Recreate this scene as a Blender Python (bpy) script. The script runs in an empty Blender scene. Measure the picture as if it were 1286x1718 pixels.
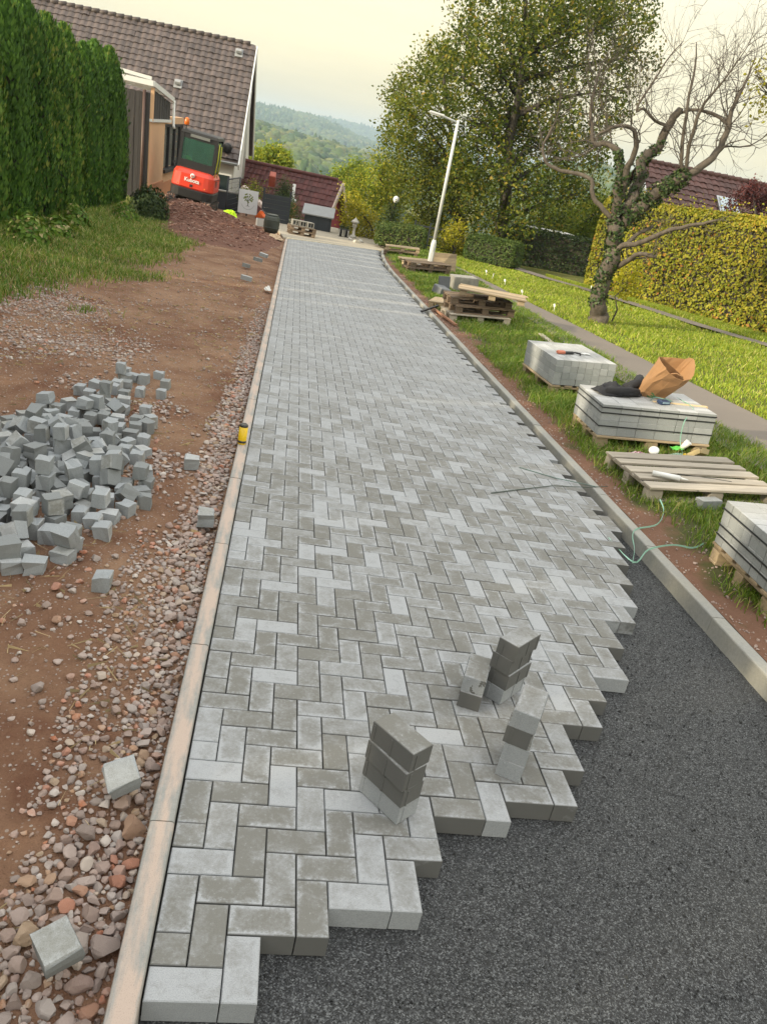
import bpy, math, random
import numpy as np
from mathutils import Vector, Matrix, Euler, noise as mnoise

sc = bpy.context.scene
COL = sc.collection
RAD = math.radians
PI = math.pi

# ------------------------------------------------------------------ camera, sky, sun, exposure
# The street slopes: "road frame" = x across the road, y along it, z its normal.  TILT turns it into the world.
TILT = Matrix(((0.9998480535, -0.0004556543, 0.0174259075, 0),
               (-0.0004556543, 0.9986335922, 0.0522564917, 0),
               (-0.0174259075, -0.0522564917, 0.9984816457, 0), (0, 0, 0, 1)))
cam_d = bpy.data.cameras.new("camera")
cam = bpy.data.objects.new("camera", cam_d); COL.objects.link(cam)
cam.matrix_world = Matrix(((0.97996280, -0.11871266, -0.15993813, 0.14941061),
                           (-0.08987342, 0.45305335, -0.88694162, -1.22140428),
                           (0.17775171, 0.88354398, 0.43330631, 2.08503538), (0, 0, 0, 1)))
cam_d.sensor_fit = 'VERTICAL'; cam_d.sensor_height = 36.0
cam_d.lens = 36.0 * 1268.1 / 1718.0
cam_d.clip_start = 0.05; cam_d.clip_end = 9000
sc.camera = cam

SUN_EL = RAD(19.5); SUN_AZ = RAD(22)          # light travels towards +x, turned SUN_AZ towards +y
world = bpy.data.worlds.new("World"); sc.world = world; world.use_nodes = True
wn = world.node_tree.nodes; wl = world.node_tree.links; wn.clear()
w_out = wn.new("ShaderNodeOutputWorld"); w_bg = wn.new("ShaderNodeBackground"); w_bg.inputs[1].default_value = 0.12
w_sky = wn.new("ShaderNodeTexSky"); w_sky.sky_type = 'NISHITA'; w_sky.sun_disc = False
w_sky.sun_elevation = SUN_EL; w_sky.sun_rotation = math.atan2(-math.cos(SUN_AZ), -math.sin(SUN_AZ))
w_sky.dust_density = 3.0; w_sky.air_density = 1.0
w_tc = wn.new("ShaderNodeTexCoord"); w_map = wn.new("ShaderNodeMapping")
w_map.inputs["Scale"].default_value = (1.0, 2.2, 9.0)
w_noi = wn.new("ShaderNodeTexNoise"); w_noi.inputs["Scale"].default_value = 1.6; w_noi.inputs["Detail"].default_value = 5
w_noi.inputs["Roughness"].default_value = 0.55
w_ramp = wn.new("ShaderNodeValToRGB")        # thin streaky high cloud, warm white to grey white
w_ramp.color_ramp.elements[0].position = 0.36; w_ramp.color_ramp.elements[0].color = (0.80, 0.725, 0.50, 1)
w_ramp.color_ramp.elements[1].position = 0.68; w_ramp.color_ramp.elements[1].color = (1.0, 0.885, 0.57, 1)
# thin overcast: luminance climbs smoothly from the horizon to the zenith (CIE overcast form), cream low down, neutral overhead
w_sep = wn.new("ShaderNodeSeparateXYZ"); w_el = wn.new("ShaderNodeMath"); w_el.operation = 'MAXIMUM'; w_el.inputs[1].default_value = 0.0
w_tint = wn.new("ShaderNodeValToRGB"); w_tint.color_ramp.elements[0].color = (1.0, 0.985, 0.93, 1); w_tint.color_ramp.elements[1].color = (0.82, 0.91, 1.33, 1); w_tint.color_ramp.elements[1].position = 0.8
w_gain = wn.new("ShaderNodeMath"); w_gain.operation = 'MULTIPLY_ADD'; w_gain.inputs[1].default_value = 1.8; w_gain.inputs[2].default_value = 1.0
w_mul = wn.new("ShaderNodeMix"); w_mul.data_type = 'RGBA'; w_mul.blend_type = 'MULTIPLY'; w_mul.inputs[0].default_value = 1.0
w_sc = wn.new("ShaderNodeVectorMath"); w_sc.operation = 'SCALE'
w_sc2 = wn.new("ShaderNodeVectorMath"); w_sc2.operation = 'SCALE'; w_sc2.inputs[3].default_value = 8.0
w_mix = wn.new("ShaderNodeMix"); w_mix.data_type = 'RGBA'; w_mix.inputs[0].default_value = 0.85
wl.new(w_tc.outputs["Generated"], w_map.inputs[0]); wl.new(w_map.outputs[0], w_noi.inputs["Vector"]); wl.new(w_tc.outputs["Generated"], w_sep.inputs[0])
wl.new(w_sep.outputs[2], w_el.inputs[0]); wl.new(w_el.outputs[0], w_gain.inputs[0]); wl.new(w_el.outputs[0], w_tint.inputs[0])
wl.new(w_noi.outputs[0], w_ramp.inputs[0]); wl.new(w_ramp.outputs[0], w_mul.inputs[6]); wl.new(w_tint.outputs[0], w_mul.inputs[7])
wl.new(w_mul.outputs[2], w_sc.inputs[0]); wl.new(w_gain.outputs[0], w_sc.inputs[3]); wl.new(w_sc.outputs[0], w_sc2.inputs[0])
wl.new(w_sky.outputs[0], w_mix.inputs[6]); wl.new(w_sc2.outputs[0], w_mix.inputs[7])
wl.new(w_mix.outputs[2], w_bg.inputs[0]); wl.new(w_bg.outputs[0], w_out.inputs[0])

sun_d = bpy.data.lights.new("sun", 'SUN'); sun_d.energy = 5.0; sun_d.angle = RAD(1.2); sun_d.color = (1.0, 0.86, 0.62)
sun = bpy.data.objects.new("sun", sun_d); COL.objects.link(sun)
_ld = Vector((math.cos(SUN_EL) * math.cos(SUN_AZ), math.cos(SUN_EL) * math.sin(SUN_AZ), -math.sin(SUN_EL)))
sun.rotation_euler = _ld.to_track_quat('-Z', 'Y').to_euler()
sun.location = (-30, -10, 20)

sc.view_settings.view_transform = 'Standard'; sc.view_settings.look = 'None'
sc.view_settings.exposure = 0.33; sc.view_settings.gamma = 1.0; sc.view_settings.use_curve_mapping = False
sc.cycles.max_bounces = 6; sc.cycles.diffuse_bounces = 2; sc.cycles.glossy_bounces = 2
sc.cycles.transmission_bounces = 4; sc.cycles.transparent_max_bounces = 6; sc.cycles.volume_bounces = 0
sc.cycles.use_denoising = True

# ------------------------------------------------------------------ helpers
rng = np.random.default_rng(11)
random.seed(7)

def tag(o, label=None, cat=None, group=None, kind=None):
    if label: o["label"] = label
    if cat: o["category"] = cat
    if group: o["group"] = group
    if kind: o["kind"] = kind
    return o

def link(o, parent=None):
    COL.objects.link(o)
    if parent is not None: o.parent = parent
    return o

def thing(name, label, cat, loc=(0, 0, 0), rz=0.0, group=None, road=False, mat=None):
    o = bpy.data.objects.new(name, None); o.empty_display_size = 0.2; COL.objects.link(o)
    m = Matrix.Translation(Vector(loc)) @ Matrix.Rotation(rz, 4, 'Z')
    if mat is not None: m = mat
    o.matrix_world = (TILT @ m) if road else m
    return tag(o, label, cat, group)

def copy_tree(o, parent=None):
    c = o.copy(); COL.objects.link(c); c.parent = parent
    for ch in o.children: copy_tree(ch, c)
    return c

def np_mesh(name, V, F, mat=None, smooth=False, attrs=None, fattrs=None):
    """V (n,3) array, F (m,k) int array with k constant, attrs: per-vertex floats / vectors"""
    V = np.asarray(V, np.float32); F = np.asarray(F, np.int32)
    me = bpy.data.meshes.new(name)
    n, m, k = len(V), len(F), F.shape[1]
    me.vertices.add(n); me.vertices.foreach_set("co", V.ravel())
    me.loops.add(m * k); me.loops.foreach_set("vertex_index", F.ravel())
    me.polygons.add(m); me.polygons.foreach_set("loop_start", np.arange(0, m * k, k, dtype=np.int32))
    me.polygons.foreach_set("use_smooth", np.full(m, bool(smooth)))
    me.update(calc_edges=True)
    for a, v in (attrs or {}).items():
        v = np.asarray(v, np.float32)
        if v.ndim == 1: me.attributes.new(a, 'FLOAT', 'POINT').data.foreach_set("value", v)
        else: me.attributes.new(a, 'FLOAT_VECTOR', 'POINT').data.foreach_set("vector", v.ravel())
    if mat: me.materials.append(mat)
    return me

def np_obj(name, V, F, mat=None, parent=None, **kw):
    return link(bpy.data.objects.new(name, np_mesh(name, V, F, mat, **kw)), parent)

class MB:
    """collects polygons, built as ONE mesh object"""
    def __init__(s): s.v = []; s.f = []; s.sm = []
    def add(s, vs, fs, smooth=False):
        b = len(s.v); s.v += [tuple(v) for v in vs]
        for f in fs: s.f.append([i + b for i in f]); s.sm.append(smooth)
        return s
    def box(s, c, d, rot=None, ch=0.0):
        hx, hy, hz = d[0] / 2, d[1] / 2, d[2] / 2
        if ch <= 0:
            vs = [(x, y, z) for z in (-hz, hz) for x, y in ((-hx, -hy), (hx, -hy), (hx, hy), (-hx, hy))]
            fs = [(3, 2, 1, 0), (4, 5, 6, 7)] + [(i, (i + 1) % 4, (i + 1) % 4 + 4, i + 4) for i in range(4)]
        else:
            vs = []
            for z, k in ((-hz, ch), (-hz + ch, 0), (hz - ch, 0), (hz, ch)):
                vs += [(-hx + k, -hy + k, z), (hx - k, -hy + k, z), (hx - k, hy - k, z), (-hx + k, hy - k, z)]
            fs = [(3, 2, 1, 0), (12, 13, 14, 15)]
            for r in range(3): fs += [(r*4 + i, r*4 + (i+1) % 4, r*4 + 4 + (i+1) % 4, r*4 + 4 + i) for i in range(4)]
        c = Vector(c)
        if rot is None: vs = [Vector(v) + c for v in vs]
        else:
            R = rot if isinstance(rot, Matrix) else Euler(rot).to_matrix()
            R = R.to_3x3(); vs = [R @ Vector(v) + c for v in vs]
        return s.add(vs, fs)
    def tube(s, pts, rad, n=8, caps=True, smooth=True, jit=0.0):
        pts = [Vector(p) for p in pts]; L = len(pts)
        if not hasattr(rad, '__len__'): rad = [rad] * L
        ref = Vector((0.13, 0.21, 1)).normalized(); vs = []
        prev = None
        for i, p in enumerate(pts):
            t = (pts[min(i + 1, L - 1)] - pts[max(i - 1, 0)])
            t = t.normalized() if t.length > 1e-9 else Vector((0, 0, 1))
            if prev is None:
                a = t.cross(ref)
                if a.length < 0.1: a = t.cross(Vector((1, 0, 0)))
            else: a = prev - t * prev.dot(t)
            a.normalize(); prev = a; b = t.cross(a)
            for k in range(n):
                an = 2 * PI * k / n; r = rad[i] * (1 + (random.uniform(-jit, jit) if jit else 0))
                vs.append(p + (a * math.cos(an) + b * math.sin(an)) * r)
        fs = [(i*n + k, i*n + (k+1) % n, (i+1)*n + (k+1) % n, (i+1)*n + k) for i in range(L - 1) for k in range(n)]
        if caps: fs += [tuple(range(n))[::-1], tuple((L - 1)*n + k for k in range(n))]
        return s.add(vs, fs, smooth)
    def cyl(s, a, b, r0, r1=None, n=12, smooth=True): return s.tube([a, b], [r0, r0 if r1 is None else r1], n, True, smooth)
    def prism(s, poly, axis, a, b):
        """poly 2D points, extruded along axis ('x','y','z') from a to b"""
        def P(p, h):
            return {'x': (h, p[0], p[1]), 'y': (p[0], h, p[1]), 'z': (p[0], p[1], h)}[axis]
        n = len(poly); vs = [P(p, a) for p in poly] + [P(p, b) for p in poly]
        fs = [tuple(range(n))[::-1], tuple(range(n, 2*n))] + [(i, (i+1) % n, n + (i+1) % n, n + i) for i in range(n)]
        return s.add(vs, fs)
    def lathe(s, prof, c=(0, 0, 0), n=16, smooth=True):
        c = Vector(c); L = len(prof)
        vs = [c + Vector((r*math.cos(2*PI*k/n), r*math.sin(2*PI*k/n), z)) for r, z in prof for k in range(n)]
        fs = [(i*n + k, i*n + (k+1) % n, (i+1)*n + (k+1) % n, (i+1)*n + k) for i in range(L-1) for k in range(n)]
        fs += [tuple(range(n))[::-1], tuple((L-1)*n + k for k in range(n))]
        return s.add(vs, fs, smooth)
    def mesh(s, name, mat=None):
        me = bpy.data.meshes.new(name); me.from_pydata([tuple(v) for v in s.v], [], s.f)
        me.polygons.foreach_set("use_smooth", s.sm); me.update()
        if mat: me.materials.append(mat)
        return me
    def build(s, name, mat, parent=None): return link(bpy.data.objects.new(name, s.mesh(name, mat)), parent)

def fix_normals(o):
    import bmesh
    bm = bmesh.new(); bm.from_mesh(o.data); bmesh.ops.recalc_face_normals(bm, faces=bm.faces); bm.to_mesh(o.data); bm.free(); return o

def vnoise(x, y, seed=0, octaves=3):
    """cheap vectorised value noise, about -1..1"""
    x = np.asarray(x, float); y = np.asarray(y, float); out = np.zeros(np.broadcast(x, y).shape); amp = 1.0; tot = 0
    def h(i, j): 
        v = np.sin(i * 127.1 + j * 311.7 + seed * 74.7) * 43758.5453
        return v - np.floor(v)
    for o in range(octaves):
        xi = np.floor(x); yi = np.floor(y); fx = x - xi; fy = y - yi
        fx = fx*fx*(3 - 2*fx); fy = fy*fy*(3 - 2*fy)
        a = h(xi, yi)*(1-fx) + h(xi+1, yi)*fx; b = h(xi, yi+1)*(1-fx) + h(xi+1, yi+1)*fx
        out = out + amp * ((a*(1-fy) + b*fy) * 2 - 1); tot += amp; amp *= 0.5; x = x*2.03 + 17; y = y*2.03 + 9
    return out / tot

def sstep(a, b, x):
    t = np.clip((np.asarray(x, float) - a) / (b - a), 0, 1); return t*t*(3 - 2*t)

# ground height in the road frame (metres above the paving plane)
def zr(x, y):
    x = np.asarray(x, float); y = np.asarray(y, float)
    right = 0.03 + 0.082*np.clip(x - 3.15, 0, 2.0) + 0.02*np.clip(x - 6.5, 0, 12)
    left = -0.05 + 0.03*np.clip(-x - 2.5, 0, 3)
    z = np.where(x > 1.4, right, left)
    # the ground falls away behind the end of the street, later on the right-hand side
    y0 = np.where(x < 4.5, 36.5, 36.5 + 3.2*np.clip(x - 4.5, 0, 5))
    z = z - 4.2*sstep(0, 7, y - y0) - 26*sstep(5, 190, y - y0)
    return z

TM = np.array([r[:3] for r in TILT][:3])
def to_world(P): return np.asarray(P, float) @ TM.T
def G(x, y, h=0.0):
    """world point on the ground at road-frame x,y"""
    return Vector(to_world([[x, y, float(zr(x, y)) + h]])[0])
def RP(x, y, z): return TILT @ Vector((x, y, z))

# ------------------------------------------------------------------ materials
def new_mat(name):
    m = bpy.data.materials.new(name); m.use_nodes = True
    nt = m.node_tree; return m, nt, nt.nodes, nt.links, nt.nodes["Principled BSDF"]

def nd(nt, t, **kw):
    n = nt.nodes.new(t)
    for k, v in kw.items():
        if hasattr(n, k): setattr(n, k, v)
        else: n.inputs[k].default_value = v
    return n
def math_n(nt, op, a, b=None, c=None):
    n = nt.nodes.new("ShaderNodeMath"); n.operation = op
    for i, v in enumerate((a, b, c)):
        if v is None: continue
        if isinstance(v, (int, float)): n.inputs[i].default_value = v
        else: nt.links.new(v, n.inputs[i])
    return n.outputs[0]
def mixc(nt, f, a, b, blend='MIX'):
    n = nt.nodes.new("ShaderNodeMix"); n.data_type = 'RGBA'; n.blend_type = blend
    for i, v in ((0, f), (6, a), (7, b)):
        if isinstance(v, (int, float)): n.inputs[i].default_value = v
        elif isinstance(v, tuple): n.inputs[i].default_value = (*v, 1) if len(v) == 3 else v
        else: nt.links.new(v, n.inputs[i])
    return n.outputs[2]
def ramp(nt, fac, stops, interp='LINEAR'):
    n = nt.nodes.new("ShaderNodeValToRGB"); cr = n.color_ramp; cr.interpolation = interp
    while len(cr.elements) < len(stops): cr.elements.new(0.5)
    for e, (p, c) in zip(cr.elements, stops):
        e.position = p; e.color = (*c, 1) if len(c) == 3 else c
    nt.links.new(fac, n.inputs[0]); return n.outputs[0]
def noise_n(nt, vec, scale, detail=4, rough=0.55, dist=0.0):
    n = nd(nt, "ShaderNodeTexNoise"); n.inputs["Scale"].default_value = scale; n.inputs["Detail"].default_value = detail
    n.inputs["Roughness"].default_value = rough; n.inputs["Distortion"].default_value = dist
    if vec is not None: nt.links.new(vec, n.inputs["Vector"])
    return n.outputs[0]
def bump_n(nt, h, strength, dist, bsdf, prev=None):
    b = nd(nt, "ShaderNodeBump"); b.inputs["Strength"].default_value = strength; b.inputs["Distance"].default_value = dist
    nt.links.new(h, b.inputs["Height"])
    if prev is not None: nt.links.new(prev, b.inputs["Normal"])
    nt.links.new(b.outputs[0], bsdf.inputs["Normal"]); return b.outputs[0]
def objco(nt): return nd(nt, "ShaderNodeTexCoord").outputs["Object"]
def attr(nt, name, out="Fac"): 
    a = nd(nt, "ShaderNodeAttribute"); a.attribute_name = name; return a.outputs[out]
def rnd_n(nt):
    return math_n(nt, 'FRACT', math_n(nt, 'ADD', attr(nt, "rnd"), nd(nt, "ShaderNodeObjectInfo").outputs["Random"]))

def simple(name, col, rough=0.7, var=0.25, scale=6.0, bump=0.0, bdist=0.01, metal=0.0, col2=None, spec=0.5, stretch=None, rv=0.0):
    """one plain surface: colour drifting towards col2 with noise, fine relief"""
    m, nt, N, L, b = new_mat(name)
    co = objco(nt)
    if stretch:
        mp = nd(nt, "ShaderNodeMapping"); mp.inputs["Scale"].default_value = stretch; L.new(co, mp.inputs[0]); co = mp.outputs[0]
    c2 = col2 or tuple(min(1, c * (1 - var)) for c in col)
    f = noise_n(nt, co, scale, 6, 0.6)
    f = ramp(nt, f, [(0.3, (0, 0, 0)), (0.72, (1, 1, 1))])
    c = mixc(nt, f, col, c2)
    f2 = noise_n(nt, co, scale * 9, 3, 0.6)
    c = mixc(nt, math_n(nt, 'MULTIPLY', f2, 0.35 * var * 2), c, tuple(x * 0.55 for x in col))
    if rv:
        r = rnd_n(nt)
        hs = nd(nt, "ShaderNodeHueSaturation"); L.new(c, hs.inputs["Color"])
        L.new(math_n(nt, 'ADD', math_n(nt, 'MULTIPLY', r, 2 * rv), 1 - rv), hs.inputs["Value"]); c = hs.outputs[0]
    L.new(c, b.inputs["Base Color"]); b.inputs["Roughness"].default_value = rough; b.inputs["Metallic"].default_value = metal
    b.inputs["Specular IOR Level"].default_value = spec
    if bump: bump_n(nt, math_n(nt, 'ADD', f2, math_n(nt, 'MULTIPLY', f, 0.5)), bump, bdist, b)
    return m

def leafmat(name, stops, trans=0.35, rough=0.55, sheen=0.0):
    """foliage: colour picked per leaf from a ramp, some light passing through"""
    m, nt, N, L, b = new_mat(name)
    c = ramp(nt, rnd_n(nt), stops)
    co = objco(nt)
    big = noise_n(nt, co, 0.55, 2, 0.5)
    hs = nd(nt, "ShaderNodeHueSaturation"); L.new(c, hs.inputs["Color"])
    L.new(math_n(nt, 'ADD', math_n(nt, 'MULTIPLY', big, 0.9), 0.55), hs.inputs["Value"]); c = hs.outputs[0]
    L.new(c, b.inputs["Base Color"]); b.inputs["Roughness"].default_value = rough; b.inputs["Specular IOR Level"].default_value = 0.25
    t = nd(nt, "ShaderNodeBsdfTranslucent"); tc = mixc(nt, 1.0, c, (1.25, 1.15, 0.55), 'MULTIPLY'); L.new(tc, t.inputs[0])
    mx = nd(nt, "ShaderNodeMixShader"); mx.inputs[0].default_value = trans
    L.new(b.outputs[0], mx.inputs[1]); L.new(t.outputs[0], mx.inputs[2])
    L.new(mx.outputs[0], N["Material Output"].inputs[0])
    return m
# ---- paving concrete: every stone has its own tone, pale lime bloom at the edges and in blotches
def brick_mat(name, olive=(0.172, 0.171, 0.158), pale=(0.35, 0.367, 0.388), side=(0.37, 0.395, 0.42), bloom=1.0, shift=0.0, side_dark=(0.122, 0.124, 0.122), cut=0.62):
    m, nt, N, L, b = new_mat(name)
    bl = attr(nt, "bl", "Vector"); r = rnd_n(nt)
    cmb = nd(nt, "ShaderNodeCombineXYZ"); 
    L.new(math_n(nt, 'MULTIPLY', r, 91.0), cmb.inputs[0]); L.new(math_n(nt, 'MULTIPLY', r, 37.0), cmb.inputs[1])
    va = nd(nt, "ShaderNodeVectorMath"); va.operation = 'ADD'; L.new(bl, va.inputs[0]); L.new(cmb.outputs[0], va.inputs[1]); co = va.outputs[0]
    n1 = noise_n(nt, co, 13.0, 5, 0.66, 0.5); n2 = noise_n(nt, co, 75.0, 5, 0.72); n3 = noise_n(nt, co, 330.0, 3, 0.7)
    ed = attr(nt, "edge")                                    # 1 in the middle of a face, 0 on the arris
    e = math_n(nt, 'SUBTRACT', 1.0, ed)
    e = math_n(nt, 'POWER', math_n(nt, 'MAXIMUM', e, 0.0), 1.7)
    r2 = math_n(nt, 'FRACT', math_n(nt, 'MULTIPLY', r, 17.31))             # how much lime each stone shows
    e = math_n(nt, 'MULTIPLY', e, math_n(nt, 'ADD', math_n(nt, 'MULTIPLY', r2, 1.3), 0.1))
    e = math_n(nt, 'MULTIPLY', e, ramp(nt, math_n(nt, 'ADD', math_n(nt, 'MULTIPLY', n2, 0.5), math_n(nt, 'MULTIPLY', n1, 0.6)), [(0.42, (0.12,)*3), (0.66, (1.25,)*3)]))
    # tone of the whole stone: r picks it, many damp olive, some pale
    tone = ramp(nt, r, [(0.0, (0.0,)*3), (0.34 - shift, (0.10,)*3), (0.52 - shift, (0.34,)*3), (0.74 - shift, (0.52,)*3), (0.88, (0.86,)*3), (1.0, (1,)*3)])
    far_sheen = attr(nt, "far_sheen")                                    # grazing-view sheen of the far stones, painted into their tone
    tone = math_n(nt, 'ADD', math_n(nt, 'MULTIPLY', tone, math_n(nt, 'SUBTRACT', 1.0, math_n(nt, 'MULTIPLY', far_sheen, 0.5))), math_n(nt, 'MULTIPLY', far_sheen, 0.42))
    f = math_n(nt, 'ADD', tone, math_n(nt, 'MULTIPLY', math_n(nt, 'SUBTRACT', n1, 0.5), 1.6))
    f = math_n(nt, 'ADD', f, math_n(nt, 'MULTIPLY', math_n(nt, 'MULTIPLY', e, 1.05 * bloom), math_n(nt, 'ADD', n1, 0.1)))
    f = math_n(nt, 'ADD', f, math_n(nt, 'MULTIPLY', math_n(nt, 'SUBTRACT', n2, 0.5), 1.1))
    f = math_n(nt, 'ADD', math_n(nt, 'MULTIPLY', math_n(nt, 'SUBTRACT', f, 0.6), math_n(nt, 'SUBTRACT', 1.0, math_n(nt, 'MULTIPLY', far_sheen, 0.45))), 0.6)
    f = ramp(nt, f, [(0.0, (0,)*3), (1.0, (1,)*3)])
    c = mixc(nt, f, olive, pale)
    sp = ramp(nt, n2, [(0.61, (0,)*3), (0.72, (1,)*3)])       # lime spots
    c = mixc(nt, math_n(nt, 'MULTIPLY', sp, 0.55), c, (0.50, 0.51, 0.515))
    sd = attr(nt, "side"); 
    sf = math_n(nt, 'ADD', r, math_n(nt, 'MULTIPLY', math_n(nt, 'SUBTRACT', n1, 0.5), 0.30))
    sc_ = mixc(nt, ramp(nt, sf, [(cut - 0.05, (0,)*3), (cut + 0.05, (1,)*3)]), side_dark, side)
    sc_ = mixc(nt, math_n(nt, 'MULTIPLY', n2, 0.35), sc_, (0.10, 0.10, 0.095))
    c = mixc(nt, sd, c, sc_)
    c = mixc(nt, math_n(nt, 'MULTIPLY', ramp(nt, n3, [(0.46, (0,)*3), (0.72, (1,)*3)]), 0.55), c, (0.11, 0.11, 0.10))
    L.new(c, b.inputs["Base Color"]); b.inputs["Roughness"].default_value = 0.82; b.inputs["Specular IOR Level"].default_value = 0.35
    bump_n(nt, math_n(nt, 'ADD', n3, math_n(nt, 'MULTIPLY', n2, 1.2)), 0.35, 0.0016, b)
    return m
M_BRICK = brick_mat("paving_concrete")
M_BRICK_NEW = brick_mat("pack_concrete", olive=(0.34, 0.345, 0.34), pale=(0.47, 0.48, 0.485), side=(0.40, 0.425, 0.44), bloom=0.5, side_dark=(0.33, 0.355, 0.365))
M_BRICK_DK = brick_mat("stack_concrete_damp", cut=2.0)
M_BRICK_LT = brick_mat("stack_concrete_dry", cut=-1.0, shift=0.15)
M_HALF = brick_mat("cut_concrete", olive=(0.255, 0.26, 0.245), pale=(0.40, 0.42, 0.435), side=(0.34, 0.37, 0.395), bloom=0.6, side_dark=(0.23, 0.25, 0.26), cut=0.45)

def brick_arrays(lx, ly, h, ch=0.003, ox=0.0, oy=0.0, seg=True):
    """chamfered stone, top face at z=0; inner ring on the top face lets the bloom follow the arris"""
    hx, hy = lx / 2, ly / 2; k = min(hx, hy) * 0.55
    rings = [(-h, 0, 0.0, 1), (-h*0.45, 0, 0.7, 1), (-ch, 0, 0.0, 1), (0, ch, 0.0, 0), (0, k, 1.0, 0)]
    V = []; E = []; S = []
    for z, i, e, s in rings:
        V += [(-hx+i, -hy+i, z), (hx-i, -hy+i, z), (hx-i, hy-i, z), (-hx+i, hy-i, z)]; E += [e]*4; S += [s]*4
    F = []
    for r in range(4): F += [(r*4+i, r*4+(i+1) % 4, r*4+4+(i+1) % 4, r*4+4+i) for i in range(4)]
    F += [(16, 17, 18, 19), (3, 2, 1, 0)]
    return np.array(V, float), np.array(F, int), np.array(E, float), np.array(S, float)

def brick_mesh(name, lx, ly, h, mat, ribs=False, ch=0.003, rough_cut=0.0, seed=0):
    V, F, E, S = brick_arrays(lx, ly, h, ch)
    if ribs:      # spacer ribs cast onto the flanks
        vv, ff, ee, ss = [V], [F], [E], [S]; b = len(V)
        spots = [(sx*lx*0.25*1.0 + ox, sy*(ly/2 + 0.0008), 0.009, 0.0032) for sy in (-1, 1) for sx, ox in ((0, 0), (1.75, 0))]
        spots += [(sx*(lx/2 + 0.0008), 0.25*ly, 0.0032, 0.009) for sx in (-1, 1)]
        for x, y, dx, dy in spots:
            q = np.array([(sx*dx/2 + x, sy*dy/2 + y, z) for z in (-h, -0.012) for sx, sy in ((-1,-1),(1,-1),(1,1),(-1,1))])
            vv.append(q); ff.append(np.array([(4,5,6,7),(0,1,5,4),(1,2,6,5),(2,3,7,6),(3,0,4,7)]) + b); ee.append(np.full(8, 0.15)); ss.append(np.ones(8)); b += 8
        V = np.concatenate(vv); F = np.concatenate(ff); E = np.concatenate(ee); S = np.concatenate(ss)
    if rough_cut:
        r = np.random.default_rng(seed); V[:20] += r.normal(0, rough_cut, (20, 3)) * (np.abs(V[:20, 0:1]) > lx*0.4)
    return np_mesh(name, V, F, mat, attrs={"bl": V, "edge": E, "side": S, "rnd": np.zeros(len(V))})

# ---- other materials
def kerb_mat(name, dust):
    m, nt, N, L, b = new_mat(name); co = objco(nt)
    n1 = noise_n(nt, co, 3.0, 5, 0.6); n2 = noise_n(nt, co, 40, 5, 0.7); n3 = noise_n(nt, co, 260, 3, 0.6)
    c = mixc(nt, n2, (0.17, 0.175, 0.168), (0.35, 0.35, 0.335))
    mp = nd(nt, "ShaderNodeMapping"); mp.inputs["Scale"].default_value = (1.0, 0.16, 1.0); L.new(co, mp.inputs[0])
    n4 = noise_n(nt, mp.outputs[0], 24, 6, 0.7)
    if dust:      # red clay dust lying along the crown of the stones
        sx = nd(nt, "ShaderNodeSeparateXYZ"); L.new(co, sx.inputs[0])
        cen = math_n(nt, 'SUBTRACT', 1.0, math_n(nt, 'MULTIPLY', math_n(nt, 'ABSOLUTE', sx.outputs[0]), 26.0))
        f = math_n(nt, 'ADD', math_n(nt, 'MULTIPLY', cen, 0.45), math_n(nt, 'MULTIPLY', math_n(nt, 'SUBTRACT', n4, 0.42), 2.2))
        f = math_n(nt, 'ADD', f, math_n(nt, 'MULTIPLY', math_n(nt, 'SUBTRACT', n1, 0.5), 1.1))
        f = ramp(nt, f, [(0.1, (0,)*3), (0.6, (1,)*3)])
        c = mixc(nt, math_n(nt, 'MULTIPLY', f, 0.85), c, (0.46, 0.36, 0.30))
    else:
        f = ramp(nt, n1, [(0.35, (0,)*3), (0.7, (1,)*3)])
        c = mixc(nt, math_n(nt, 'MULTIPLY', f, 0.5), c, (0.36, 0.34, 0.27))
    c = mixc(nt, math_n(nt, 'MULTIPLY', ramp(nt, n3, [(0.55, (0,)*3), (0.75, (1,)*3)]), 0.5), c, (0.1, 0.1, 0.095))
    L.new(c, b.inputs["Base Color"]); b.inputs["Roughness"].default_value = 0.85
    bump_n(nt, math_n(nt, 'ADD', n3, n2), 0.4, 0.002, b)
    return m
M_KERB_L = kerb_mat("kerb_concrete_dusty", True); M_KERB_R = kerb_mat("kerb_concrete", False)

def grit_mat():
    m, nt, N, L, b = new_mat("basalt_grit"); co = objco(nt)
    v = nd(nt, "ShaderNodeTexVoronoi"); v.inputs["Scale"].default_value = 230; L.new(co, v.inputs["Vector"])
    sp = nd(nt, "ShaderNodeSeparateColor"); L.new(v.outputs["Color"], sp.inputs[0])
    c = ramp(nt, sp.outputs[0], [(0.0, (0.008, 0.009, 0.010)), (0.5, (0.034, 0.037, 0.041)), (0.8, (0.092, 0.098, 0.104)), (1.0, (0.21, 0.222, 0.23))])
    big = noise_n(nt, co, 2.5, 3, 0.5)
    c = mixc(nt, math_n(nt, 'MULTIPLY', big, 0.35), c, (0.045, 0.046, 0.048))
    L.new(c, b.inputs["Base Color"]); b.inputs["Roughness"].default_value = 0.7
    bump_n(nt, math_n(nt, 'SUBTRACT', 1.0, v.outputs["Distance"]), 0.9, 0.006, b)
    return m
M_GRIT = grit_mat()
M_CHIP = simple("basalt_chip", (0.07, 0.074, 0.077), 0.6, 0.5, 30, rv=0.75, spec=0.5)

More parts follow.
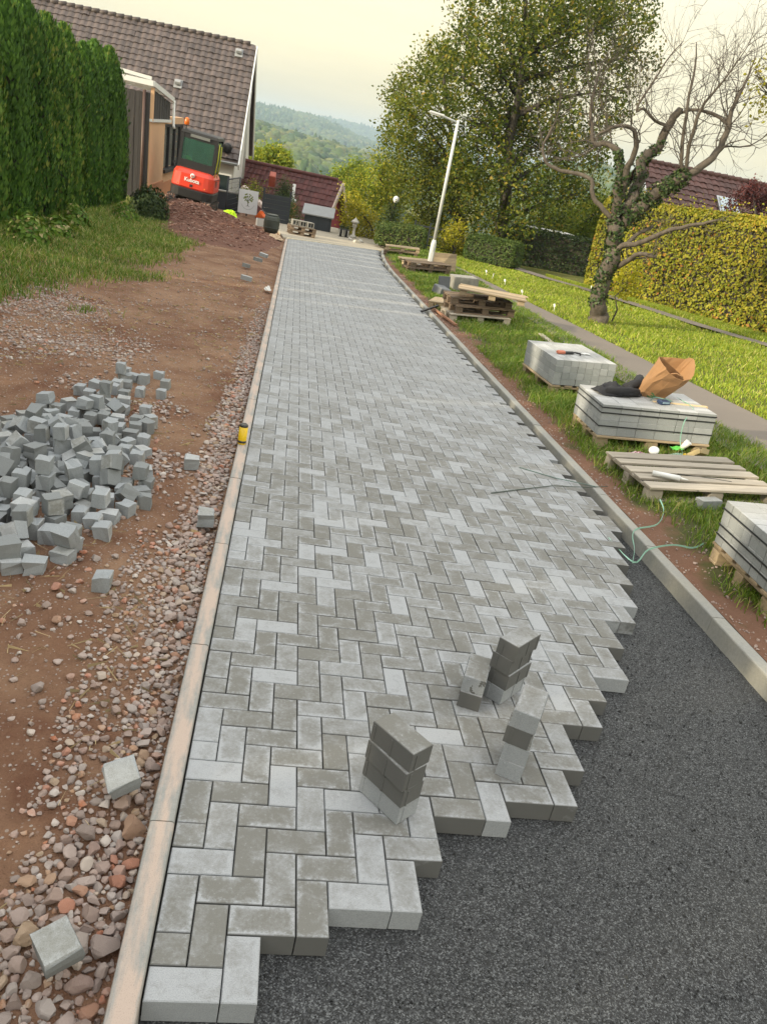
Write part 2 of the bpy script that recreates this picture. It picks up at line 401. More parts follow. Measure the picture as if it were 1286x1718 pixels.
def dirt_mat(name="red_clay", pale=1.0):
    m, nt, N, L, b = new_mat(name); co = objco(nt)
    n1 = noise_n(nt, co, 0.9, 5, 0.6, 0.6); n2 = noise_n(nt, co, 7, 6, 0.65); n3 = noise_n(nt, co, 70, 4, 0.7)
    c = mixc(nt, ramp(nt, n1, [(0.38, (0,)*3), (0.60, (1,)*3)]), (0.165, 0.078, 0.047), (0.35, 0.22, 0.140))
    c = mixc(nt, ramp(nt, n2, [(0.4, (0,)*3), (0.7, (0.8,)*3)]), c, (0.255, 0.145, 0.090))
    v = nd(nt, "ShaderNodeTexVoronoi"); v.inputs["Scale"].default_value = 75; L.new(co, v.inputs["Vector"]); v.inputs["Randomness"].default_value = 1
    sp = nd(nt, "ShaderNodeSeparateColor"); L.new(v.outputs["Color"], sp.inputs[0])
    peb = math_n(nt, 'MULTIPLY', math_n(nt, 'LESS_THAN', v.outputs["Distance"], math_n(nt, 'MULTIPLY', sp.outputs[1], 0.5)), math_n(nt, 'GREATER_THAN', sp.outputs[0], 0.62))
    pc = ramp(nt, sp.outputs[2], [(0.0, (0.30, 0.20, 0.15)), (0.5, (0.42, 0.34, 0.29)), (1.0, (0.5, 0.46, 0.42))])
    c = mixc(nt, math_n(nt, 'MULTIPLY', peb, 0.8), c, pc)
    c = mixc(nt, math_n(nt, 'MULTIPLY', n3, 0.42), c, (0.11, 0.062, 0.043))
    L.new(c, b.inputs["Base Color"]); b.inputs["Roughness"].default_value = 0.95; b.inputs["Specular IOR Level"].default_value = 0.2
    h = math_n(nt, 'ADD', math_n(nt, 'MULTIPLY', n3, 1.0), math_n(nt, 'ADD', math_n(nt, 'MULTIPLY', n2, 1.5), math_n(nt, 'MULTIPLY', peb, 0.8)))
    bump_n(nt, h, 1.0, 0.022, b)
    return m
M_DIRT = dirt_mat()
def soil_mat():
    m, nt, N, L, b = new_mat("heaped_soil"); co = objco(nt)
    n1 = noise_n(nt, co, 2.4, 5, 0.6); n3 = noise_n(nt, co, 22, 5, 0.7)
    c = mixc(nt, n1, (0.145, 0.058, 0.038), (0.27, 0.125, 0.082)); c = mixc(nt, math_n(nt, 'MULTIPLY', n3, 0.8), c, (0.05, 0.028, 0.02))
    L.new(c, b.inputs["Base Color"]); b.inputs["Roughness"].default_value = 0.95; bump_n(nt, n3, 0.9, 0.05, b); return m
M_SOIL = soil_mat()
def clod_mat():
    m, nt, N, L, b = new_mat("soil_clods")
    c = ramp(nt, rnd_n(nt), [(0, (0.10, 0.044, 0.030)), (0.5, (0.20, 0.095, 0.066)), (0.85, (0.30, 0.175, 0.13)), (1, (0.38, 0.30, 0.25))])
    L.new(c, b.inputs["Base Color"]); b.inputs["Roughness"].default_value = 0.9; return m
M_CLOD = clod_mat()

def stone_mat():
    m, nt, N, L, b = new_mat("river_stone"); co = objco(nt); r = rnd_n(nt)
    c = ramp(nt, r, [(0.0, (0.27, 0.175, 0.145)), (0.13, (0.40, 0.325, 0.295)), (0.28, (0.31, 0.215, 0.175)), (0.42, (0.22, 0.165, 0.145)), (0.55, (0.40, 0.365, 0.345)), (0.66, (0.20, 0.15, 0.13)),
                     (0.76, (0.58, 0.535, 0.50)), (0.86, (0.35, 0.24, 0.14)), (0.94, (0.42, 0.145, 0.07)), (1.0, (0.45, 0.32, 0.26))])
    n1 = noise_n(nt, co, 45, 5, 0.65); n2 = noise_n(nt, co, 190, 4, 0.7)
    c = mixc(nt, math_n(nt, 'MULTIPLY', ramp(nt, n1, [(0.4, (0,)*3), (0.68, (1,)*3)]), 0.5), c, (0.48, 0.42, 0.385))
    c = mixc(nt, math_n(nt, 'MULTIPLY', n2, 0.45), c, (0.13, 0.095, 0.08))
    L.new(c, b.inputs["Base Color"]); b.inputs["Roughness"].default_value = 0.75; b.inputs["Specular IOR Level"].default_value = 0.35
    bump_n(nt, math_n(nt, 'ADD', n1, n2), 0.5, 0.003, b); return m
M_STONE = stone_mat()

def asphalt_mat():
    m, nt, N, L, b = new_mat("footpath_asphalt"); co = objco(nt)
    n1 = noise_n(nt, co, 0.5, 4, 0.6); n3 = noise_n(nt, co, 120, 3, 0.7)
    c = mixc(nt, n1, (0.15, 0.132, 0.115), (0.25, 0.21, 0.175)); c = mixc(nt, math_n(nt, 'MULTIPLY', n3, 0.5), c, (0.055, 0.05, 0.047))
    L.new(c, b.inputs["Base Color"]); b.inputs["Roughness"].default_value = 0.9; bump_n(nt, n3, 0.5, 0.006, b); return m
M_ASPH = asphalt_mat()
def turf_mat(name, c1, c2, c3):
    m, nt, N, L, b = new_mat(name); co = objco(nt)
    n1 = noise_n(nt, co, 0.7, 4, 0.6); n2 = noise_n(nt, co, 9, 5, 0.7); n3 = noise_n(nt, co, 60, 3, 0.7)
    c = mixc(nt, ramp(nt, n1, [(0.35, (0,)*3), (0.65, (1,)*3)]), c1, c2); c = mixc(nt, ramp(nt, n2, [(0.45, (0,)*3), (0.75, (0.8,)*3)]), c, c3)
    L.new(c, b.inputs["Base Color"]); b.inputs["Roughness"].default_value = 0.95; b.inputs["Specular IOR Level"].default_value = 0.15
    bump_n(nt, math_n(nt, 'ADD', n2, n3), 0.9, 0.04, b); return m
M_TURF = turf_mat("turf_soil", (0.10, 0.12, 0.03), (0.15, 0.15, 0.04), (0.07, 0.075, 0.025))
M_GROUND = turf_mat("open_ground", (0.07, 0.09, 0.03), (0.11, 0.10, 0.045), (0.05, 0.06, 0.025))

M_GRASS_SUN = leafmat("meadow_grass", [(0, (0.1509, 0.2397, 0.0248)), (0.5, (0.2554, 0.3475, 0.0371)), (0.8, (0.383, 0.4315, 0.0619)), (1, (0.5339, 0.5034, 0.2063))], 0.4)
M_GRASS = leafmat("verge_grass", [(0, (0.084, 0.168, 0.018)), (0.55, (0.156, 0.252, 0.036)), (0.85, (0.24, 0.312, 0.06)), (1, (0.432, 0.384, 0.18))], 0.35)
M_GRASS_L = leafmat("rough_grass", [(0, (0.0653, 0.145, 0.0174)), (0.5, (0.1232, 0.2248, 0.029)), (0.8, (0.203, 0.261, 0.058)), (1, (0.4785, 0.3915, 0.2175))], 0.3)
M_THUJA = leafmat("thuja_foliage", [(0, (0.0315, 0.0842, 0.0156)), (0.5, (0.0674, 0.1546, 0.0254)), (0.85, (0.1234, 0.234, 0.039)), (1, (0.2242, 0.2575, 0.0586))], 0.15)
M_BEECH = leafmat("beech_hedge_leaf", [(0, (0.1329, 0.1627, 0.0158)), (0.4, (0.2659, 0.2754, 0.0264)), (0.75, (0.3987, 0.3379, 0.0396)), (0.92, (0.4387, 0.2754, 0.0528)), (1, (0.3323, 0.1502, 0.0396))], 0.3)
M_BIRCH = leafmat("birch_leaf", [(0, (0.044, 0.0734, 0.009)), (0.5, (0.0968, 0.1364, 0.0153)), (0.82, (0.1672, 0.1976, 0.0252)), (0.96, (0.2552, 0.2446, 0.036)), (1, (0.3168, 0.2258, 0.045))], 0.42)
M_SHRUB = leafmat("shrub_leaf", [(0, (0.09, 0.15, 0.015)), (0.5, (0.18, 0.255, 0.025)), (0.85, (0.33, 0.36, 0.0375)), (1, (0.48, 0.42, 0.0625))], 0.35)
M_SHRUB_Y = leafmat("golden_shrub_leaf", [(0, (0.192, 0.216, 0.015)), (0.5, (0.336, 0.324, 0.02)), (1, (0.54, 0.456, 0.05))], 0.4)
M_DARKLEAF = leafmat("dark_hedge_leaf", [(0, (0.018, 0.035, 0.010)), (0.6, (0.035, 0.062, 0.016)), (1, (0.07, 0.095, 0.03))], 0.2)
M_CLIPPED = leafmat("clipped_hedge_leaf", [(0, (0.0455, 0.0845, 0.0195)), (0.6, (0.0845, 0.13, 0.0286)), (1, (0.156, 0.182, 0.052))], 0.25)
M_IVY = leafmat("ivy_leaf", [(0, (0.020, 0.045, 0.012)), (0.6, (0.045, 0.08, 0.02)), (0.9, (0.09, 0.12, 0.04)), (1, (0.2, 0.21, 0.1))], 0.15, 0.4)
M_REDLEAF = leafmat("dark_red_leaf", [(0, (0.05, 0.016, 0.018)), (1, (0.12, 0.035, 0.035))], 0.2)
M_FOREST = leafmat("forest_crown", [(0, (0.0253, 0.057, 0.0135)), (0.35, (0.0433, 0.0808, 0.0162)), (0.7, (0.0687, 0.1045, 0.0203)), (0.9, (0.1084, 0.133, 0.027)), (1, (0.1445, 0.1425, 0.0338))], 0.05)
M_BARK = simple("grey_bark", (0.15, 0.125, 0.10), 0.9, 0.55, 9, 0.8, 0.03, stretch=(1, 1, 0.3))
M_BARK_D = simple("dark_bark", (0.07, 0.06, 0.045), 0.9, 0.4, 9, 0.6, 0.03)
M_TWIG = simple("bare_twig", (0.10, 0.083, 0.07), 0.9, 0.3, 6)
M_WOOD = simple("pallet_wood", (0.42, 0.325, 0.205), 0.85, 0.45, 5, 0.4, 0.003, col2=(0.26, 0.20, 0.135), stretch=(1, 9, 9), rv=0.25)
M_WOOD_GREY = simple("weathered_wood", (0.43, 0.385, 0.315), 0.85, 0.4, 5, 0.4, 0.003, col2=(0.28, 0.25, 0.21), stretch=(1, 9, 9), rv=0.22)
M_WOOD_OLD = simple("old_brown_wood", (0.20, 0.145, 0.10), 0.9, 0.4, 5, 0.4, 0.003, stretch=(1, 9, 9), rv=0.3)
M_BOARD = simple("dark_cladding", (0.055, 0.050, 0.048), 0.8, 0.5, 3, 0.4, 0.004, stretch=(9, 9, 0.6), rv=0.35)
M_POLE = simple("painted_pole", (0.60, 0.62, 0.62), 0.45, 0.12, 3)
M_CONC = simple("plain_concrete", (0.33, 0.32, 0.29), 0.9, 0.4, 6, 0.5, 0.006)
M_WHITE = simple("white_render", (0.70, 0.69, 0.65), 0.9, 0.10, 1.5, 0.2, 0.003)
M_PEACH = simple("peach_render", (0.66, 0.42, 0.25), 0.9, 0.08, 1.2, 0.2, 0.003)
M_TERRA = simple("terracotta_plinth", (0.52, 0.245, 0.125), 0.9, 0.12, 1.2, 0.2, 0.003)
M_WHITEPVC = simple("white_trim", (0.74, 0.75, 0.74), 0.4, 0.05, 4)
M_TILE = simple("brown_roof_tile", (0.106, 0.081, 0.073), 0.6, 0.35, 2.5, 0.3, 0.004, rv=0.24)
M_TILE_RED = simple("maroon_roof_tile", (0.125, 0.036, 0.032), 0.7, 0.4, 2.0, 0.3, 0.004, rv=0.25)
M_TILE_R2 = simple("red_brown_roof_tile", (0.115, 0.050, 0.042), 0.7, 0.4, 2.0, 0.3, 0.004, rv=0.28)
M_REDWALL = simple("crimson_gable_boards", (0.35, 0.035, 0.055), 0.6, 0.2, 3)
M_PINKTRIM = simple("pale_verge_board", (0.62, 0.50, 0.45), 0.7, 0.1, 3)
M_METAL = simple("grey_metal", (0.42, 0.43, 0.44), 0.35, 0.1, 5, metal=0.8)
M_DARK = simple("black_plastic", (0.018, 0.018, 0.02), 0.5, 0.3, 8)
M_RUBBER = simple("track_rubber", (0.03, 0.028, 0.027), 0.85, 0.4, 8, 0.4, 0.01)
M_ANTH = simple("anthracite_fence", (0.028, 0.036, 0.048), 0.5, 0.2, 3)
M_REDPAINT = simple("orange_red_paint", (0.62, 0.048, 0.022), 0.33, 0.12, 3, col2=(0.54, 0.045, 0.022))
M_ORANGE = simple("orange_plastic", (0.80, 0.17, 0.03), 0.5, 0.1, 5)
M_YELLOWPAINT = simple("yellow_green_handrail", (0.52, 0.55, 0.03), 0.5, 0.15, 5)
M_HIVIS = simple("hi_vis_cloth", (0.55, 0.85, 0.02), 0.8, 0.1, 5)
M_STRAP = simple("green_plastic_strap", (0.30, 0.56, 0.44), 0.4, 0.1, 9)
M_STRAPDARK = simple("black_strap", (0.02, 0.022, 0.025), 0.4, 0.1, 9)
M_ROD = simple("dark_green_rod", (0.07, 0.10, 0.08), 0.5, 0.2, 9)
M_PAPER = simple("brown_kraft_paper", (0.34, 0.19, 0.09), 0.8, 0.15, 6, 0.2, 0.004)
M_CLOTH = simple("black_cloth", (0.017, 0.018, 0.023), 0.85, 0.4, 20, 0.5, 0.003)
M_PINE = simple("raw_pine", (0.62, 0.48, 0.28), 0.8, 0.15, 4, stretch=(1, 9, 9))
M_LIMESTONE = simple("pale_ornament_stone", (0.55, 0.53, 0.48), 0.9, 0.2, 8, 0.4, 0.01)
M_BARREL = simple("green_black_barrel", (0.045, 0.055, 0.045), 0.5, 0.2, 6)
M_FELT = simple("grey_roof_felt", (0.30, 0.31, 0.32), 0.8, 0.15, 4)
M_YCAN = simple("yellow_can_paint", (0.75, 0.50, 0.012), 0.35, 0.1, 8)
M_CANBLACK = simple("can_black", (0.03, 0.03, 0.03), 0.35, 0.1, 8)
def glass_mat(name, col, rough=0.08, alpha=1.0):
    m, nt, N, L, b = new_mat(name); b.inputs["Base Color"].default_value = (*col, 1); b.inputs["Roughness"].default_value = rough
    b.inputs["Transmission Weight"].default_value = alpha; b.inputs["IOR"].default_value = 1.45; return m
M_GLASS_DK = simple("dark_window_glass", (0.035, 0.05, 0.05), 0.08, 0.2, 2, spec=0.8)
M_GLASS_CAB = glass_mat("tinted_cab_glass", (0.20, 0.42, 0.34), 0.03, 0.85)
M_POLYC = glass_mat("roof_polycarbonate", (0.72, 0.78, 0.74), 0.35, 0.6)
M_BLOCKGLASS = simple("glass_block", (0.20, 0.21, 0.19), 0.3, 0.5, 12)
M_GLOBE = simple("white_globe", (0.75, 0.75, 0.73), 0.4, 0.05, 5)
# ------------------------------------------------------------------ ground and hills
def grid(xs, ys):
    X, Y = np.meshgrid(xs, ys); nx, ny = len(xs), len(ys)
    i = np.arange(nx*ny).reshape(ny, nx)
    F = np.stack([i[:-1, :-1].ravel(), i[:-1, 1:].ravel(), i[1:, 1:].ravel(), i[1:, :-1].ravel()], 1)
    return X.ravel(), Y.ravel(), F

xs = np.unique(np.concatenate([np.linspace(-2200, -60, 26), np.linspace(-60, -12, 17), np.linspace(-12, 22, 60), np.linspace(22, 70, 15), np.linspace(70, 2400, 26)]))
ys = np.unique(np.concatenate([np.linspace(-60, -4, 10), np.linspace(-4, 60, 100), np.linspace(60, 260, 24), np.linspace(260, 4550, 32)]))
X, Y, F = grid(xs, ys)
Z = zr(X, Y) - 0.10 - 0.16*((X > -0.6) & (X < 3.5) & (Y < 37)) + 0.05*vnoise(X*0.3, Y*0.3, 3)
far = Y > 45
W = to_world(np.stack([X, Y, Z], 1)); W[:, 2] = np.where(far, W[:, 2] + 0.0523*np.clip(Y - 45, 0, None), W[:, 2])
W[:, 2] += 0.0175*np.where(np.abs(X) > 30, X - 30*np.sign(X), 0)
o = np_obj("ground", W, F, M_GROUND, smooth=True); tag(o, kind="structure")

# distant wooded ridges: ground heightfields with a wood standing on them
def crown_template(sub, seed, rough=0.28):
    import bmesh
    bm = bmesh.new(); bmesh.ops.create_icosphere(bm, subdivisions=sub, radius=1.0)
    V = np.array([v.co[:] for v in bm.verts]); F = np.array([[v.index for v in f.verts] for f in bm.faces]); bm.free()
    r = np.random.default_rng(seed)
    V = V * (1 + r.normal(0, rough, (len(V), 1))*0.6); V[:, 2] = np.where(V[:, 2] < 0, V[:, 2]*0.7, V[:, 2]*1.05)
    return V, F
def scatter(templates, P, S, rz, rnd, pick=None, squash=None):
    """stack copies of small templates into one vertex/face array"""
    vs, fs, rs, b = [], [], [], 0
    n = len(P); pick = rng.integers(0, len(templates), n) if pick is None else pick
    for t, (TV, TF) in enumerate(templates):
        idx = np.where(pick == t)[0]
        if len(idx) == 0: continue
        c, s = np.cos(rz[idx])[:, None], np.sin(rz[idx])[:, None]
        sv = S[idx][:, None, :] * TV[None] if S.ndim == 2 else S[idx][:, None, None] * TV[None]
        x = sv[..., 0]*c - sv[..., 1]*s; y = sv[..., 0]*s + sv[..., 1]*c
        q = np.stack([x, y, sv[..., 2]], -1) + P[idx][:, None, :]
        vs.append(q.reshape(-1, 3)); m = len(TV)
        fs.append((TF[None] + (np.arange(len(idx))*m)[:, None, None] + b).reshape(-1, TF.shape[1])); rs.append(np.repeat(rnd[idx], m)); b += m*len(idx)
    return np.concatenate(vs), np.concatenate(fs), np.concatenate(rs)

def ridge(name, y0, y1, xa, xb, top, base, ncrown, rad, seed, conifer=0.15, sub=1):
    """top(x) = crest height; the slope faces the village"""
    xs = np.linspace(xa, xb, 60); ys = np.linspace(y0, y1 + 300, 40); X, Y, F = grid(xs, ys)
    def hh(X, Y):
        t = sstep(0, 1, (Y - y0)/(y1 - y0)); k = 1 - 0.25*sstep(0, 1, (Y - y1)/300)
        return base + (top(X) - base)*t*k + 0.035*(top(X) - base)*4*vnoise(X*0.006, Y*0.006, seed, 3)*t
    o = np_obj(name, np.stack([X, Y, hh(X, Y)], 1), F, M_FOREST, smooth=True, attrs={"rnd": np.full(len(X), 0.1)}); tag(o, kind="structure")
    px = rng.uniform(xa, xb, ncrown); py = y0 + (y1 + 40 - y0)*np.sqrt(rng.uniform(0, 1, ncrown)); pz = hh(px, py)
    r = rad*rng.uniform(0.6, 1.25, ncrown); con = (vnoise(px*0.012, py*0.012, seed+5, 2) > 0.25) & (rng.uniform(0, 1, ncrown) < 0.8)
    S = np.stack([r, r, r*rng.uniform(0.8, 1.25, ncrown)], 1); S[con] *= np.array([0.5, 0.5, 1.35])
    cr = np.clip(0.5 + 0.5*vnoise(px*0.02, py*0.02, seed+9, 2) + rng.normal(0, 0.16, ncrown), 0, 0.999); cr[con] *= 0.25
    T = [crown_template(sub, k) for k in range(4)]
    V, F, R = scatter(T, np.stack([px, py, pz + r*0.5], 1), S, rng.uniform(0, 6.28, ncrown), cr)
    w = np_obj("wood_" + name, V, F, M_FOREST, smooth=True, attrs={"rnd": R}); tag(w, "mixed wood covering the " + {"hill": "near green", "far_hill": "second bluish", "farthest_hill": "farthest pale blue"}[name] + " hillside behind the village", kind="stuff")

ridge("hill", 330, 950, -330, 520, lambda x: -19 + 34*sstep(140, 360, x) + 8*np.exp(-((x + 75)/60.0)**2) - 4*sstep(20, 90, x), -34, 7600, 5.6, 1, sub=2)
ridge("far_hill", 1800, 2600, -900, 900, lambda x: 20 - 44*sstep(0, 260, x) + 4*vnoise(x*0.009, 0*x, 4), -36, 9000, 9.0, 2)
ridge("farthest_hill", 3300, 4100, -1300, 1800, lambda x: 4 + 34*np.exp(-((x - 110)/330.0)**2) + 44*np.exp(-((x-1500)/500.0)**2) + 5*vnoise(x*0.007, 0*x, 6), -36, 9000, 12.0, 3)

# ------------------------------------------------------------------ road: bed, paving, kerbs
KL0, KL1 = -0.083, -0.004                                     # left kerb, outer and inner face
def xin(y): return 2.955 + 0.0062*np.clip(np.asarray(y, float) - 19.5, 0, None)**2
# grit bed
def bedn(x, y): return (0.004*vnoise(x*3, y*3, 5) + 0.0035*vnoise(x*11, y*11, 6) - 0.004*(vnoise(x*1.1 + 4, y*1.1, 7) > 0.25))*(y < 4.3)
xs = np.linspace(-0.003, 3.0, 150); ys = np.concatenate([np.linspace(-3.4, -1.7, 12), np.linspace(-1.6, 4.4, 300), np.linspace(4.5, 37.5, 120)]); X, Y, F = grid(xs, ys)
X = X/3.0*(xin(Y) + 0.02)
Zb = -0.0835 + bedn(X, Y)
V = np.stack([X, Y, Zb], 1)
bed = np_obj("grit_bed", V, F, M_GRIT, smooth=True); bed.matrix_world = TILT; tag(bed, "dark basalt grit bed waiting for paving stones", kind="structure")

# loose chips lying on the bed
MINROW = [0,0,0,2,2,3,3,3,5,7,7,7,8,8,8,10,13,13,15,17,17,20,23,23,25,28,31,34,37]
n = 52000
cx_ = rng.uniform(0.0, 2.95, n); cy_ = rng.uniform(-1.3, 4.2, n)
mr = np.array([m*0.1 for m in MINROW] + [4.0, 4.0])[np.clip((cx_*10).astype(int), 0, 30)]
keep = (cy_ < mr + 0.02); cx_, cy_ = cx_[keep], cy_[keep]; n = len(cx_)
T = []
for k in range(5):
    r = np.random.default_rng(k); T.append((np.array([(0, 0, 0.9), (1, -0.2, -0.4), (-0.5, 0.9, -0.3), (-0.6, -0.8, -0.4)]) + r.normal(0, 0.25, (4, 3)), np.array([(0,1,2),(0,2,3),(0,3,1),(1,3,2)])))
sz = rng.uniform(0.0022, 0.0050, n)*np.where(rng.uniform(0, 1, n) < 0.05, rng.uniform(1.4, 2.2, n), 1)
zz = -0.0835 + bedn(cx_, cy_)
V, F, R = scatter(T, np.stack([cx_, cy_, zz + sz*0.35], 1), sz, rng.uniform(0, 6.28, n), rng.uniform(0, 1, n))
o = np_obj("grit_chips", V, F, M_CHIP, bed, attrs={"rnd": R}); tag(o, kind="stuff")

# herringbone paving, every stone real
JT = 0.0036
pav = bpy.data.objects.new("paving", None); COL.objects.link(pav); pav.matrix_world = TILT; tag(pav, "grey herringbone block paving of the new street", kind="structure")
def ok(c, r, nmax):
    if c >= nmax: return False
    if c < len(MINROW): return r >= MINROW[c]
    return r >= 200
bricks = []                                                   # (x0, y0, lx, ly)
for r in range(0, 284):
    nmax = int((float(xin(r*0.1)) - 0.02)/0.1); end = 262 + 10*0
    for c in range(0, nmax):
        k = (c + r) % 4
        if k == 0 and ok(c, r, nmax) and ok(c+1, r, nmax): bricks.append((c, r, 2, 1))
        elif k == 2 and ok(c, r, nmax) and ok(c, r+1, nmax): bricks.append((c, r, 1, 2))
    if r % 4 == 1: bricks.append((0, r, 1, 1))                # cut halves along the left kerb
LIM_L, LIM_R = 25.6, 28.2
bricks = [b for b in bricks if (b[1] + b[3])*0.1 < LIM_L + (LIM_R - LIM_L)*b[0]/30]
bricks.sort(key=lambda b: (b[1] + 0.25*b[0]))
mH = {k: brick_mesh("brick", k[0]*0.1 - JT, k[1]*0.1 - JT, 0.08, M_BRICK) for k in ((2, 1), (1, 2), (1, 1))}
for i, (c, r, lx, ly) in enumerate(bricks[:300]):
    o = bpy.data.objects.new("brick", mH[(lx, ly)]); COL.objects.link(o); o.parent = pav
    o.location = ((c + lx/2)*0.1, (r + ly/2)*0.1, random.gauss(0, 0.0011))
    o.rotation_euler = (random.gauss(0, 0.003), random.gauss(0, 0.003), random.gauss(0, 0.0035))
vs, fs, es, ss, bs, rs, b0 = [], [], [], [], [], [], 0
for (c, r, lx, ly) in bricks[300:]:
    V, F, E, S = brick_arrays(lx*0.1 - JT, ly*0.1 - JT, 0.08)
    a, b_ = random.gauss(0, 0.003), random.gauss(0, 0.003)
    Q = V.copy(); Q[:, 2] += a*V[:, 0] + b_*V[:, 1] + random.gauss(0, 0.0007); Q[:, 0] += (c + lx/2)*0.1; Q[:, 1] += (r + ly/2)*0.1
    vs.append(Q); fs.append(F + b0); es.append(E); ss.append(S); bs.append(V); rs.append(np.full(len(V), random.random())); b0 += len(V)
o = np_obj("brick_field", np.concatenate(vs), np.concatenate(fs), M_BRICK, pav, attrs={"far_sheen": sstep(3.0, 9.0, np.concatenate(vs)[:, 1]), "edge": np.concatenate(es), "side": np.concatenate(ss), "bl": np.concatenate(bs), "rnd": np.concatenate(rs)})  # stones get paler down the street: low-angle sheen put into the colour
tag(o, kind="stuff")

# kerbs: one stone a metre
def kerb(name, mat, label, path, w, top, depth, inner_sign):
    root = bpy.data.objects.new(name, None); COL.objects.link(root); root.matrix_world = TILT; tag(root, label, kind="structure")
    cache = {}
    for (xa, ya), (xb, yb) in zip(path[:-1], path[1:]):
        ln = math.hypot(xb - xa, yb - ya) - 0.005; key = round(ln, 2)
        if key not in cache:
            c = 0.010; hw = w/2
            prof = [(-hw, -depth), (hw, -depth), (hw, -c), (hw - c*0.3, -c*0.3), (hw - c, 0), (-hw + c, 0), (-hw + c*0.3, -c*0.3), (-hw, -c)]
            mb = MB(); mb.prism(prof, 'y', -ln/2, ln/2); cache[key] = mb.mesh("kerbstone", mat)
        o = bpy.data.objects.new("kerbstone", cache[key]); COL.objects.link(o); o.parent = root
        o.location = ((xa + xb)/2 + random.gauss(0, 0.001), (ya + yb)/2, top + random.gauss(0, 0.0015)); o.rotation_euler = (random.gauss(0, 0.0012), 0, -math.atan2(xb - xa, yb - ya) + random.gauss(0, 0.001))
    return root
kerb("kerb_left", M_KERB_L, "pale concrete kerb dusted with red clay on the left", [(-0.0435, y) for y in [0.577 + 1.02*k for k in range(-3, 25)]], 0.079, 0.024, 0.22, 1)
ysr = [2.434 + 0.985*k for k in range(-5, 27)]
kerb("kerb_right", M_KERB_R, "raised grey concrete kerb on the right", [(float(xin(y)) + 0.045, y) for y in ysr], 0.09, 0.036, 0.25, -1)

# older paving beyond the new stretch
def oldpave_mat():
    m, nt, N, L, b = new_mat("old_paving"); co = objco(nt)
    br = nd(nt, "ShaderNodeTexBrick"); br.inputs["Scale"].default_value = 1.0; br.inputs["Brick Width"].default_value = 0.2; br.inputs["Row Height"].default_value = 0.1; br.inputs["Mortar Size"].default_value = 0.004
    br.inputs["Color1"].default_value = (0.36, 0.32, 0.25, 1); br.inputs["Color2"].default_value = (0.29, 0.26, 0.215, 1); br.inputs["Mortar"].default_value = (0.14, 0.12, 0.10, 1)
    L.new(co, br.inputs["Vector"]); n1 = noise_n(nt, co, 0.8, 4, 0.6)
    c = mixc(nt, math_n(nt, 'MULTIPLY', n1, 0.6), br.outputs[0], (0.42, 0.37, 0.28)); L.new(c, b.inputs["Base Color"]); b.inputs["Roughness"].default_value = 0.85; return m
mb = MB()
P = [(-0.15, LIM_L + 0.03), (3.55, LIM_R + 0.25), (4.15, 32.0), (4.3, 37.4), (-0.9, 37.4), (-0.6, 30)]
mb.prism(P, 'z', -0.09, 0.004)
o = mb.build("old_road_paving", oldpave_mat()); o.matrix_world = TILT; tag(o, "older sandy paving where the new street ends", kind="structure")
mb = MB(); d = Vector((3.7, LIM_R + 0.22 - LIM_L, 0)).normalized()
mb.prism([(-0.02, LIM_L - 0.03), (3.5, LIM_R + 0.10), (3.46, LIM_R + 0.24), (-0.05, LIM_L + 0.12)], 'z', -0.05, 0.009)
o = mb.build("edging_strip", simple("pale_edging", (0.62, 0.55, 0.40), 0.85, 0.15, 8)); o.matrix_world = TILT; tag(o, "pale strip of edging across the end of the new paving", kind="structure")

# ------------------------------------------------------------------ left: clay strip, stones
def lefth(x, y):
    return zr(x, y) + 0.035*vnoise(x*1.3, y*1.1, 21) + 0.022*vnoise(x*5, y*4, 22) + 0.008*vnoise(x*17, y*17, 23) - 0.03*np.exp(-((x + 0.12)/0.12)**2)*(x > -0.5)
xs = np.concatenate([np.linspace(-9, -3.2, 40), np.linspace(-3.1, -0.084, 110)]); ys = np.concatenate([np.linspace(-2.5, 8, 260), np.linspace(8.1, 37, 180)]); X, Y, F = grid(xs, ys)
dirt = np_obj("clay_ground", np.stack([X, Y, lefth(X, Y)], 1), F, M_DIRT, smooth=True); dirt.matrix_world = TILT
tag(dirt, "bare reddish clay strip beside the left kerb", kind="structure")

def stone_template(seed, sub=2):
    import bmesh
    bm = bmesh.new(); bmesh.ops.create_icosphere(bm, subdivisions=sub, radius=1.0)
    V = np.array([v.co[:] for v in bm.verts]); F = np.array([[v.index for v in f.verts] for f in bm.faces]); bm.free()
    r = np.random.default_rng(seed)
    for k in range(int(r.integers(9, 16))):                   # knock flat faces off
        d = r.normal(0, 1, 3); d /= np.linalg.norm(d); lim = r.uniform(0.40, 0.80); t = V @ d
        V -= np.clip(t - lim, 0, None)[:, None]*d*0.97
    V *= 1 + r.normal(0, 0.022 if sub > 1 else 0.08, (len(V), 1))
    V *= np.array([1.0, r.uniform(0.62, 0.95), r.uniform(0.5, 0.78)]); return V, F
ST = [stone_template(k, 3) for k in range(14)]; ST1 = [stone_template(k + 40, 1) for k in range(8)]; ST2 = [stone_template(k + 60, 2) for k in range(10)]
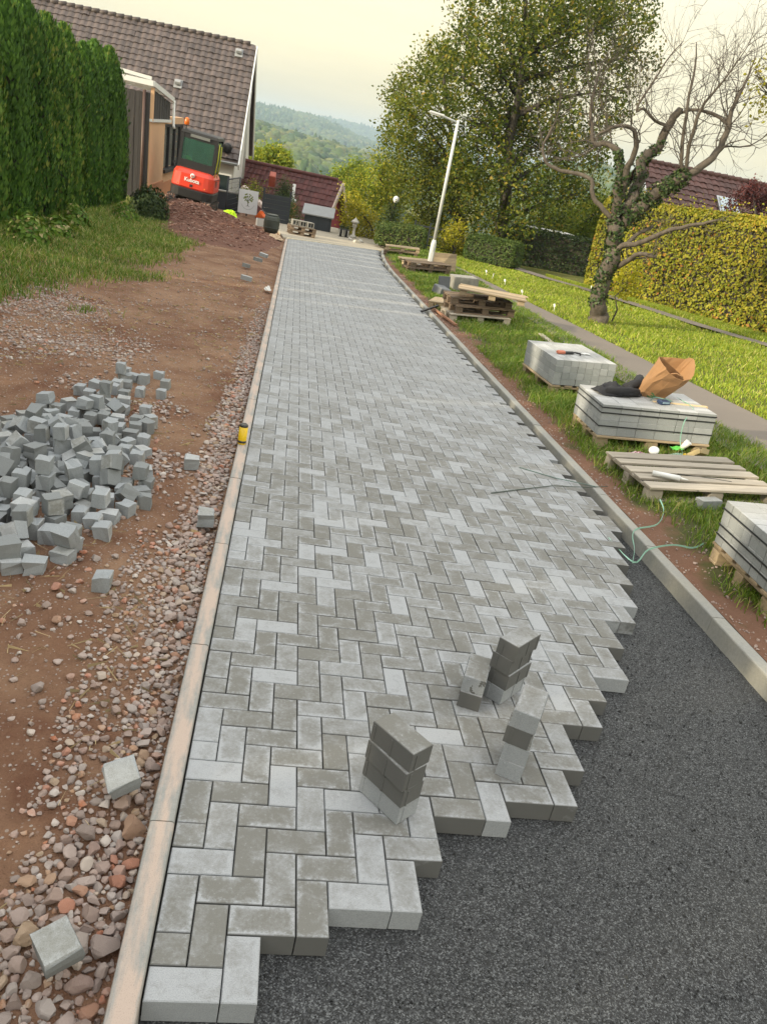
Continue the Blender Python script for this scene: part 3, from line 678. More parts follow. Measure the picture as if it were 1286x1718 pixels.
def gravel_w(x, y):
    """how densely stones lie: thick along the kerb, patches elsewhere"""
    edge = 0.36 + 0.15*vnoise(y*0.9, y*0 + 3, 31) + 0.25*np.exp(-((y - 0.2)/0.5)**2)
    w = sstep(0, 0.22, (x + edge))
    far = np.clip(1 - (y - 6)/9, 0.25, 1)
    p = sstep(0.0, 0.45, vnoise(x*0.9, y*0.7, 33))*0.26
    pile = 0.8*sstep(1.25, 0.7, np.hypot((x + 1.25)/0.85, (y - 4.2)/2.0))*sstep(-0.3, 0.25, vnoise(x*2, y*2, 38))
    upper = 0.95*sstep(7.2, 8.2, y)*sstep(-1.6, -2.4, x)*sstep(10.5, 9.2, y + 0.5*(x + 3))
    upper2 = 0.75*np.exp(-((y - 7.0)/0.9)**2)*sstep(-0.9, -1.5, x)
    return np.clip(np.maximum.reduce([w*far, p*0.5, pile*0.55, upper, upper2]), 0, 1)
pts = []
cell = {}
def try_add(x, y, r):
    key = (int(x/0.07), int(y/0.07))
    for i in (-1, 0, 1):
        for j in (-1, 0, 1):
            for (a, b, q) in cell.get((key[0]+i, key[1]+j), ()):
                if (a-x)**2 + (b-y)**2 < (0.66*(q + r))**2: return False
    cell.setdefault(key, []).append((x, y, r)); pts.append((x, y, r)); return True
# the biggest stones by the foot of the picture
for (x, y, r) in [(-0.235,-0.10,0.062),(-0.335,-0.02,0.045),(-0.135,-0.055,0.047),(-0.14,0.19,0.047),(-0.175,0.085,0.040),(-0.245,0.02,0.043),(-0.30,0.09,0.035),(-0.125,0.30,0.028),(-0.36,-0.13,0.045),
                  (-0.15,-0.17,0.05),(-0.29,-0.21,0.05),(-0.42,0.03,0.03),(-0.13,-0.29,0.05),(-0.25,-0.31,0.05),(-0.40,-0.26,0.05),(-0.15,0.42,0.034),(-0.24,0.40,0.036),(-0.12,0.50,0.036),(-0.14,0.62,0.05),(-0.27,0.30,0.028)]: try_add(x, y, r)
lrng = random.Random(5)
for r0, r1, tries, ymax in ((0.030, 0.044, 1600, 3.5), (0.020, 0.030, 14000, 7), (0.012, 0.020, 70000, 12)):
    for _ in range(tries):
        x = lrng.uniform(-3.2 if lrng.random() < 0.6 else -0.9, -0.1); y = -0.7 + (ymax + 0.7)*lrng.random()**1.25; r = lrng.uniform(r0, r1)
        if x + r > -0.088: continue
        w = float(gravel_w(x, y)); 
        if r0 >= 0.03: w *= (0.8 if x > -0.42 else 0.06)*(1.0 if y < 1.2 else 0.35)
        if lrng.random() < w*w*1.1: try_add(x, y, r)
for r0, r1, tries in ((0.014, 0.022, 5000), (0.008, 0.014, 14000)):              # smaller stones filling the gaps beside the kerb
    for _ in range(tries):
        y = -0.6 + 3.4*lrng.random()**1.2; x = -0.10 - 0.42*lrng.random()
        r = lrng.uniform(r0, r1)
        if x + r < -0.088 and lrng.random() < float(gravel_w(x, y)): try_add(x, y, r)
P = np.array(pts)
order = np.argsort(-(P[:, 2]/(np.hypot(P[:, 1] + 1.3, 2.0)))); big = order[:290]; rest = order[290:]
base_h = lefth(P[:, 0], P[:, 1])
stmesh = [np_mesh("stone", V, F, M_STONE, smooth=False, attrs={"rnd": np.zeros(len(V))}) for V, F in ST]
for i in big:
    x, y, r = P[i]; o = bpy.data.objects.new("stone", stmesh[lrng.randrange(len(stmesh))]); COL.objects.link(o); o.parent = dirt
    o.location = (x, y, base_h[i] + r*lrng.uniform(0.1, 0.7)); o.scale = (r*1.12, r*1.12, r*lrng.uniform(0.9, 1.3)); o.rotation_euler = (lrng.uniform(-0.4, 0.4), lrng.uniform(-0.4, 0.4), lrng.uniform(0, 6.28))
Q = P[rest]; n = len(Q)
S = np.stack([Q[:, 2]*1.12, Q[:, 2]*1.12, Q[:, 2]*rng.uniform(0.85, 1.3, n)], 1)
V1, F1, R1 = scatter(ST2, np.stack([Q[:, 0], Q[:, 1], base_h[rest] + Q[:, 2]*rng.uniform(0.2, 0.5, n)], 1), S, rng.uniform(0, 6.28, n), rng.uniform(0, 1, n))
# pebbles and crumbs
n = 32000; px = rng.uniform(-3.6, -0.1, n); py = -0.8 + 13*rng.uniform(0, 1, n)**1.4; keep = rng.uniform(0, 1, n) < 0.20 + 0.80*gravel_w(px, py)
px, py = px[keep], py[keep]; n = len(px); pr_ = rng.uniform(0.0035, 0.0115, n)
V2, F2, R2 = scatter(ST1, np.stack([px, py, lefth(px, py) + pr_*0.3], 1), pr_*1.1, rng.uniform(0, 6.28, n), rng.uniform(0, 1, n))
n = 9000; px = rng.uniform(-3.2, -0.12, n); py = 6 + 18*rng.uniform(0, 1, n)**1.3; keep = rng.uniform(0, 1, n) < 0.18 + 0.8*sstep(-0.7, -0.2, px)*sstep(18, 8, py) + 0.5*sstep(0.1, 0.5, vnoise(px*0.8, py*0.6, 35))
px, py = px[keep], py[keep]; n = len(px); pr_ = rng.uniform(0.008, 0.030, n)*rng.uniform(0.4, 1, n)
V3, F3, R3 = scatter(ST1, np.stack([px, py, lefth(px, py) + pr_*0.3], 1), pr_*1.1, rng.uniform(0, 6.28, n), rng.uniform(0, 1, n))
o = np_obj("gravel", np.concatenate([V1, V2, V3]), np.concatenate([F1, F2 + len(V1), F3 + len(V1) + len(V2)]), M_STONE, dirt, attrs={"rnd": np.concatenate([R1, R2, R3])}); tag(o, kind="stuff")
n = 2600; px = rng.uniform(-2.6, -0.2, n); py = -0.5 + 15*rng.uniform(0, 1, n)**1.3; keep = vnoise(px*1.3, py*1.3, 37) > -0.1; px, py = px[keep], py[keep]; n = len(px)
a_ = rng.uniform(0, 6.28, n); l_ = rng.uniform(0.03, 0.11, n); w_ = rng.uniform(0.0006, 0.0014, n); c_, s_ = np.cos(a_), np.sin(a_); z0 = lefth(px, py) + 0.006
q = np.stack([np.stack([px - c_*l_/2 - s_*w_, py - s_*l_/2 + c_*w_, z0], 1), np.stack([px - c_*l_/2 + s_*w_, py - s_*l_/2 - c_*w_, z0], 1), np.stack([px + c_*l_/2 + s_*w_, py + s_*l_/2 - c_*w_, z0 + rng.uniform(0, 0.03, n)], 1), np.stack([px + c_*l_/2 - s_*w_, py + s_*l_/2 + c_*w_, z0 + rng.uniform(0, 0.03, n)], 1)], 1).reshape(-1, 3)
o = np_obj("dry_straw", q, (np.arange(n)*4)[:, None] + np.array([0, 1, 2, 3]), simple("straw", (0.40, 0.31, 0.17), 0.8, rv=0.4), dirt, attrs={"rnd": np.repeat(rng.uniform(0, 1, n), 4)}); tag(o, kind="stuff")

# ------------------------------------------------------------------ right: verge, footpath, meadow, upper path
def righth(x, y): return zr(x, y) + 0.012*vnoise(x*2, y*2, 41) + 0.008*vnoise(x*9, y*9, 42)
xs = np.concatenate([np.linspace(3.045, 4.0, 30), np.linspace(4.05, 6.0, 24)]); ys = np.linspace(-2, 40, 420); X, Y, F = grid(xs, ys)
X2 = np.where(X < 4.0, X + (xin(Y) - 2.955)*(1 - (X - 3.045)/0.955), X)
def verge_mat():
    m, nt, N, L, b = new_mat("verge_soil"); co = objco(nt); sp = nd(nt, "ShaderNodeSeparateXYZ"); L.new(co, sp.inputs[0])
    n1 = noise_n(nt, co, 2.2, 4, 0.6); n2 = noise_n(nt, co, 9, 5, 0.65); n3 = noise_n(nt, co, 70, 4, 0.7)
    d = mixc(nt, n2, (0.16, 0.075, 0.048), (0.26, 0.15, 0.105)); g_ = mixc(nt, n2, (0.06, 0.075, 0.022), (0.10, 0.105, 0.04))
    f = math_n(nt, 'ADD', math_n(nt, 'SUBTRACT', sp.outputs[0], 3.22), math_n(nt, 'MULTIPLY', math_n(nt, 'SUBTRACT', n1, 0.5), 1.2))
    c = mixc(nt, ramp(nt, f, [(0.0, (0,)*3), (0.22, (1,)*3)]), d, g_); c = mixc(nt, math_n(nt, 'MULTIPLY', n3, 0.5), c, (0.05, 0.035, 0.02))
    L.new(c, b.inputs["Base Color"]); b.inputs["Roughness"].default_value = 0.95; b.inputs["Specular IOR Level"].default_value = 0.2
    bump_n(nt, math_n(nt, 'ADD', n2, n3), 0.8, 0.015, b); return m
verge = np_obj("verge", np.stack([X2, Y, righth(X2, Y)], 1), F, verge_mat(), smooth=True); verge.matrix_world = TILT; tag(verge, "soil and grass verge between kerb and footpath", kind="structure")
n = 3000; px = 3.06 + 0.55*rng.uniform(0, 1, n)**1.6; py = rng.uniform(0.5, 20, n); px = px + xin(py) - 2.955; pr_ = rng.uniform(0.005, 0.022, n)*rng.uniform(0.4, 1, n)
V, F, R = scatter(ST1, np.stack([px, py, righth(px, py) + pr_*0.3], 1), pr_, rng.uniform(0, 6.28, n), np.where(rng.uniform(0, 1, n) < 0.75, rng.uniform(0.62, 0.70, n), rng.uniform(0, 1, n)))
o = np_obj("verge_gravel", V, F, M_STONE, verge, attrs={"rnd": R}); tag(o, kind="stuff")

def path_l(y): return 5.03 + 0.012*np.clip(np.asarray(y, float) - 10, 0, None)
def path_r(y): return 6.68 - 0.062*np.clip(np.asarray(y, float) - 7.5, -6, 17)
U, Y, F = grid(np.linspace(0, 1, 14), np.linspace(-3, 41, 200))
X = path_l(Y)*(1 - U) + path_r(Y)*U + 0.03*vnoise(Y*0.7, U*0, 44)
o = np_obj("footpath", np.stack([X, Y, zr(X, Y) + 0.028 + 0.006*vnoise(X*2, Y*2, 45)], 1), F, M_ASPH, smooth=True); o.matrix_world = TILT; tag(o, "narrow worn asphalt footpath beside the verge", kind="structure")
# hedge line on the right and the upper path in front of it (road frame)
HB0 = np.array([10.2, 25.4]); HB1 = np.array([16.4, 12.6]); HD = (HB1 - HB0)/np.linalg.norm(HB1 - HB0); HN = np.array([HD[1], -HD[0]])
if HN[0] > 0: HN = -HN
UP = np.array([(8.6, 29.5), (8.9, 28), (9.4, 26.2), (10.0, 24.8), (10.75, 22), (11.4, 18.6), (12.3, 16.2), (13.8, 12.8), (15, 10)])
def upx(y): return np.interp(-np.asarray(y, float), -UP[:, 1], UP[:, 0])
xs = np.linspace(5.45, 30, 100); ys = np.linspace(-3, 48, 160); X, Y, F = grid(xs, ys)
meadow = np_obj("meadow", np.stack([X, Y, zr(X, Y) + 0.015 + 0.05*vnoise(X*0.5, Y*0.5, 46)*(X > 7.2)], 1), F, M_TURF, smooth=True); meadow.matrix_world = TILT
tag(meadow, "sloping lawn soil between footpath and beech hedge", kind="structure")
mb = MB(); yy = np.linspace(29.5, 10, 60)
for a, b in zip(yy[:-1], yy[1:]):
    q = [(upx(a) - 0.40, a), (upx(a) + 0.40, a), (upx(b) + 0.40, b), (upx(b) - 0.40, b)]
    mb.add([(p[0], p[1], float(zr(p[0], p[1])) + 0.065) for p in q], [(0, 1, 2, 3)])
o = fix_normals(mb.build("upper_path", M_ASPH)); o.matrix_world = TILT; tag(o, "narrow path along the foot of the beech hedge", kind="structure")

def blades(x, y, z, h, w, lean, seed, two=True):
    """grass blades as bent tapering strips"""
    r = np.random.default_rng(seed); n = len(x); a = r.uniform(0, 6.28, n); l = a + r.normal(0, 0.7, n) + 1.57
    dx, dy = np.cos(a)*w/2, np.sin(a)*w/2; lx, ly = np.cos(l)*lean*h, np.sin(l)*lean*h
    p = np.stack([x, y, z], 1)
    v = np.stack([p + np.stack([-dx, -dy, 0*h], 1), p + np.stack([dx, dy, 0*h], 1), p + np.stack([dx*0.8 + lx*0.35, dy*0.8 + ly*0.35, h*0.6], 1), p + np.stack([-dx*0.8 + lx*0.35, -dy*0.8 + ly*0.35, h*0.6], 1), p + np.stack([lx, ly, h*0.95], 1)], 1)
    b = np.arange(n)[:, None]*5
    F = np.concatenate([b + [0, 1, 2], b + [0, 2, 3], b + [3, 2, 4]]); return v.reshape(-1, 3), F, np.repeat(r.uniform(0, 1, n), 5)
def grass(name, mat, label, x, y, hf, h, w, lean, seed, rndshift=None):
    V, F, R = blades(x, y, hf(x, y), h, w, lean, seed)
    if rndshift is not None: R = np.clip(R*0.75 + np.repeat(rndshift, 5)*0.25, 0, 1)
    o = np_obj(name, V, F, mat, attrs={"rnd": R}); o.matrix_world = TILT; return tag(o, label, "grass", kind="stuff")
# verge grass
n = 140000; y = 1.2 + 32*rng.uniform(0, 1, n)**1.9; x = rng.uniform(3.2, 5.5, n)
d = sstep(0.0, 0.40, x - 3.15 - (xin(y) - 2.955) + 0.38*vnoise(x*1.4, y*1.1, 51) + 0.06) * (0.55 + 0.45*sstep(-0.4, 0.3, vnoise(x*2.2, y*2.2, 52)))
k = rng.uniform(0, 1, n) < d; x, y = x[k], y[k]; n = len(x); tall = 1 + 0.6*sstep(0, 0.6, vnoise(x*1.1, y*1.1, 53))
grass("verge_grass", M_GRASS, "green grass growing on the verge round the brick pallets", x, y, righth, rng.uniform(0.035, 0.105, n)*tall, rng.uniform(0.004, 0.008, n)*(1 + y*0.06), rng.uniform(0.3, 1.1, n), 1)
# meadow
n = 210000; x = rng.uniform(5.5, 15, n); y = 6.5 + 30*rng.uniform(0, 1, n)**1.25
k = (x > path_r(y) - 0.03*rng.uniform(0, 1, n)) & (x < upx(y) - 0.28) & (rng.uniform(0, 1, n) < 0.6 + 0.4*vnoise(x, y, 55)); x, y = x[k], y[k]; n = len(x)
def meadh(x, y): return zr(x, y) + 0.015 + 0.05*vnoise(x*0.5, y*0.5, 46)*(x > 7.2)
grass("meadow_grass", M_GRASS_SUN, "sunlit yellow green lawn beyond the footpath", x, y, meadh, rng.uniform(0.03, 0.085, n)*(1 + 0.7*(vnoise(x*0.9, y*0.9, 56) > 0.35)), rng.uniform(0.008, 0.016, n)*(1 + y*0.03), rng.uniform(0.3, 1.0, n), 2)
# strip of grass at the foot of the hedge
n = 30000; y = rng.uniform(12, 27, n); hx = HB0[0] + (y - HB0[1])*HD[0]/HD[1]; u = rng.uniform(0, 1, n); q = np.stack([upx(y) + 0.28 + u*np.clip(hx - upx(y) - 0.28, 0.05, None), y], 1)
grass("hedge_foot_grass", M_GRASS_SUN, "thin grass strip between the upper path and the beech hedge", q[:, 0], q[:, 1], lambda x, y: zr(x, y) + 0.05, rng.uniform(0.05, 0.14, n), rng.uniform(0.01, 0.02, n), rng.uniform(0.3, 0.9, n), 3)
# rough grass on the left under the thujas
def left_edge(y): return np.interp(y, [7, 8.5, 10, 12, 15, 19, 23, 30], [-3.9, -3.2, -2.75, -2.45, -2.35, -2.55, -3.3, -4.6])
n = 120000; x = rng.uniform(-6.5, -1.6, n); y = 7.0 + 24*rng.uniform(0, 1, n)**1.2
d = sstep(0.45, -0.35, x - left_edge(y) + 0.55*vnoise(x*1.2, y*0.9, 61)) + 0.5*sstep(0.25, 0.55, vnoise(x*1.1, y*0.8, 62))*((y < 9.5) & (x < -1.6)); k = rng.uniform(0, 1, n) < d*0.95; x, y = x[k], y[k]; n = len(x)
hh = rng.uniform(0.04, 0.12, n)*(1 + 1.3*sstep(-3.6, -4.8, x)*rng.uniform(0, 1, n)); 
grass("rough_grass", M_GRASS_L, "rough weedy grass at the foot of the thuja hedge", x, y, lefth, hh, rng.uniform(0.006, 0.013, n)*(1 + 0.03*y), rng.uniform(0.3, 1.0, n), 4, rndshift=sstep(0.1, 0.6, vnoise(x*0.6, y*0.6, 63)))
# ------------------------------------------------------------------ vegetation
def leaf_cloud(P, size, seed, aspect=0.6, nrm=None, up=0.25):
    """one small bent quad for each point, facing mostly outwards / upwards"""
    r = np.random.default_rng(seed); n = len(P)
    d = r.normal(0, 1, (n, 3)); d[:, 2] += up
    if nrm is not None: d = d*0.55 + nrm
    d /= np.linalg.norm(d, axis=1)[:, None] + 1e-9
    a = np.cross(d, r.normal(0, 1, (n, 3))); a /= np.linalg.norm(a, axis=1)[:, None] + 1e-9; b = np.cross(d, a)
    s = (size*r.uniform(0.6, 1.35, n))[:, None] if np.ndim(size) == 0 else (size*r.uniform(0.7, 1.3, n))[:, None]
    V = np.stack([P - a*s*0.5, P - b*s*0.5*aspect + d*s*0.08, P + a*s*0.5, P + b*s*0.5*aspect + d*s*0.08], 1).reshape(-1, 3)
    F = (np.arange(n)*4)[:, None] + np.array([0, 1, 2, 3]); return V, F, np.repeat(r.uniform(0, 1, n), 4)

# --- thuja hedge on the left: each column a tree
def thuja_mesh(seed, H, R, n):
    r = np.random.default_rng(seed)
    t = r.uniform(0, 1, n)**0.9; ang = r.uniform(0, 6.28, n)
    prof = np.interp(t, [0, 0.06, 0.3, 0.6, 0.85, 0.95, 1.0], [0.72, 0.95, 1.0, 0.92, 0.62, 0.34, 0.05])
    ribs = 1 + 0.13*vnoise(ang*1.9 + seed, t*5.0, seed, 2) + 0.06*np.sin(ang*5 + seed + 3*t)
    rad = R*prof*ribs*(1 - 0.20*r.uniform(0, 1, n)**2) + np.where(r.uniform(0, 1, n) < 0.05, r.uniform(0.02, 0.12, n), 0)
    P = np.stack([np.cos(ang)*rad, np.sin(ang)*rad, t*H], 1)
    # upright feathery sprays lying against the column
    nr = np.stack([np.cos(ang), np.sin(ang), 0.15 + 0*ang], 1)
    h = r.uniform(0.06, 0.145, n); w = h*0.27; tx = np.stack([-np.sin(ang), np.cos(ang), 0*ang], 1); tw = r.normal(0, 0.38, n)[:, None]
    a = tx*np.cos(tw) + nr*np.sin(tw); upv = np.stack([0.22*np.cos(ang) + r.normal(0, 0.14, n), 0.22*np.sin(ang) + r.normal(0, 0.14, n), np.ones(n)], 1)
    V = np.stack([P, P + a*w[:, None] + upv*h[:, None]*0.5, P + upv*h[:, None]*1.05, P - a*w[:, None] + upv*h[:, None]*0.45], 1).reshape(-1, 3)
    F = (np.arange(n)*4)[:, None] + np.array([0, 1, 2, 3])
    R_ = np.clip(r.uniform(0, 1, n)*0.75 + 0.2*(t > 0.9) + r.normal(0.08, 0.09) + 0.12*vnoise(ang*2, t*9, seed + 3, 2), 0, 1)
    return V, F, np.repeat(R_, 4)
TH_Y = [9.3, 10.6, 11.9, 13.25, 14.5, 15.8, 17.1, 18.5, 19.9, 21.3, 22.7, 24.1]
TH_TOT = len(TH_Y)
ordn = {3: "cut by the left edge of the picture", 4: "second in the visible row", 5: "third in the visible row", 6: "fourth in the visible row", 7: "fifth in the visible row",
        8: "fourth from the annex end", 9: "third from the annex end", 10: "second from the annex end", 11: "last of the row, next to the annex"}
TH_Y = [-13 + 1.08*k for k in range(0, 21)] + TH_Y
for i, yy in enumerate(TH_Y):
    xx = -5.62 + 0.012*(yy - 14) + random.uniform(-0.08, 0.08); H = 4.0 + random.uniform(-0.12, 0.18) - 0.0*yy
    k = i - 21; vis = k >= 3
    lab = ("tall dark green columnar thuja, " + ordn[k]) if vis else "tall dark green columnar thuja further along the hedge beyond the left edge of the picture"
    g0 = G(xx, yy, -0.05)
    t = thing("thuja_tree", lab, "tree", g0, random.uniform(0, 6), "columnar thujas of the left hedge")
    V, F, R = thuja_mesh(100 + i, H, 0.53 + random.uniform(-0.04, 0.08), 15000 if vis else 4200)
    np_obj("crown", V, F, M_THUJA, t, attrs={"rnd": R})
    mb = MB(); mb.tube([(0, 0, -0.1), (0.02, 0, 1.2), (0, 0.03, H*0.93)], [0.07, 0.05, 0.015], 7); mb.build("trunk", M_BARK_D, t)
    # dense inner shade of old twigs
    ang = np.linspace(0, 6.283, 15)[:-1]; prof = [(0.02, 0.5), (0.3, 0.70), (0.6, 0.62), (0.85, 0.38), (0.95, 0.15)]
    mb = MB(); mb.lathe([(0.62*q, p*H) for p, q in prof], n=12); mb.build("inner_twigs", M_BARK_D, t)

# --- weeds and a green bush at the foot of the thujas
def bush(name, label, cat, loc, r, h, n, mat, leaf, group=None, seed=0, stems=6, shape=1.0):
    t = thing(name, label, cat, loc, 0, group); rr = np.random.default_rng(seed)
    d = rr.normal(0, 1, (n, 3)); d /= np.linalg.norm(d, axis=1)[:, None]; d[:, 2] = np.abs(d[:, 2])
    lump = 1 + 0.22*vnoise(np.arctan2(d[:, 1], d[:, 0])*1.6 + seed, d[:, 2]*3, seed, 2)
    P = d*lump[:, None]*(rr.uniform(0.45, 1, n)**0.5)[:, None]*np.array([r, r, h])*shape; P[:, 2] += 0.03
    V, F, R = leaf_cloud(P, leaf, seed, 0.62, d); np_obj("foliage", V, F, mat, t, attrs={"rnd": R})
    mb = MB()
    for k in range(stems):
        a = rr.uniform(0, 6.28); mb.tube([(0, 0, -0.05), (math.cos(a)*r*0.3, math.sin(a)*r*0.3, h*0.45), (math.cos(a)*r*0.65, math.sin(a)*r*0.65, h*0.8)], [0.018, 0.012, 0.004], 5)
    mb.build("stems", M_BARK_D, t); return t
bush("leafy_bush", "dark leafy bush between the thujas and the orange annex", "bush", G(-4.05, 22.9), 0.62, 0.85, 2400, M_DARKLEAF, 0.10, seed=3)
for k, (x, y, r, h) in enumerate([(-4.35, 13.2, 0.42, 0.55), (-4.3, 14.7, 0.34, 0.42), (-4.5, 16.8, 0.36, 0.5), (-4.25, 20.6, 0.40, 0.48)]):
    bush("weed_clump", ["straggly weed clump nearest the picture's left edge under the thujas", "second straggly weed clump under the thujas from the left", "third straggly weed clump under the thujas from the left", "low weed clump on the grass beside the dark bush"][k], "weeds", G(x, y, -0.03), r, h, 750, M_GRASS_L, 0.09, "weeds under the thujas", seed=30 + k, stems=4)

# --- clipped hedges
def box_hedge(name, label, cat, a, b, w, h, n, mat, leaf, seed, top_mat=None, rounding=0.18):
    """a,b: ends on the ground (road frame xy)"""
    A, B = G(*a), G(*b); d = (B - A); Ln = d.length; rz = math.atan2(d.y, d.x); pitch = math.atan2(d.z, math.hypot(d.x, d.y))
    t = thing(name, label, cat, A, 0); t.matrix_world = Matrix.Translation(A) @ Matrix.Rotation(rz, 4, 'Z') @ Matrix.Rotation(-pitch, 4, 'Y')
    r = np.random.default_rng(seed)
    ar = np.array([Ln*h, Ln*h, Ln*w, w*h, w*h]); pick = r.choice(5, n, p=ar/ar.sum()); u, v = r.uniform(0, 1, n), r.uniform(0, 1, n)
    P = np.zeros((n, 3)); N = np.zeros((n, 3))
    for k in range(5):
        m_ = pick == k
        if k < 2: P[m_] = np.stack([u[m_]*Ln, np.full(m_.sum(), (-1 if k == 0 else 1)*w/2), v[m_]*h], 1); N[m_] = (0, -1 if k == 0 else 1, 0)
        elif k == 2: P[m_] = np.stack([u[m_]*Ln, (v[m_] - 0.5)*w, np.full(m_.sum(), h)], 1); N[m_] = (0, 0, 1)
        else: P[m_] = np.stack([np.full(m_.sum(), 0 if k == 3 else Ln), (u[m_] - 0.5)*w, v[m_]*h], 1); N[m_] = (-1 if k == 3 else 1, 0, 0)
    # round the arrises and roughen
    c = np.array([Ln/2, 0, h/2]); half = np.array([Ln/2, w/2, h/2]); q = np.abs(P - c)/half
    ex = np.clip(q - (1 - rounding/half*1.0), 0, None)*half/rounding; exs = np.linalg.norm(ex, axis=1); sc_ = np.where(exs > 1, 1/np.maximum(exs, 1e-6), 1.0)
    P = c + np.sign(P - c)*(np.minimum(q, 1 - rounding/half)*half + ex*sc_[:, None]*rounding)
    bump_ = 0.10*vnoise(P[:, 0]*1.1 + P[:, 1]*2 + seed, P[:, 2]*1.6, seed, 3)
    P += N*(bump_ - r.uniform(0, 1, n)**2*0.16)[:, None]
    V, F, R = leaf_cloud(P, leaf, seed, 0.62, N*0.9); R2 = np.clip(R*0.7 + 0.3*np.repeat(sstep(-0.5, 0.6, vnoise(P[:, 0]*0.7, P[:, 2]*0.9 + 5, seed + 3)), 4), 0, 1)
    np_obj("foliage", V, F, mat, t, attrs={"rnd": R2})
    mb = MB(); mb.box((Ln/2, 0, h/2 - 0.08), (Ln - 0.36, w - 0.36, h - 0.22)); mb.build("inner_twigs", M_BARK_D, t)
    mb = MB()
    for k in range(int(Ln/0.5)): mb.tube([(0.25 + k*0.5, r.uniform(-0.1, 0.1), -0.1), (0.25 + k*0.5 + r.uniform(-0.1, 0.1), r.uniform(-0.2, 0.2), h*0.6)], [0.03, 0.015], 5)
    mb.build("stems", M_BARK_D, t); return t, Ln
hc = HB0 - HN*0.75
bh, bhL = box_hedge("beech_hedge", "tall yellow green beech hedge on the right beyond the lawn", "hedge", tuple(hc), tuple(HB1 - HN*0.75), 1.5, 3.05, 52000, M_BEECH, 0.10, 71, rounding=0.3)
# long shoots standing up from the top
r = np.random.default_rng(5); n = 900; P = np.stack([r.uniform(0, bhL, n), r.uniform(-0.6, 0.6, n), 3.02 + r.uniform(0, 1, n)**2.5*0.45], 1)
V, F, R = leaf_cloud(P, 0.09, 6); np_obj("shoots", V, F, M_BEECH, bh, attrs={"rnd": R})
box_hedge("clipped_hedge", "low clipped hedge behind the far pallets, left of the lamp post", "hedge", (3.35, 30.3), (5.35, 30.0), 1.5, 0.86, 7500, M_CLIPPED, 0.07, 72, rounding=0.3)
box_hedge("clipped_hedge", "rounded clipped hedge right of the lamp post beside the footpath", "hedge", (6.9, 29.6), (8.75, 28.3), 1.2, 1.05, 9000, M_CLIPPED, 0.07, 73, rounding=0.35)
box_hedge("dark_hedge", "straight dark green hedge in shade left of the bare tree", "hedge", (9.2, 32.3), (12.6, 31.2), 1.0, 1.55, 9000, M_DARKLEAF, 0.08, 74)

# --- broadleaf trees made of leafy boughs
def bough_tree(name, label, base, clumps, trunk_r, n_leaf, mat, leaf, seed, bark=M_BARK_D, droop=0.0, group=None, density=None, inner=0.25, trunk_top=None):
    """clumps: (centre world, radius) pairs; leaves hang in sprays round every bough end"""
    B = Vector(base); t = thing(name, label, "tree", B, 0, group); r = np.random.default_rng(seed)
    C = np.array([(Vector(c) - B)[:] for c, _ in clumps]); Rr = np.array([q for _, q in clumps])
    wts = Rr**2.2; wts /= wts.sum()
    # twigs (spray centres) inside the boughs, then leaves round each
    ns = n_leaf//16; ci = r.choice(len(C), ns, p=wts); d = r.normal(0, 1, (ns, 3)); d /= np.linalg.norm(d, axis=1)[:, None]
    S = C[ci] + d*(Rr[ci]*0.92*r.uniform(inner, 1.05, ns)**0.6)[:, None]*np.array([1, 1, 0.9])
    S[:, 2] -= droop*r.uniform(0, 1, ns)*Rr[ci]
    li = np.repeat(np.arange(ns), 16); P = S[li] + r.normal(0, 0.16, (len(li), 3))*np.array([1, 1, 1.2])
    P[:, 2] -= np.abs(r.normal(0, 0.15, len(li)))
    V, F, R = leaf_cloud(P, leaf, seed + 1, 0.62)
    shade = np.repeat(np.clip(r.uniform(0, 1, ns), 0, 1), 16); R2 = np.clip(R*0.6 + 0.4*np.repeat(shade, 4), 0, 1)
    np_obj("crown", V, F, mat, t, attrs={"rnd": R2})
    top = Vector(trunk_top) - B if trunk_top is not None else Vector(C[np.argmax(C[:, 2])]); mb = MB()
    pts = [Vector((0, 0, -0.3))] + [top*k + Vector((r.normal(0, 0.12), r.normal(0, 0.12), 0)) for k in (0.25, 0.5, 0.75)] + [top]
    mb.tube(pts, [trunk_r*1.2, trunk_r, trunk_r*0.75, trunk_r*0.5, trunk_r*0.15], 9, jit=0.08); mb.build("trunk", bark, t)
    mb = MB()
    for c, q in zip(C, Rr):
        k = np.clip((c[2] - 0.35*np.hypot(c[0], c[1]) - q*0.3)/max(top.z, 0.1), 0.12, 0.85); st = top*float(k); e = Vector(c)
        mid = st.lerp(e, 0.5) + Vector((0, 0, 0.15*q)); mb.tube([st, mid, e], [trunk_r*0.42, trunk_r*0.24, trunk_r*0.07], 6)
        for _ in range(7):
            v = Vector(r.normal(0, 1, 3)).normalized()*q*0.9; mb.tube([mid.lerp(e, r.uniform(0.2, 1)), e + v*0.5 + Vector((0, 0, 0.05*q)), e + v], [trunk_r*0.09, trunk_r*0.05, 0.006], 4)
    mb.build("limbs", bark, t); return t
def boughs(lst): return [(Vector(q[:3]), q[3]) for q in lst]
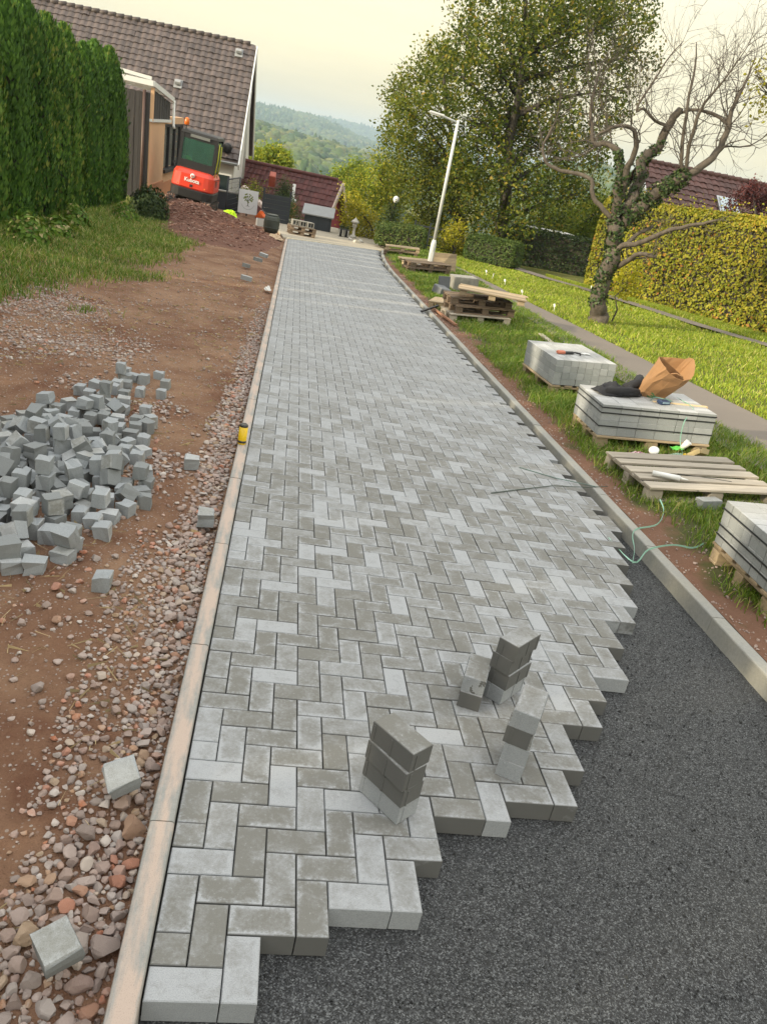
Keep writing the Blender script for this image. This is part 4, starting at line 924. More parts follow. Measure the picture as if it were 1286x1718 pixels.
big = boughs([(5.30,31.39,4.98,1.30),(7.18,34.53,6.90,2.27),(8.89,34.16,7.29,2.39),(10.15,31.92,7.31,1.98),(11.97,32.98,7.86,1.50),(12.86,32.78,6.89,1.08),(7.52,33.67,4.78,2.08),(9.39,34.27,5.14,2.40),(10.38,31.21,5.01,1.93),(11.61,30.92,5.43,1.15),(8.42,34.48,3.03,2.13),(9.78,32.70,3.08,2.29),(11.95,34.15,3.20,1.69),(8.44,30.81,1.47,2.04),(10.78,32.76,1.52,1.76),(12.62,33.97,1.76,0.98),(8.79,31.81,0.12,1.26),(11.15,34.96,0.10,1.29),(7.98,34.77,0.64,1.57),(6.74,30.93,2.47,1.53),(7.18,30.91,8.02,2.81),(9.92,33.18,9.07,2.46),(12.49,34.93,9.42,1.72),(5.69,32.48,6.22,1.34),(6.38,31.75,3.66,1.57)])
bough_tree("birch_tree", "large birch with small yellowing leaves behind the lamp post", G(8.9, 32.2), big, 0.24, 50000, M_BIRCH, 0.14, 81, droop=0.35, trunk_top=(7.94, 33.00, 7.29))
small = boughs([(4.56,35.96,4.77,1.24),(5.29,35.93,5.69,1.24),(3.97,33.08,3.35,1.15),(4.92,33.17,3.63,1.31),(4.07,35.57,2.71,0.88),(5.00,35.26,2.17,1.39),(6.05,35.04,2.12,1.50),(4.81,33.89,0.88,1.17),(6.51,34.84,0.50,1.58),(6.08,34.84,-0.71,1.20),(3.60,34.76,4.31,0.71),(6.71,33.41,1.47,1.38)])
bough_tree("birch_tree", "slimmer birch left of the large one, leaning over the street lamp", G(7.6, 33.6), small, 0.15, 20000, M_BIRCH, 0.13, 82, droop=0.45, trunk_top=(5.21, 34.50, 5.79))
sh = boughs([(3.74,35.87,0.58,0.83),(3.40,36.61,-0.30,0.84),(4.27,36.19,-0.64,0.77),(4.60,36.75,0.16,0.84),(2.74,36.80,0.35,0.66),(3.45,35.46,1.40,0.52),(5.37,35.33,-1.01,0.52),(4.42,37.31,1.00,0.61)])
bough_tree("garden_shrub", "bright green feathery shrub beyond the end of the street", G(4.9, 36.2), sh, 0.08, 12000, M_SHRUB, 0.10, 83)
sy = boughs([(2.40,34.28,-0.42,0.45),(2.78,34.12,-0.83,0.45),(3.18,34.48,-1.22,0.40),(3.52,34.19,-1.71,0.34),(2.79,34.08,-1.57,0.34),(3.20,34.48,-1.93,0.28),(3.55,35.10,-1.04,0.40),(2.48,34.96,-1.21,0.35)])
bough_tree("golden_shrub", "golden yellow shrub lit by the sun at the street end", G(3.75, 34.5), sy, 0.05, 5200, M_SHRUB_Y, 0.085, 84)
gy = boughs([(6.29,30.60,-0.91,0.40),(6.54,30.69,-0.53,0.41),(6.32,30.74,-1.39,0.31),(6.85,30.85,-1.20,0.36)])
bough_tree("golden_shrub", "lime yellow shrub between the lamp post and the rounded hedge", G(6.55, 30.6), gy, 0.05, 2600, M_SHRUB_Y, 0.09, 85)
bk = boughs([(2.58,46.88,-0.27,0.84),(2.12,46.97,-0.74,0.76),(3.29,45.96,0.39,0.82),(1.42,45.28,-0.94,0.66),(2.88,44.50,-0.69,0.73)])
bough_tree("garden_tree", "soft green tree behind the maroon roof gable", G(3.4, 45), bk, 0.12, 7000, M_SHRUB, 0.14, 86)
bl = boughs([(-1.93,51.58,0.13,0.67),(-1.25,51.16,0.13,0.71),(-2.58,52.36,-0.15,0.64),(-0.84,50.97,-0.14,0.41),(-1.53,52.09,-0.23,0.68)])
bough_tree("garden_tree", "rounded green tree top showing above the maroon roof ridge", G(-4.2, 52), bl, 0.15, 6000, M_SHRUB, 0.16, 87)
bg = boughs([(13.54,37.18,-0.09,0.92),(14.88,39.39,0.61,1.10),(14.91,36.88,0.18,1.03),(12.92,38.61,0.35,1.08),(14.53,36.76,1.22,0.78),(14.18,37.24,-0.56,0.67)])
bough_tree("garden_tree", "olive green garden tree behind the dark hedge and the bare tree", G(13.2, 38), bg, 0.14, 12000, M_SHRUB, 0.13, 88)
cn = boughs([(-0.46,35.48,-0.59,0.26),(-0.48,35.42,-0.88,0.35),(-0.49,35.28,-1.18,0.38),(-0.53,35.72,-0.32,0.18)])
bough_tree("small_conifer", "small dark conifer in front of the maroon roof", G(-0.75, 35.6), cn, 0.05, 3600, M_DARKLEAF, 0.07, 89)
cl = boughs([(-0.83,34.24,-1.14,0.25),(-0.43,34.16,-1.19,0.28),(-0.11,34.25,-1.09,0.28),(0.08,34.02,-1.36,0.25)])
bough_tree("climber", "green climbing plant spilling over the dark fence panel", G(-0.7, 34.6), cl, 0.03, 2600, M_CLIPPED, 0.06, 90)
rd = boughs([(17.84,29.95,2.96,0.35),(17.47,30.06,2.62,0.25),(18.70,30.42,2.73,0.35),(17.16,29.97,2.28,0.20)])
bough_tree("red_leaved_shrub", "dark red leaved shrub above the beech hedge", G(18.6, 27), rd, 0.05, 2600, M_REDLEAF, 0.10, 91)
yl = boughs([(9.50,16.48,4.94,0.26),(9.59,16.59,4.57,0.20),(9.91,16.60,4.40,0.23),(9.25,16.29,4.71,0.14)])
bough_tree("overhanging_tree", "yellow leaved branch reaching in at the right edge of the picture", G(12.2, 14.5), [(c, q) for c, q in yl] + [(Vector(yl[0][0]) + Vector((1.2, 0, 0.3)), 0.9), (Vector(yl[0][0]) + Vector((1.9, 0.4, -0.6)), 1.0)], 0.10, 2400, M_SHRUB_Y, 0.085, 92, trunk_top=Vector(yl[0][0]) + Vector((1.6, 0.2, 0.4)))
fl = boughs([(-1.74,33.50,-0.53,0.17),(-2.05,33.67,-0.74,0.19),(-1.46,33.67,-0.73,0.14)])
bough_tree("flower_bush", "small bush behind the white banner", G(-1.9, 34.0), fl, 0.03, 900, M_SHRUB, 0.06, 93)

# --- the bare ivy-clad tree
TB = G(7.31, 15.99); ty = TB.y
bare = thing("bare_tree", "gnarled leafless tree wrapped in ivy on the sunny lawn", "tree", TB)
rb = random.Random(3)
def limb(pts, radii, name="limb", n=8, mat=M_BARK):
    L = len(pts); P = [Vector(p) - TB for p in pts]
    Q, W = [], []                                            # catmull-rom smoothing
    for i in range(L - 1):
        p0, p1, p2, p3 = P[max(i-1, 0)], P[i], P[i+1], P[min(i+2, L-1)]
        for k in range(3):
            t = k/3; Q.append(Vector((rb.gauss(0, .22), rb.gauss(0, .22), rb.gauss(0, .22)))*radii[i] + 0.5*((2*p1) + (p2 - p0)*t + (2*p0 - 5*p1 + 4*p2 - p3)*t*t + (3*p1 - p0 - 3*p2 + p3)*t**3)); W.append(radii[i] + (radii[i+1] - radii[i])*t)
    Q.append(P[-1]); W.append(radii[-1]); mb = MB(); mb.tube(Q, W, n, jit=0.06); mb.build(name, mat, bare); return Q, W
trunkQ = limb([(7.30,15.98,-0.81),(7.25,15.98,-0.54),(7.21,15.98,-0.18),(7.17,15.98,0.35),(7.17,15.98,0.82),(7.13,15.98,1.20),(7.10,15.98,1.53)], [0.248,0.193,0.172,0.165,0.165,0.158,0.151], "trunk", 12)
LB = []
LB.append(limb([(7.10,15.98,1.53),(6.89,15.98,2.06),(6.80,16.08,2.59),(6.65,16.18,2.83),(6.49,16.33,2.87),(6.27,16.48,2.87),(6.19,16.58,3.09),(6.06,16.68,3.53),(6.08,16.78,3.95),(6.12,16.88,4.33)], [0.116,0.096,0.074,0.068,0.058,0.054,0.045,0.034,0.024,0.011]))
LB.append(limb([(7.02,15.98,1.88),(6.93,15.88,2.43),(6.93,15.78,2.70),(6.87,15.68,3.03),(6.65,15.58,3.23),(6.28,15.48,3.18),(5.99,15.48,3.02),(5.92,15.48,2.85)], [0.088,0.074,0.058,0.054,0.040,0.034,0.024,0.013]))
LB.append(limb([(7.16,15.98,1.62),(7.33,16.08,2.13),(7.36,16.18,2.68),(7.61,16.28,3.00),(7.70,16.28,3.40),(7.81,16.28,3.71),(7.89,16.28,3.76)], [0.147,0.125,0.111,0.096,0.088,0.081,0.073]))
LB.append(limb([(7.86,16.28,3.74),(8.16,16.18,3.85),(8.53,16.08,3.82),(8.86,15.98,3.68)], [0.034,0.034,0.031,0.027]))
LB.append(limb([(7.17,15.98,1.46),(7.48,15.88,1.85),(7.81,15.78,2.23),(8.07,15.68,2.52),(8.25,15.68,2.63),(8.56,15.78,2.91),(8.79,15.88,3.26),(8.87,15.98,3.65),(8.87,16.08,3.96),(8.98,16.18,4.31),(9.07,16.28,4.66),(9.15,16.38,5.05)], [0.147,0.147,0.125,0.103,0.088,0.078,0.070,0.059,0.045,0.033,0.021,0.008]))
LB.append(limb([(8.08,15.68,2.58),(7.92,15.68,2.96),(7.83,15.78,3.50),(7.76,15.88,4.04),(7.74,15.98,4.58),(7.62,15.98,4.97)], [0.040,0.038,0.034,0.027,0.019,0.008]))
LB.append(limb([(8.14,15.68,2.63),(7.97,15.58,3.12),(7.91,15.48,3.59),(7.91,15.38,3.91),(8.04,15.28,4.21),(8.15,15.18,4.54),(8.31,15.18,4.97)], [0.040,0.038,0.031,0.027,0.021,0.015,0.007]))
LB.append(limb([(7.72,16.28,3.45),(7.30,16.08,3.48),(6.94,15.98,3.64),(6.81,15.98,3.56),(6.84,15.98,3.80),(6.96,15.88,4.18),(7.07,15.78,4.58),(7.26,15.78,4.89)], [0.038,0.031,0.027,0.026,0.022,0.018,0.013,0.007]))
LB.append(limb([(7.14,15.98,0.76),(7.31,15.78,1.00),(7.52,15.48,1.12),(7.75,15.18,1.38),(8.03,14.88,1.60),(8.31,14.58,1.76),(8.47,14.38,1.87)], [0.081,0.064,0.058,0.051,0.040,0.034,0.021]))
LB.append(limb([(7.39,15.78,1.06),(7.63,15.88,1.30),(7.92,15.98,1.47)], [0.047,0.040,0.034]))
LB.append(limb([(7.31,15.98,0.46),(7.47,15.68,0.70),(7.55,15.38,0.91),(7.81,15.08,0.93)], [0.074,0.058,0.047,0.034]))
LB.append(limb([(6.95,15.98,1.46),(6.64,16.08,1.68),(6.43,16.18,1.88),(6.36,16.28,2.15),(6.11,16.48,2.21),(5.75,16.68,2.22),(5.43,16.78,2.32),(5.30,16.88,2.57),(5.35,16.88,2.86),(5.44,16.88,3.19),(5.44,16.88,3.42)], [0.057,0.051,0.048,0.045,0.045,0.040,0.034,0.028,0.024,0.017,0.008]))
twigs = MB()
def spray(p, d, ln, r, depth):
    k = max(3, int(ln/0.22)); pts = [p]; cur = Vector(d).normalized()
    for i in range(k):
        cur = (cur + Vector((rb.gauss(0, .28), rb.gauss(0, .28), rb.gauss(0.05, .26)))).normalized(); pts.append(pts[-1] + cur*ln/k)
    twigs.tube(pts, [r*(1 - 0.75*i/k) for i in range(k+1)], 4 if depth > 0 else 3, caps=False)
    if depth > 0:
        for i in range(1, k+1):
            for _ in range(2 if rb.random() < 0.4 else 1):
                nd_ = (cur + Vector((rb.gauss(0, .8), rb.gauss(0, .8), rb.gauss(0.15, .7)))).normalized(); spray(pts[i], nd_, ln*rb.uniform(0.4, 0.65), r*0.5, depth - 1)
for li, (Q, W) in enumerate(LB):
    if li in (2,): continue
    n = len(Q)
    for i in range(n//3 if li not in (3, 5, 6, 7) else 1, n):
        if W[i] > 0.075 or rb.random() < 0.40: continue
        t = (Q[min(i+1, n-1)] - Q[i-1]).normalized()
        for _ in range(1 if li in (8, 9, 10) or rb.random() < 0.4 else 2):
            d = (t*0.9 + Vector((rb.gauss(0, .6), rb.gauss(0, .6), rb.gauss(0.25, .5)))).normalized()
            spray(Q[i], d, rb.uniform(0.6, 1.45)*(0.5 if li in (8, 9, 10) else 1), min(0.020, max(0.008, W[i]*0.30)), 2 if rb.random() < 0.30 else 1)
tw = twigs.build("twigs", M_TWIG, bare)
# ivy coat: leaves hugging trunk and lower limbs
P, N = [], []
def coat(Q, W, i0, i1, per, off=0.05):
    for i in range(i0, min(i1, len(Q) - 1)):
        a, b = Q[i], Q[i+1]; t = (b - a).normalized(); e1 = t.orthogonal().normalized(); e2 = t.cross(e1)
        for _ in range(per):
            an = rb.uniform(0, 6.28); d = e1*math.cos(an) + e2*math.sin(an); p = a.lerp(b, rb.random()) + d*(W[i] + off*rb.uniform(0.2, 1.2)); P.append(p[:]); N.append(d[:])
coat(*trunkQ, 5, 99, 85, 0.03); coat(*LB[0], 0, 8, 60, 0.03); coat(*LB[1], 0, 3, 30, 0.03); coat(*LB[2], 0, 10, 45, 0.03); coat(*LB[4], 0, 10, 120, 0.08)
V, F, R = leaf_cloud(np.array(P), 0.07, 9, 0.8, np.array(N)); np_obj("ivy", V, F, M_IVY, bare, attrs={"rnd": R})
sf = boughs([(7.98,16.76,0.38,0.23),(8.05,16.38,0.26,0.20),(7.91,16.67,0.04,0.17)])
bough_tree("sucker_shoots", "light green sucker shoots beside the bare tree trunk", G(7.75, 16.3), sf, 0.02, 500, M_SHRUB_Y, 0.09, 94)
# ------------------------------------------------------------------ buildings
def roof_tiles(name, mat, parent, O, U, S, width, slope, tw, th, amp=0.028, lift=0.03, seed=0):
    """wavy pantiles laid row by row: O = ridge corner, U = along the ridge, S = down the slope (unit vectors)"""
    O, U, S = Vector(O), Vector(U).normalized(), Vector(S).normalized(); Nn = U.cross(S).normalized()
    if Nn.z < 0: Nn = -Nn
    nc = int(round(width/tw)); nr = int(round(slope/th)); r = np.random.default_rng(seed); K = 7
    prof = [0.0, 0.35, 0.95, 1.0, 0.9, 0.30, 0.0]; us = [0, 0.14, 0.30, 0.46, 0.62, 0.80, 1.0]
    V, F, R = [], [], []
    O_, U_, S_, N_ = (np.array(v[:]) for v in (O, U, S, Nn))
    for j in range(nr):
        for i in range(nc):
            b = len(V); q = r.normal(0, 0.006); rv_ = r.uniform(0, 1)
            for s_, h_ in ((j*th - 0.02, 0.0), ((j+1)*th, lift), ((j+1)*th, lift - 0.022)):
                for u_, p_ in zip(us, prof): V.append(O_ + U_*((i + u_)*tw) + S_*s_ + N_*(h_ + amp*p_ + q)); R.append(rv_)
            for row in (0, 1):
                for k in range(K-1): F.append((b + row*K + k, b + row*K + k + 1, b + (row+1)*K + k + 1, b + (row+1)*K + k))
    o = np_obj(name, np.array(V), np.array(F), mat, parent, attrs={"rnd": np.array(R)}); tag(o, kind="stuff"); return o

# --- brown tiled house on the left
HX = -2.69; HL = -13.75; EY, EZ, RY, RZ_ = 36.0, 0.12, 41.0, 5.0
hz0 = G(-5, 36).z - 0.3
house = thing("tiled_house", "white house with a big brown tiled roof behind the thuja hedge", "house", (HX, EY, hz0))
HO = Vector((HX, EY, hz0))
def loc(*p): return Vector(p) - HO
mb = MB(); mb.prism([(0.35, 0), (0.35, EZ - hz0 - 0.1), (RY - EY, RZ_ - hz0 - 0.25), (2*(RY - EY) - 0.35, EZ - hz0 - 0.1), (2*(RY - EY) - 0.35, 0)], 'x', HL - HX + 0.2, -0.12)
fix_normals(mb.build("wall", M_WHITE, house))
S_ = Vector((0, EY - RY, EZ - RZ_)).normalized(); sl = math.hypot(RY - EY, RZ_ - EZ)
mb = MB(); mb.add([loc(HL, RY, RZ_-0.06), loc(HX+0.06, RY, RZ_-0.06), loc(HX+0.06, EY-0.02, EZ-0.08), loc(HL, EY-0.02, EZ-0.08), loc(HX+0.06, 2*RY-EY, EZ-0.08), loc(HL, 2*RY-EY, EZ-0.08)], [(0,3,2,1), (0,1,4,5)])
mb.build("roof", M_TILE, house)
tl = roof_tiles("roof_tiles", M_TILE, house, loc(HL, RY, RZ_), (1, 0, 0), S_, HX - HL + 0.05, sl, 0.30, 0.345, 0.035, 0.035, 1)
mb = MB()
for k in range(int((HX - HL)/0.36)):
    x = HL - HX + k*0.36; mb.tube([(x, RY-EY, RZ_-hz0+0.0), (x+0.40, RY-EY, RZ_-hz0+0.03)], [0.11, 0.125], 8)
tag(mb.build("ridge_tiles", M_TILE, house), kind="stuff")
mb = MB()
for s in (-1, 1):
    a = Vector((0.10, RY-EY, RZ_-hz0-0.12)); b = Vector((0.10, RY-EY + s*(RY-EY+0.1), EZ-hz0-0.2)); d = (b - a); mid = (a+b)/2
    mb.box(mid, (0.05, d.length, 0.30), Euler((math.atan2(d.z, d.y), 0, 0)))
mb.build("verge_board", M_WHITEPVC, house)
mb = MB(); mb.tube([loc(HL, EY-0.08, EZ-0.10), loc(HX+0.05, EY-0.08, EZ-0.10)], 0.065, 8); mb.build("gutter", M_METAL, house)
mb = MB(); mb.tube([loc(HX+0.02, 40.4, RZ_-0.9), loc(HX+0.02, 40.4, -0.8)], 0.06, 8); mb.build("downpipe", M_WHITEPVC, house)
def roof_at(x, t): return loc(x, RY + (EY-RY)*t, RZ_ + (EZ-RZ_)*t)
for (x, t) in ((-3.35, 0.10), (-5.75, 0.47)):
    p = roof_at(x, t); mb = MB(); mb.box(p + Vector((0, -0.10, 0.10)), (0.26, 0.32, 0.13), (0.35, 0, 0), 0.02); v = mb.build("roof_vent", M_FELT, house)
    mb = MB(); mb.box(p + Vector((0, -0.08, 0.02)), (0.36, 0.48, 0.04), Euler((math.atan2(RZ_-EZ, RY-EY), 0, 0))); mb.build("flashing", M_FELT, v)
p = roof_at(-3.15, 0.92); mb = MB(); mb.lathe([(0.0, 0), (0.20, 0.0), (0.20, 0.22), (0.0, 0.22)], n=16)
o = mb.build("round_vent", M_DARK, house); o.location = p + Vector((0, -0.1, 0.12)); o.rotation_euler = (RAD(100), 0, 0)
mb = MB(); mb.box(loc(-3.25, EY+0.33, -0.9), (0.7, 0.05, 0.9)); w = mb.build("window", M_WHITEPVC, house)
mb = MB(); mb.box(loc(-3.25, EY+0.30, -0.9), (0.56, 0.03, 0.76)); mb.build("pane", M_GLASS_DK, w)

# --- peach annex with dark cladding and a lean-to roof
AX, AY0, AY1 = -5.0, 27.95, 36.2; az0 = G(-5, 30).z - 0.6
AO = Vector((AX, AY0, az0)); annex = thing("annex", "peach rendered annex with dark wooden cladding beside the excavator", "annex", AO)
def al(x, y, z): return Vector((x, y, z)) - AO
mb = MB(); mb.prism([(al(0, AY0, 0).y, 0), (al(0, 30.9, 0).y, 0), (al(0, 30.9, 0).y, 1.30 - az0), (al(0, AY0, 0).y, 1.30 - az0)], 'x', -3.6, 0.0); mb.build("wall", M_PEACH, annex)
mb = MB()                                                    # rear part of the wall round the window strip
for y0, y1, z0, z1 in ((30.9, 36.2, az0, -0.40), (30.9, 36.2, 1.20, 1.45), (35.9, 36.2, -0.40, 1.20)):
    mb.box(al(AX - 0.20, (y0+y1)/2, (z0+z1)/2), (0.24, y1-y0-0.01, z1-z0-0.006))
mb.build("side_wall", M_PEACH, annex)
for y0, y1, z1, x in ((AY0-0.01, 30.85, -0.72, 0.012), (30.95, 34.0, -0.86, -0.066)):
    mb = MB(); mb.box(al(AX + x, (y0+y1)/2, (az0 + z1)/2), (0.05, y1-y0, z1 - az0)); mb.build("plinth", M_TERRA, annex)
sash = MB()
for y in (30.95, 32.35, 33.8, 35.2, 35.85): sash.box(al(AX - 0.10, y, 0.40), (0.12, 0.16, 1.58))
sash.box(al(AX - 0.10, 33.4, 1.16), (0.12, 5.0, 0.09)); sash.box(al(AX - 0.05, 33.4, -0.42), (0.26, 5.0, 0.12))
win = sash.build("window", M_DARK, annex)
for k, (y0, y1) in enumerate(((31.04, 32.26), (32.44, 33.71), (33.89, 35.11))):
    for j in range(5):
        mb = MB(); mb.box(al(AX - 0.16, (y0+y1)/2, -0.2 + j*0.29), (0.05, y1-y0, 0.275), None, 0.012); mb.build("pane", M_BLOCKGLASS, win)
# front boards, each its own
for k in range(22):
    x = AX - 0.12 - k*0.165; mb = MB(); top = 2.12 - 0.03*0 + min(0.0, 0); mb.box(al(x, AY0 - 0.03 - 0.012*(k % 2), (az0 + top)/2), (0.158, 0.03, top - az0)); mb.build("board", M_BOARD, annex)
for k in range(17):                                          # clerestory boards above the peach wall
    y = AY0 + 0.16 + k*0.235; top = 2.28 - (y - AY0)*0.085; mb = MB(); mb.box(al(AX - 0.02 + 0.012*(k % 2), y, (1.36 + top)/2), (0.03, 0.226, top - 1.36)); mb.build("board", M_BOARD, annex)
mb = MB(); mb.box(al(AX + 0.02, AY0 + 0.05, (1.30 + 2.3)/2), (0.10, 0.14, 1.0)); mb.build("corner_post", M_PEACH, annex)
mb = MB(); mb.box(al(AX + 0.01, AY0 + 2.0, 1.32), (0.10, 4.05, 0.09)); mb.build("ledge", M_WHITEPVC, annex)
for (a, b) in (((AX+0.06, AY0-0.1, 2.42), (AX+0.06, AY0+4.3, 2.06)), ((AX-3.6, AY0-0.12, 2.50), (AX+0.06, AY0-0.12, 2.42))):
    a, b = al(*a), al(*b); d = b - a; mb = MB(); R_ = d.to_track_quat('Y', 'Z').to_matrix(); mb.box((a+b)/2, (0.07, d.length, 0.16), R_); mb.build("fascia", M_WHITEPVC, annex)
mb = MB(); mb.add([al(AX+0.02, AY0-0.1, 2.52), al(AX+0.02, AY0+4.3, 2.16), al(AX-3.6, AY0+4.3, 2.45), al(AX-3.6, AY0-0.1, 2.80)], [(0, 1, 2, 3)]); mb.add([v - Vector((0, 0, 0.03)) for v in [al(AX+0.02, AY0-0.1, 2.52), al(AX+0.02, AY0+4.3, 2.16), al(AX-3.6, AY0+4.3, 2.45), al(AX-3.6, AY0-0.1, 2.80)]], [(3, 2, 1, 0)])
mb.build("roof_sheet", M_POLYC, annex)
mb = MB(); mb.box(al(AX - 1.8, AY0 - 0.10, 2.70), (3.6, 0.06, 0.10), (0, RAD(4.4), 0)); mb.build("roof_beam", M_WHITEPVC, annex)
mb = MB(); mb.tube([al(AX - 0.22, AY0 - 0.10, 2.2), al(AX - 0.22, AY0 - 0.10, az0)], 0.05, 8); mb.build("downpipe", simple("brown_pipe", (0.10, 0.055, 0.04), 0.5), annex)
mb = MB(); mb.tube([al(AX + 0.08, AY0 + 4.25, 2.05), al(AX + 0.10, AY0 + 4.25, 1.2), al(AX + 0.16, AY0 + 4.1, 1.1)], 0.05, 8); mb.build("downpipe", M_WHITEPVC, annex)

# --- maroon-roofed house below the end of the street
AP = Vector((2.02, 40.5, -0.19)); th = RAD(22); Ur = Vector((-math.cos(th), math.sin(th), 0)); Nf = Vector((-math.sin(th), -math.cos(th), 0))
rh = thing("maroon_house", "low house with a maroon tiled roof and crimson gable below the street end", "house", AP - Vector((0, 0, 6)))
rO = AP - Vector((0, 0, 6)); zero = AP - rO; pit = RAD(49); Sl = Nf*math.cos(pit) + Vector((0, 0, -math.sin(pit))); sl2 = 5.2
Sb = -Nf*math.cos(pit) + Vector((0, 0, -math.sin(pit)))
mb = MB(); e1 = zero + Sl*sl2; e2 = zero + Sb*sl2; w = Ur*9.5
mb.add([zero, e1, e2, zero + w, e1 + w, e2 + w], [(0, 1, 2), (3, 5, 4), (0, 3, 4, 1), (0, 2, 5, 3), (1, 4, 5, 2)]); g_ = fix_normals(mb.build("gable_wall", M_REDWALL, rh)); 
roof_tiles("roof_tiles", M_TILE_RED, rh, zero + Vector((0, 0, 0.10)) - Ur*0.25, Ur, Sl, 9.8, sl2 + 0.3, 0.24, 0.32, 0.025, 0.03, 2)
roof_tiles("roof_tiles", M_TILE_RED, rh, zero + Vector((0, 0, 0.10)) - Ur*0.25, Ur, Sb, 9.8, sl2 + 0.3, 0.48, 0.64, 0.025, 0.03, 3)
for s in (Sl, Sb):
    a = zero - Ur*0.30; b = a + s*(sl2 + 0.3); d = b - a; mb = MB(); mb.box((a+b)/2 + Vector((0, 0, -0.03)), (0.06, d.length, 0.24), d.to_track_quat('Y', 'Z').to_matrix()); mb.build("verge_board", M_PINKTRIM, rh)
mb = MB(); mb.tube([zero + Ur*0.0 + Vector((0, 0, 0.12)), zero + w + Vector((0, 0, 0.12))], 0.11, 8); mb.build("ridge_tiles", M_TILE_RED, rh)
c = Vector((-0.10, 38.65, -1.25)) - rO; mb = MB(); mb.tube([c + Vector((0, 0, -0.6)), c + Vector((0.0, 0, 0.75))], 0.075, 10); ch = mb.build("flue", M_WHITEPVC, rh)
mb = MB(); mb.lathe([(0.22, -0.12), (0.19, 0.06), (0.09, 0.12)], c, 10); mb.build("flue_collar", M_METAL, ch)
mb = MB(); mb.box(c + Vector((0.0, -0.05, -0.45)), (0.42, 0.42, 0.7)); mb.build("flue_base", M_TERRA, ch)
c = Vector((-1.2, 40.0, -0.75)) - rO; mb = MB(); mb.box(c + Vector((0, -0.1, 0.2)), (0.30, 0.5, 0.55), (0.4, 0, 0), 0.03); mb.build("roof_vent", simple("red_vent", (0.45, 0.10, 0.06), 0.6), rh)
# pale lean-to edge left of the house
mb = MB(); a, b = Vector((-2.35, 36.5, -0.85)) - rO, Vector((-1.05, 36.2, -1.75)) - rO; d = b - a; mb.box((a+b)/2, (0.5, d.length, 0.12), d.to_track_quat('Y', 'Z').to_matrix()); mb.build("porch_roof", M_PINKTRIM, rh)

# --- red-brown roof behind the beech hedge
rO = Vector((15.4, 36.0, -2.2)); rr_ = thing("red_roofed_house", "house with a red brown tiled roof rising above the beech hedge", "house", rO)
zr_ = 3.42 + 2.2; Sf = Vector((0, -5.2, -3.9)).normalized(); Sb = Vector((0, 5.2, -3.9)).normalized()
mb = MB(); mb.prism([(-4.9, 0), (-4.9, zr_ - 4.05), (0, zr_ - 0.35), (4.9, zr_ - 4.05), (4.9, 0)], 'x', 0.25, 14); fix_normals(mb.build("wall", M_WHITE, rr_))
roof_tiles("roof_tiles", M_TILE_R2, rr_, (0, 0, zr_), (1, 0, 0), Sf, 14.4, 6.5, 0.32, 0.36, 0.035, 0.04, 5)
mb = MB(); mb.add([(0, 0, zr_-0.05), (14.4, 0, zr_-0.05), (14.4, 5.2, zr_-3.95), (0, 5.2, zr_-3.95)], [(0, 1, 2, 3)]); mb.add([(0, 0, zr_-0.10), (14.4, 0, zr_-0.10), (14.4, -5.2, zr_-4.02), (0, -5.2, zr_-4.02)], [(0, 1, 2, 3)]); mb.build("roof", M_TILE_R2, rr_)
mb = MB()
for k in range(40): mb.tube([(k*0.36, 0, zr_+0.02), (k*0.36+0.4, 0, zr_+0.05)], [0.11, 0.125], 8)
tag(mb.build("ridge_tiles", M_TILE_R2, rr_), kind="stuff")
mb = MB(); p = Vector((4.0, -1.75, zr_ - 1.20)); mb.box(p, (1.0, 1.2, 0.10), Euler((math.atan2(3.9, 5.2), 0, 0))); sk = mb.build("roof_window", M_METAL, rr_)
mb = MB(); mb.box(p + Vector((0, -0.03, 0.06)), (0.8, 1.0, 0.05), Euler((math.atan2(3.9, 5.2), 0, 0))); mb.build("pane", simple("sky_lit_pane", (0.45, 0.55, 0.6), 0.15, 0.1, 2), sk)
mb = MB(); a, b = Vector((-0.05, 0, zr_-0.05)), Vector((-0.05, -5.2, zr_-3.95)); d = b - a; mb.box((a+b)/2, (0.08, d.length, 0.26), d.to_track_quat('Y', 'Z').to_matrix()); mb.build("verge_board", M_WHITEPVC, rr_)

# --- flat white roof edge behind the dark hedge
t = thing("flat_roofed_shed", "low shed whose white flat roof edge shows above the dark hedge", "shed", (11.5, 34.6, -2.2))
mb = MB(); mb.box((0, 0, 0.9), (2.0, 1.4, 1.8)); mb.build("wall", M_BOARD, t); mb = MB(); mb.box((0.05, 0, 1.94), (2.4, 1.7, 0.17)); mb.build("roof", M_WHITEPVC, t)
# --- dark bin shelter with a grey lid
g0 = G(1.1, 33.3); t = thing("bin_shelter", "dark low shelter with a sloping grey roof at the street end", "shelter", g0, RAD(-4))
mb = MB(); mb.prism([(-0.30, 0), (0.42, 0), (0.42, 0.86), (-0.30, 0.62)], 'x', -0.55, 0.58); fix_normals(mb.build("wall", M_ANTH, t))
mb = MB(); mb.box((0.0, 0.02, 0.79), (1.34, 1.0, 0.05), (RAD(18), 0, 0)); mb.build("roof", M_FELT, t)
for x in (-0.2, 0.2): mb = MB(); mb.box((x*1.3, -0.312, 0.30), (0.48, 0.02, 0.52)); mb.build("door", M_ANTH, t)
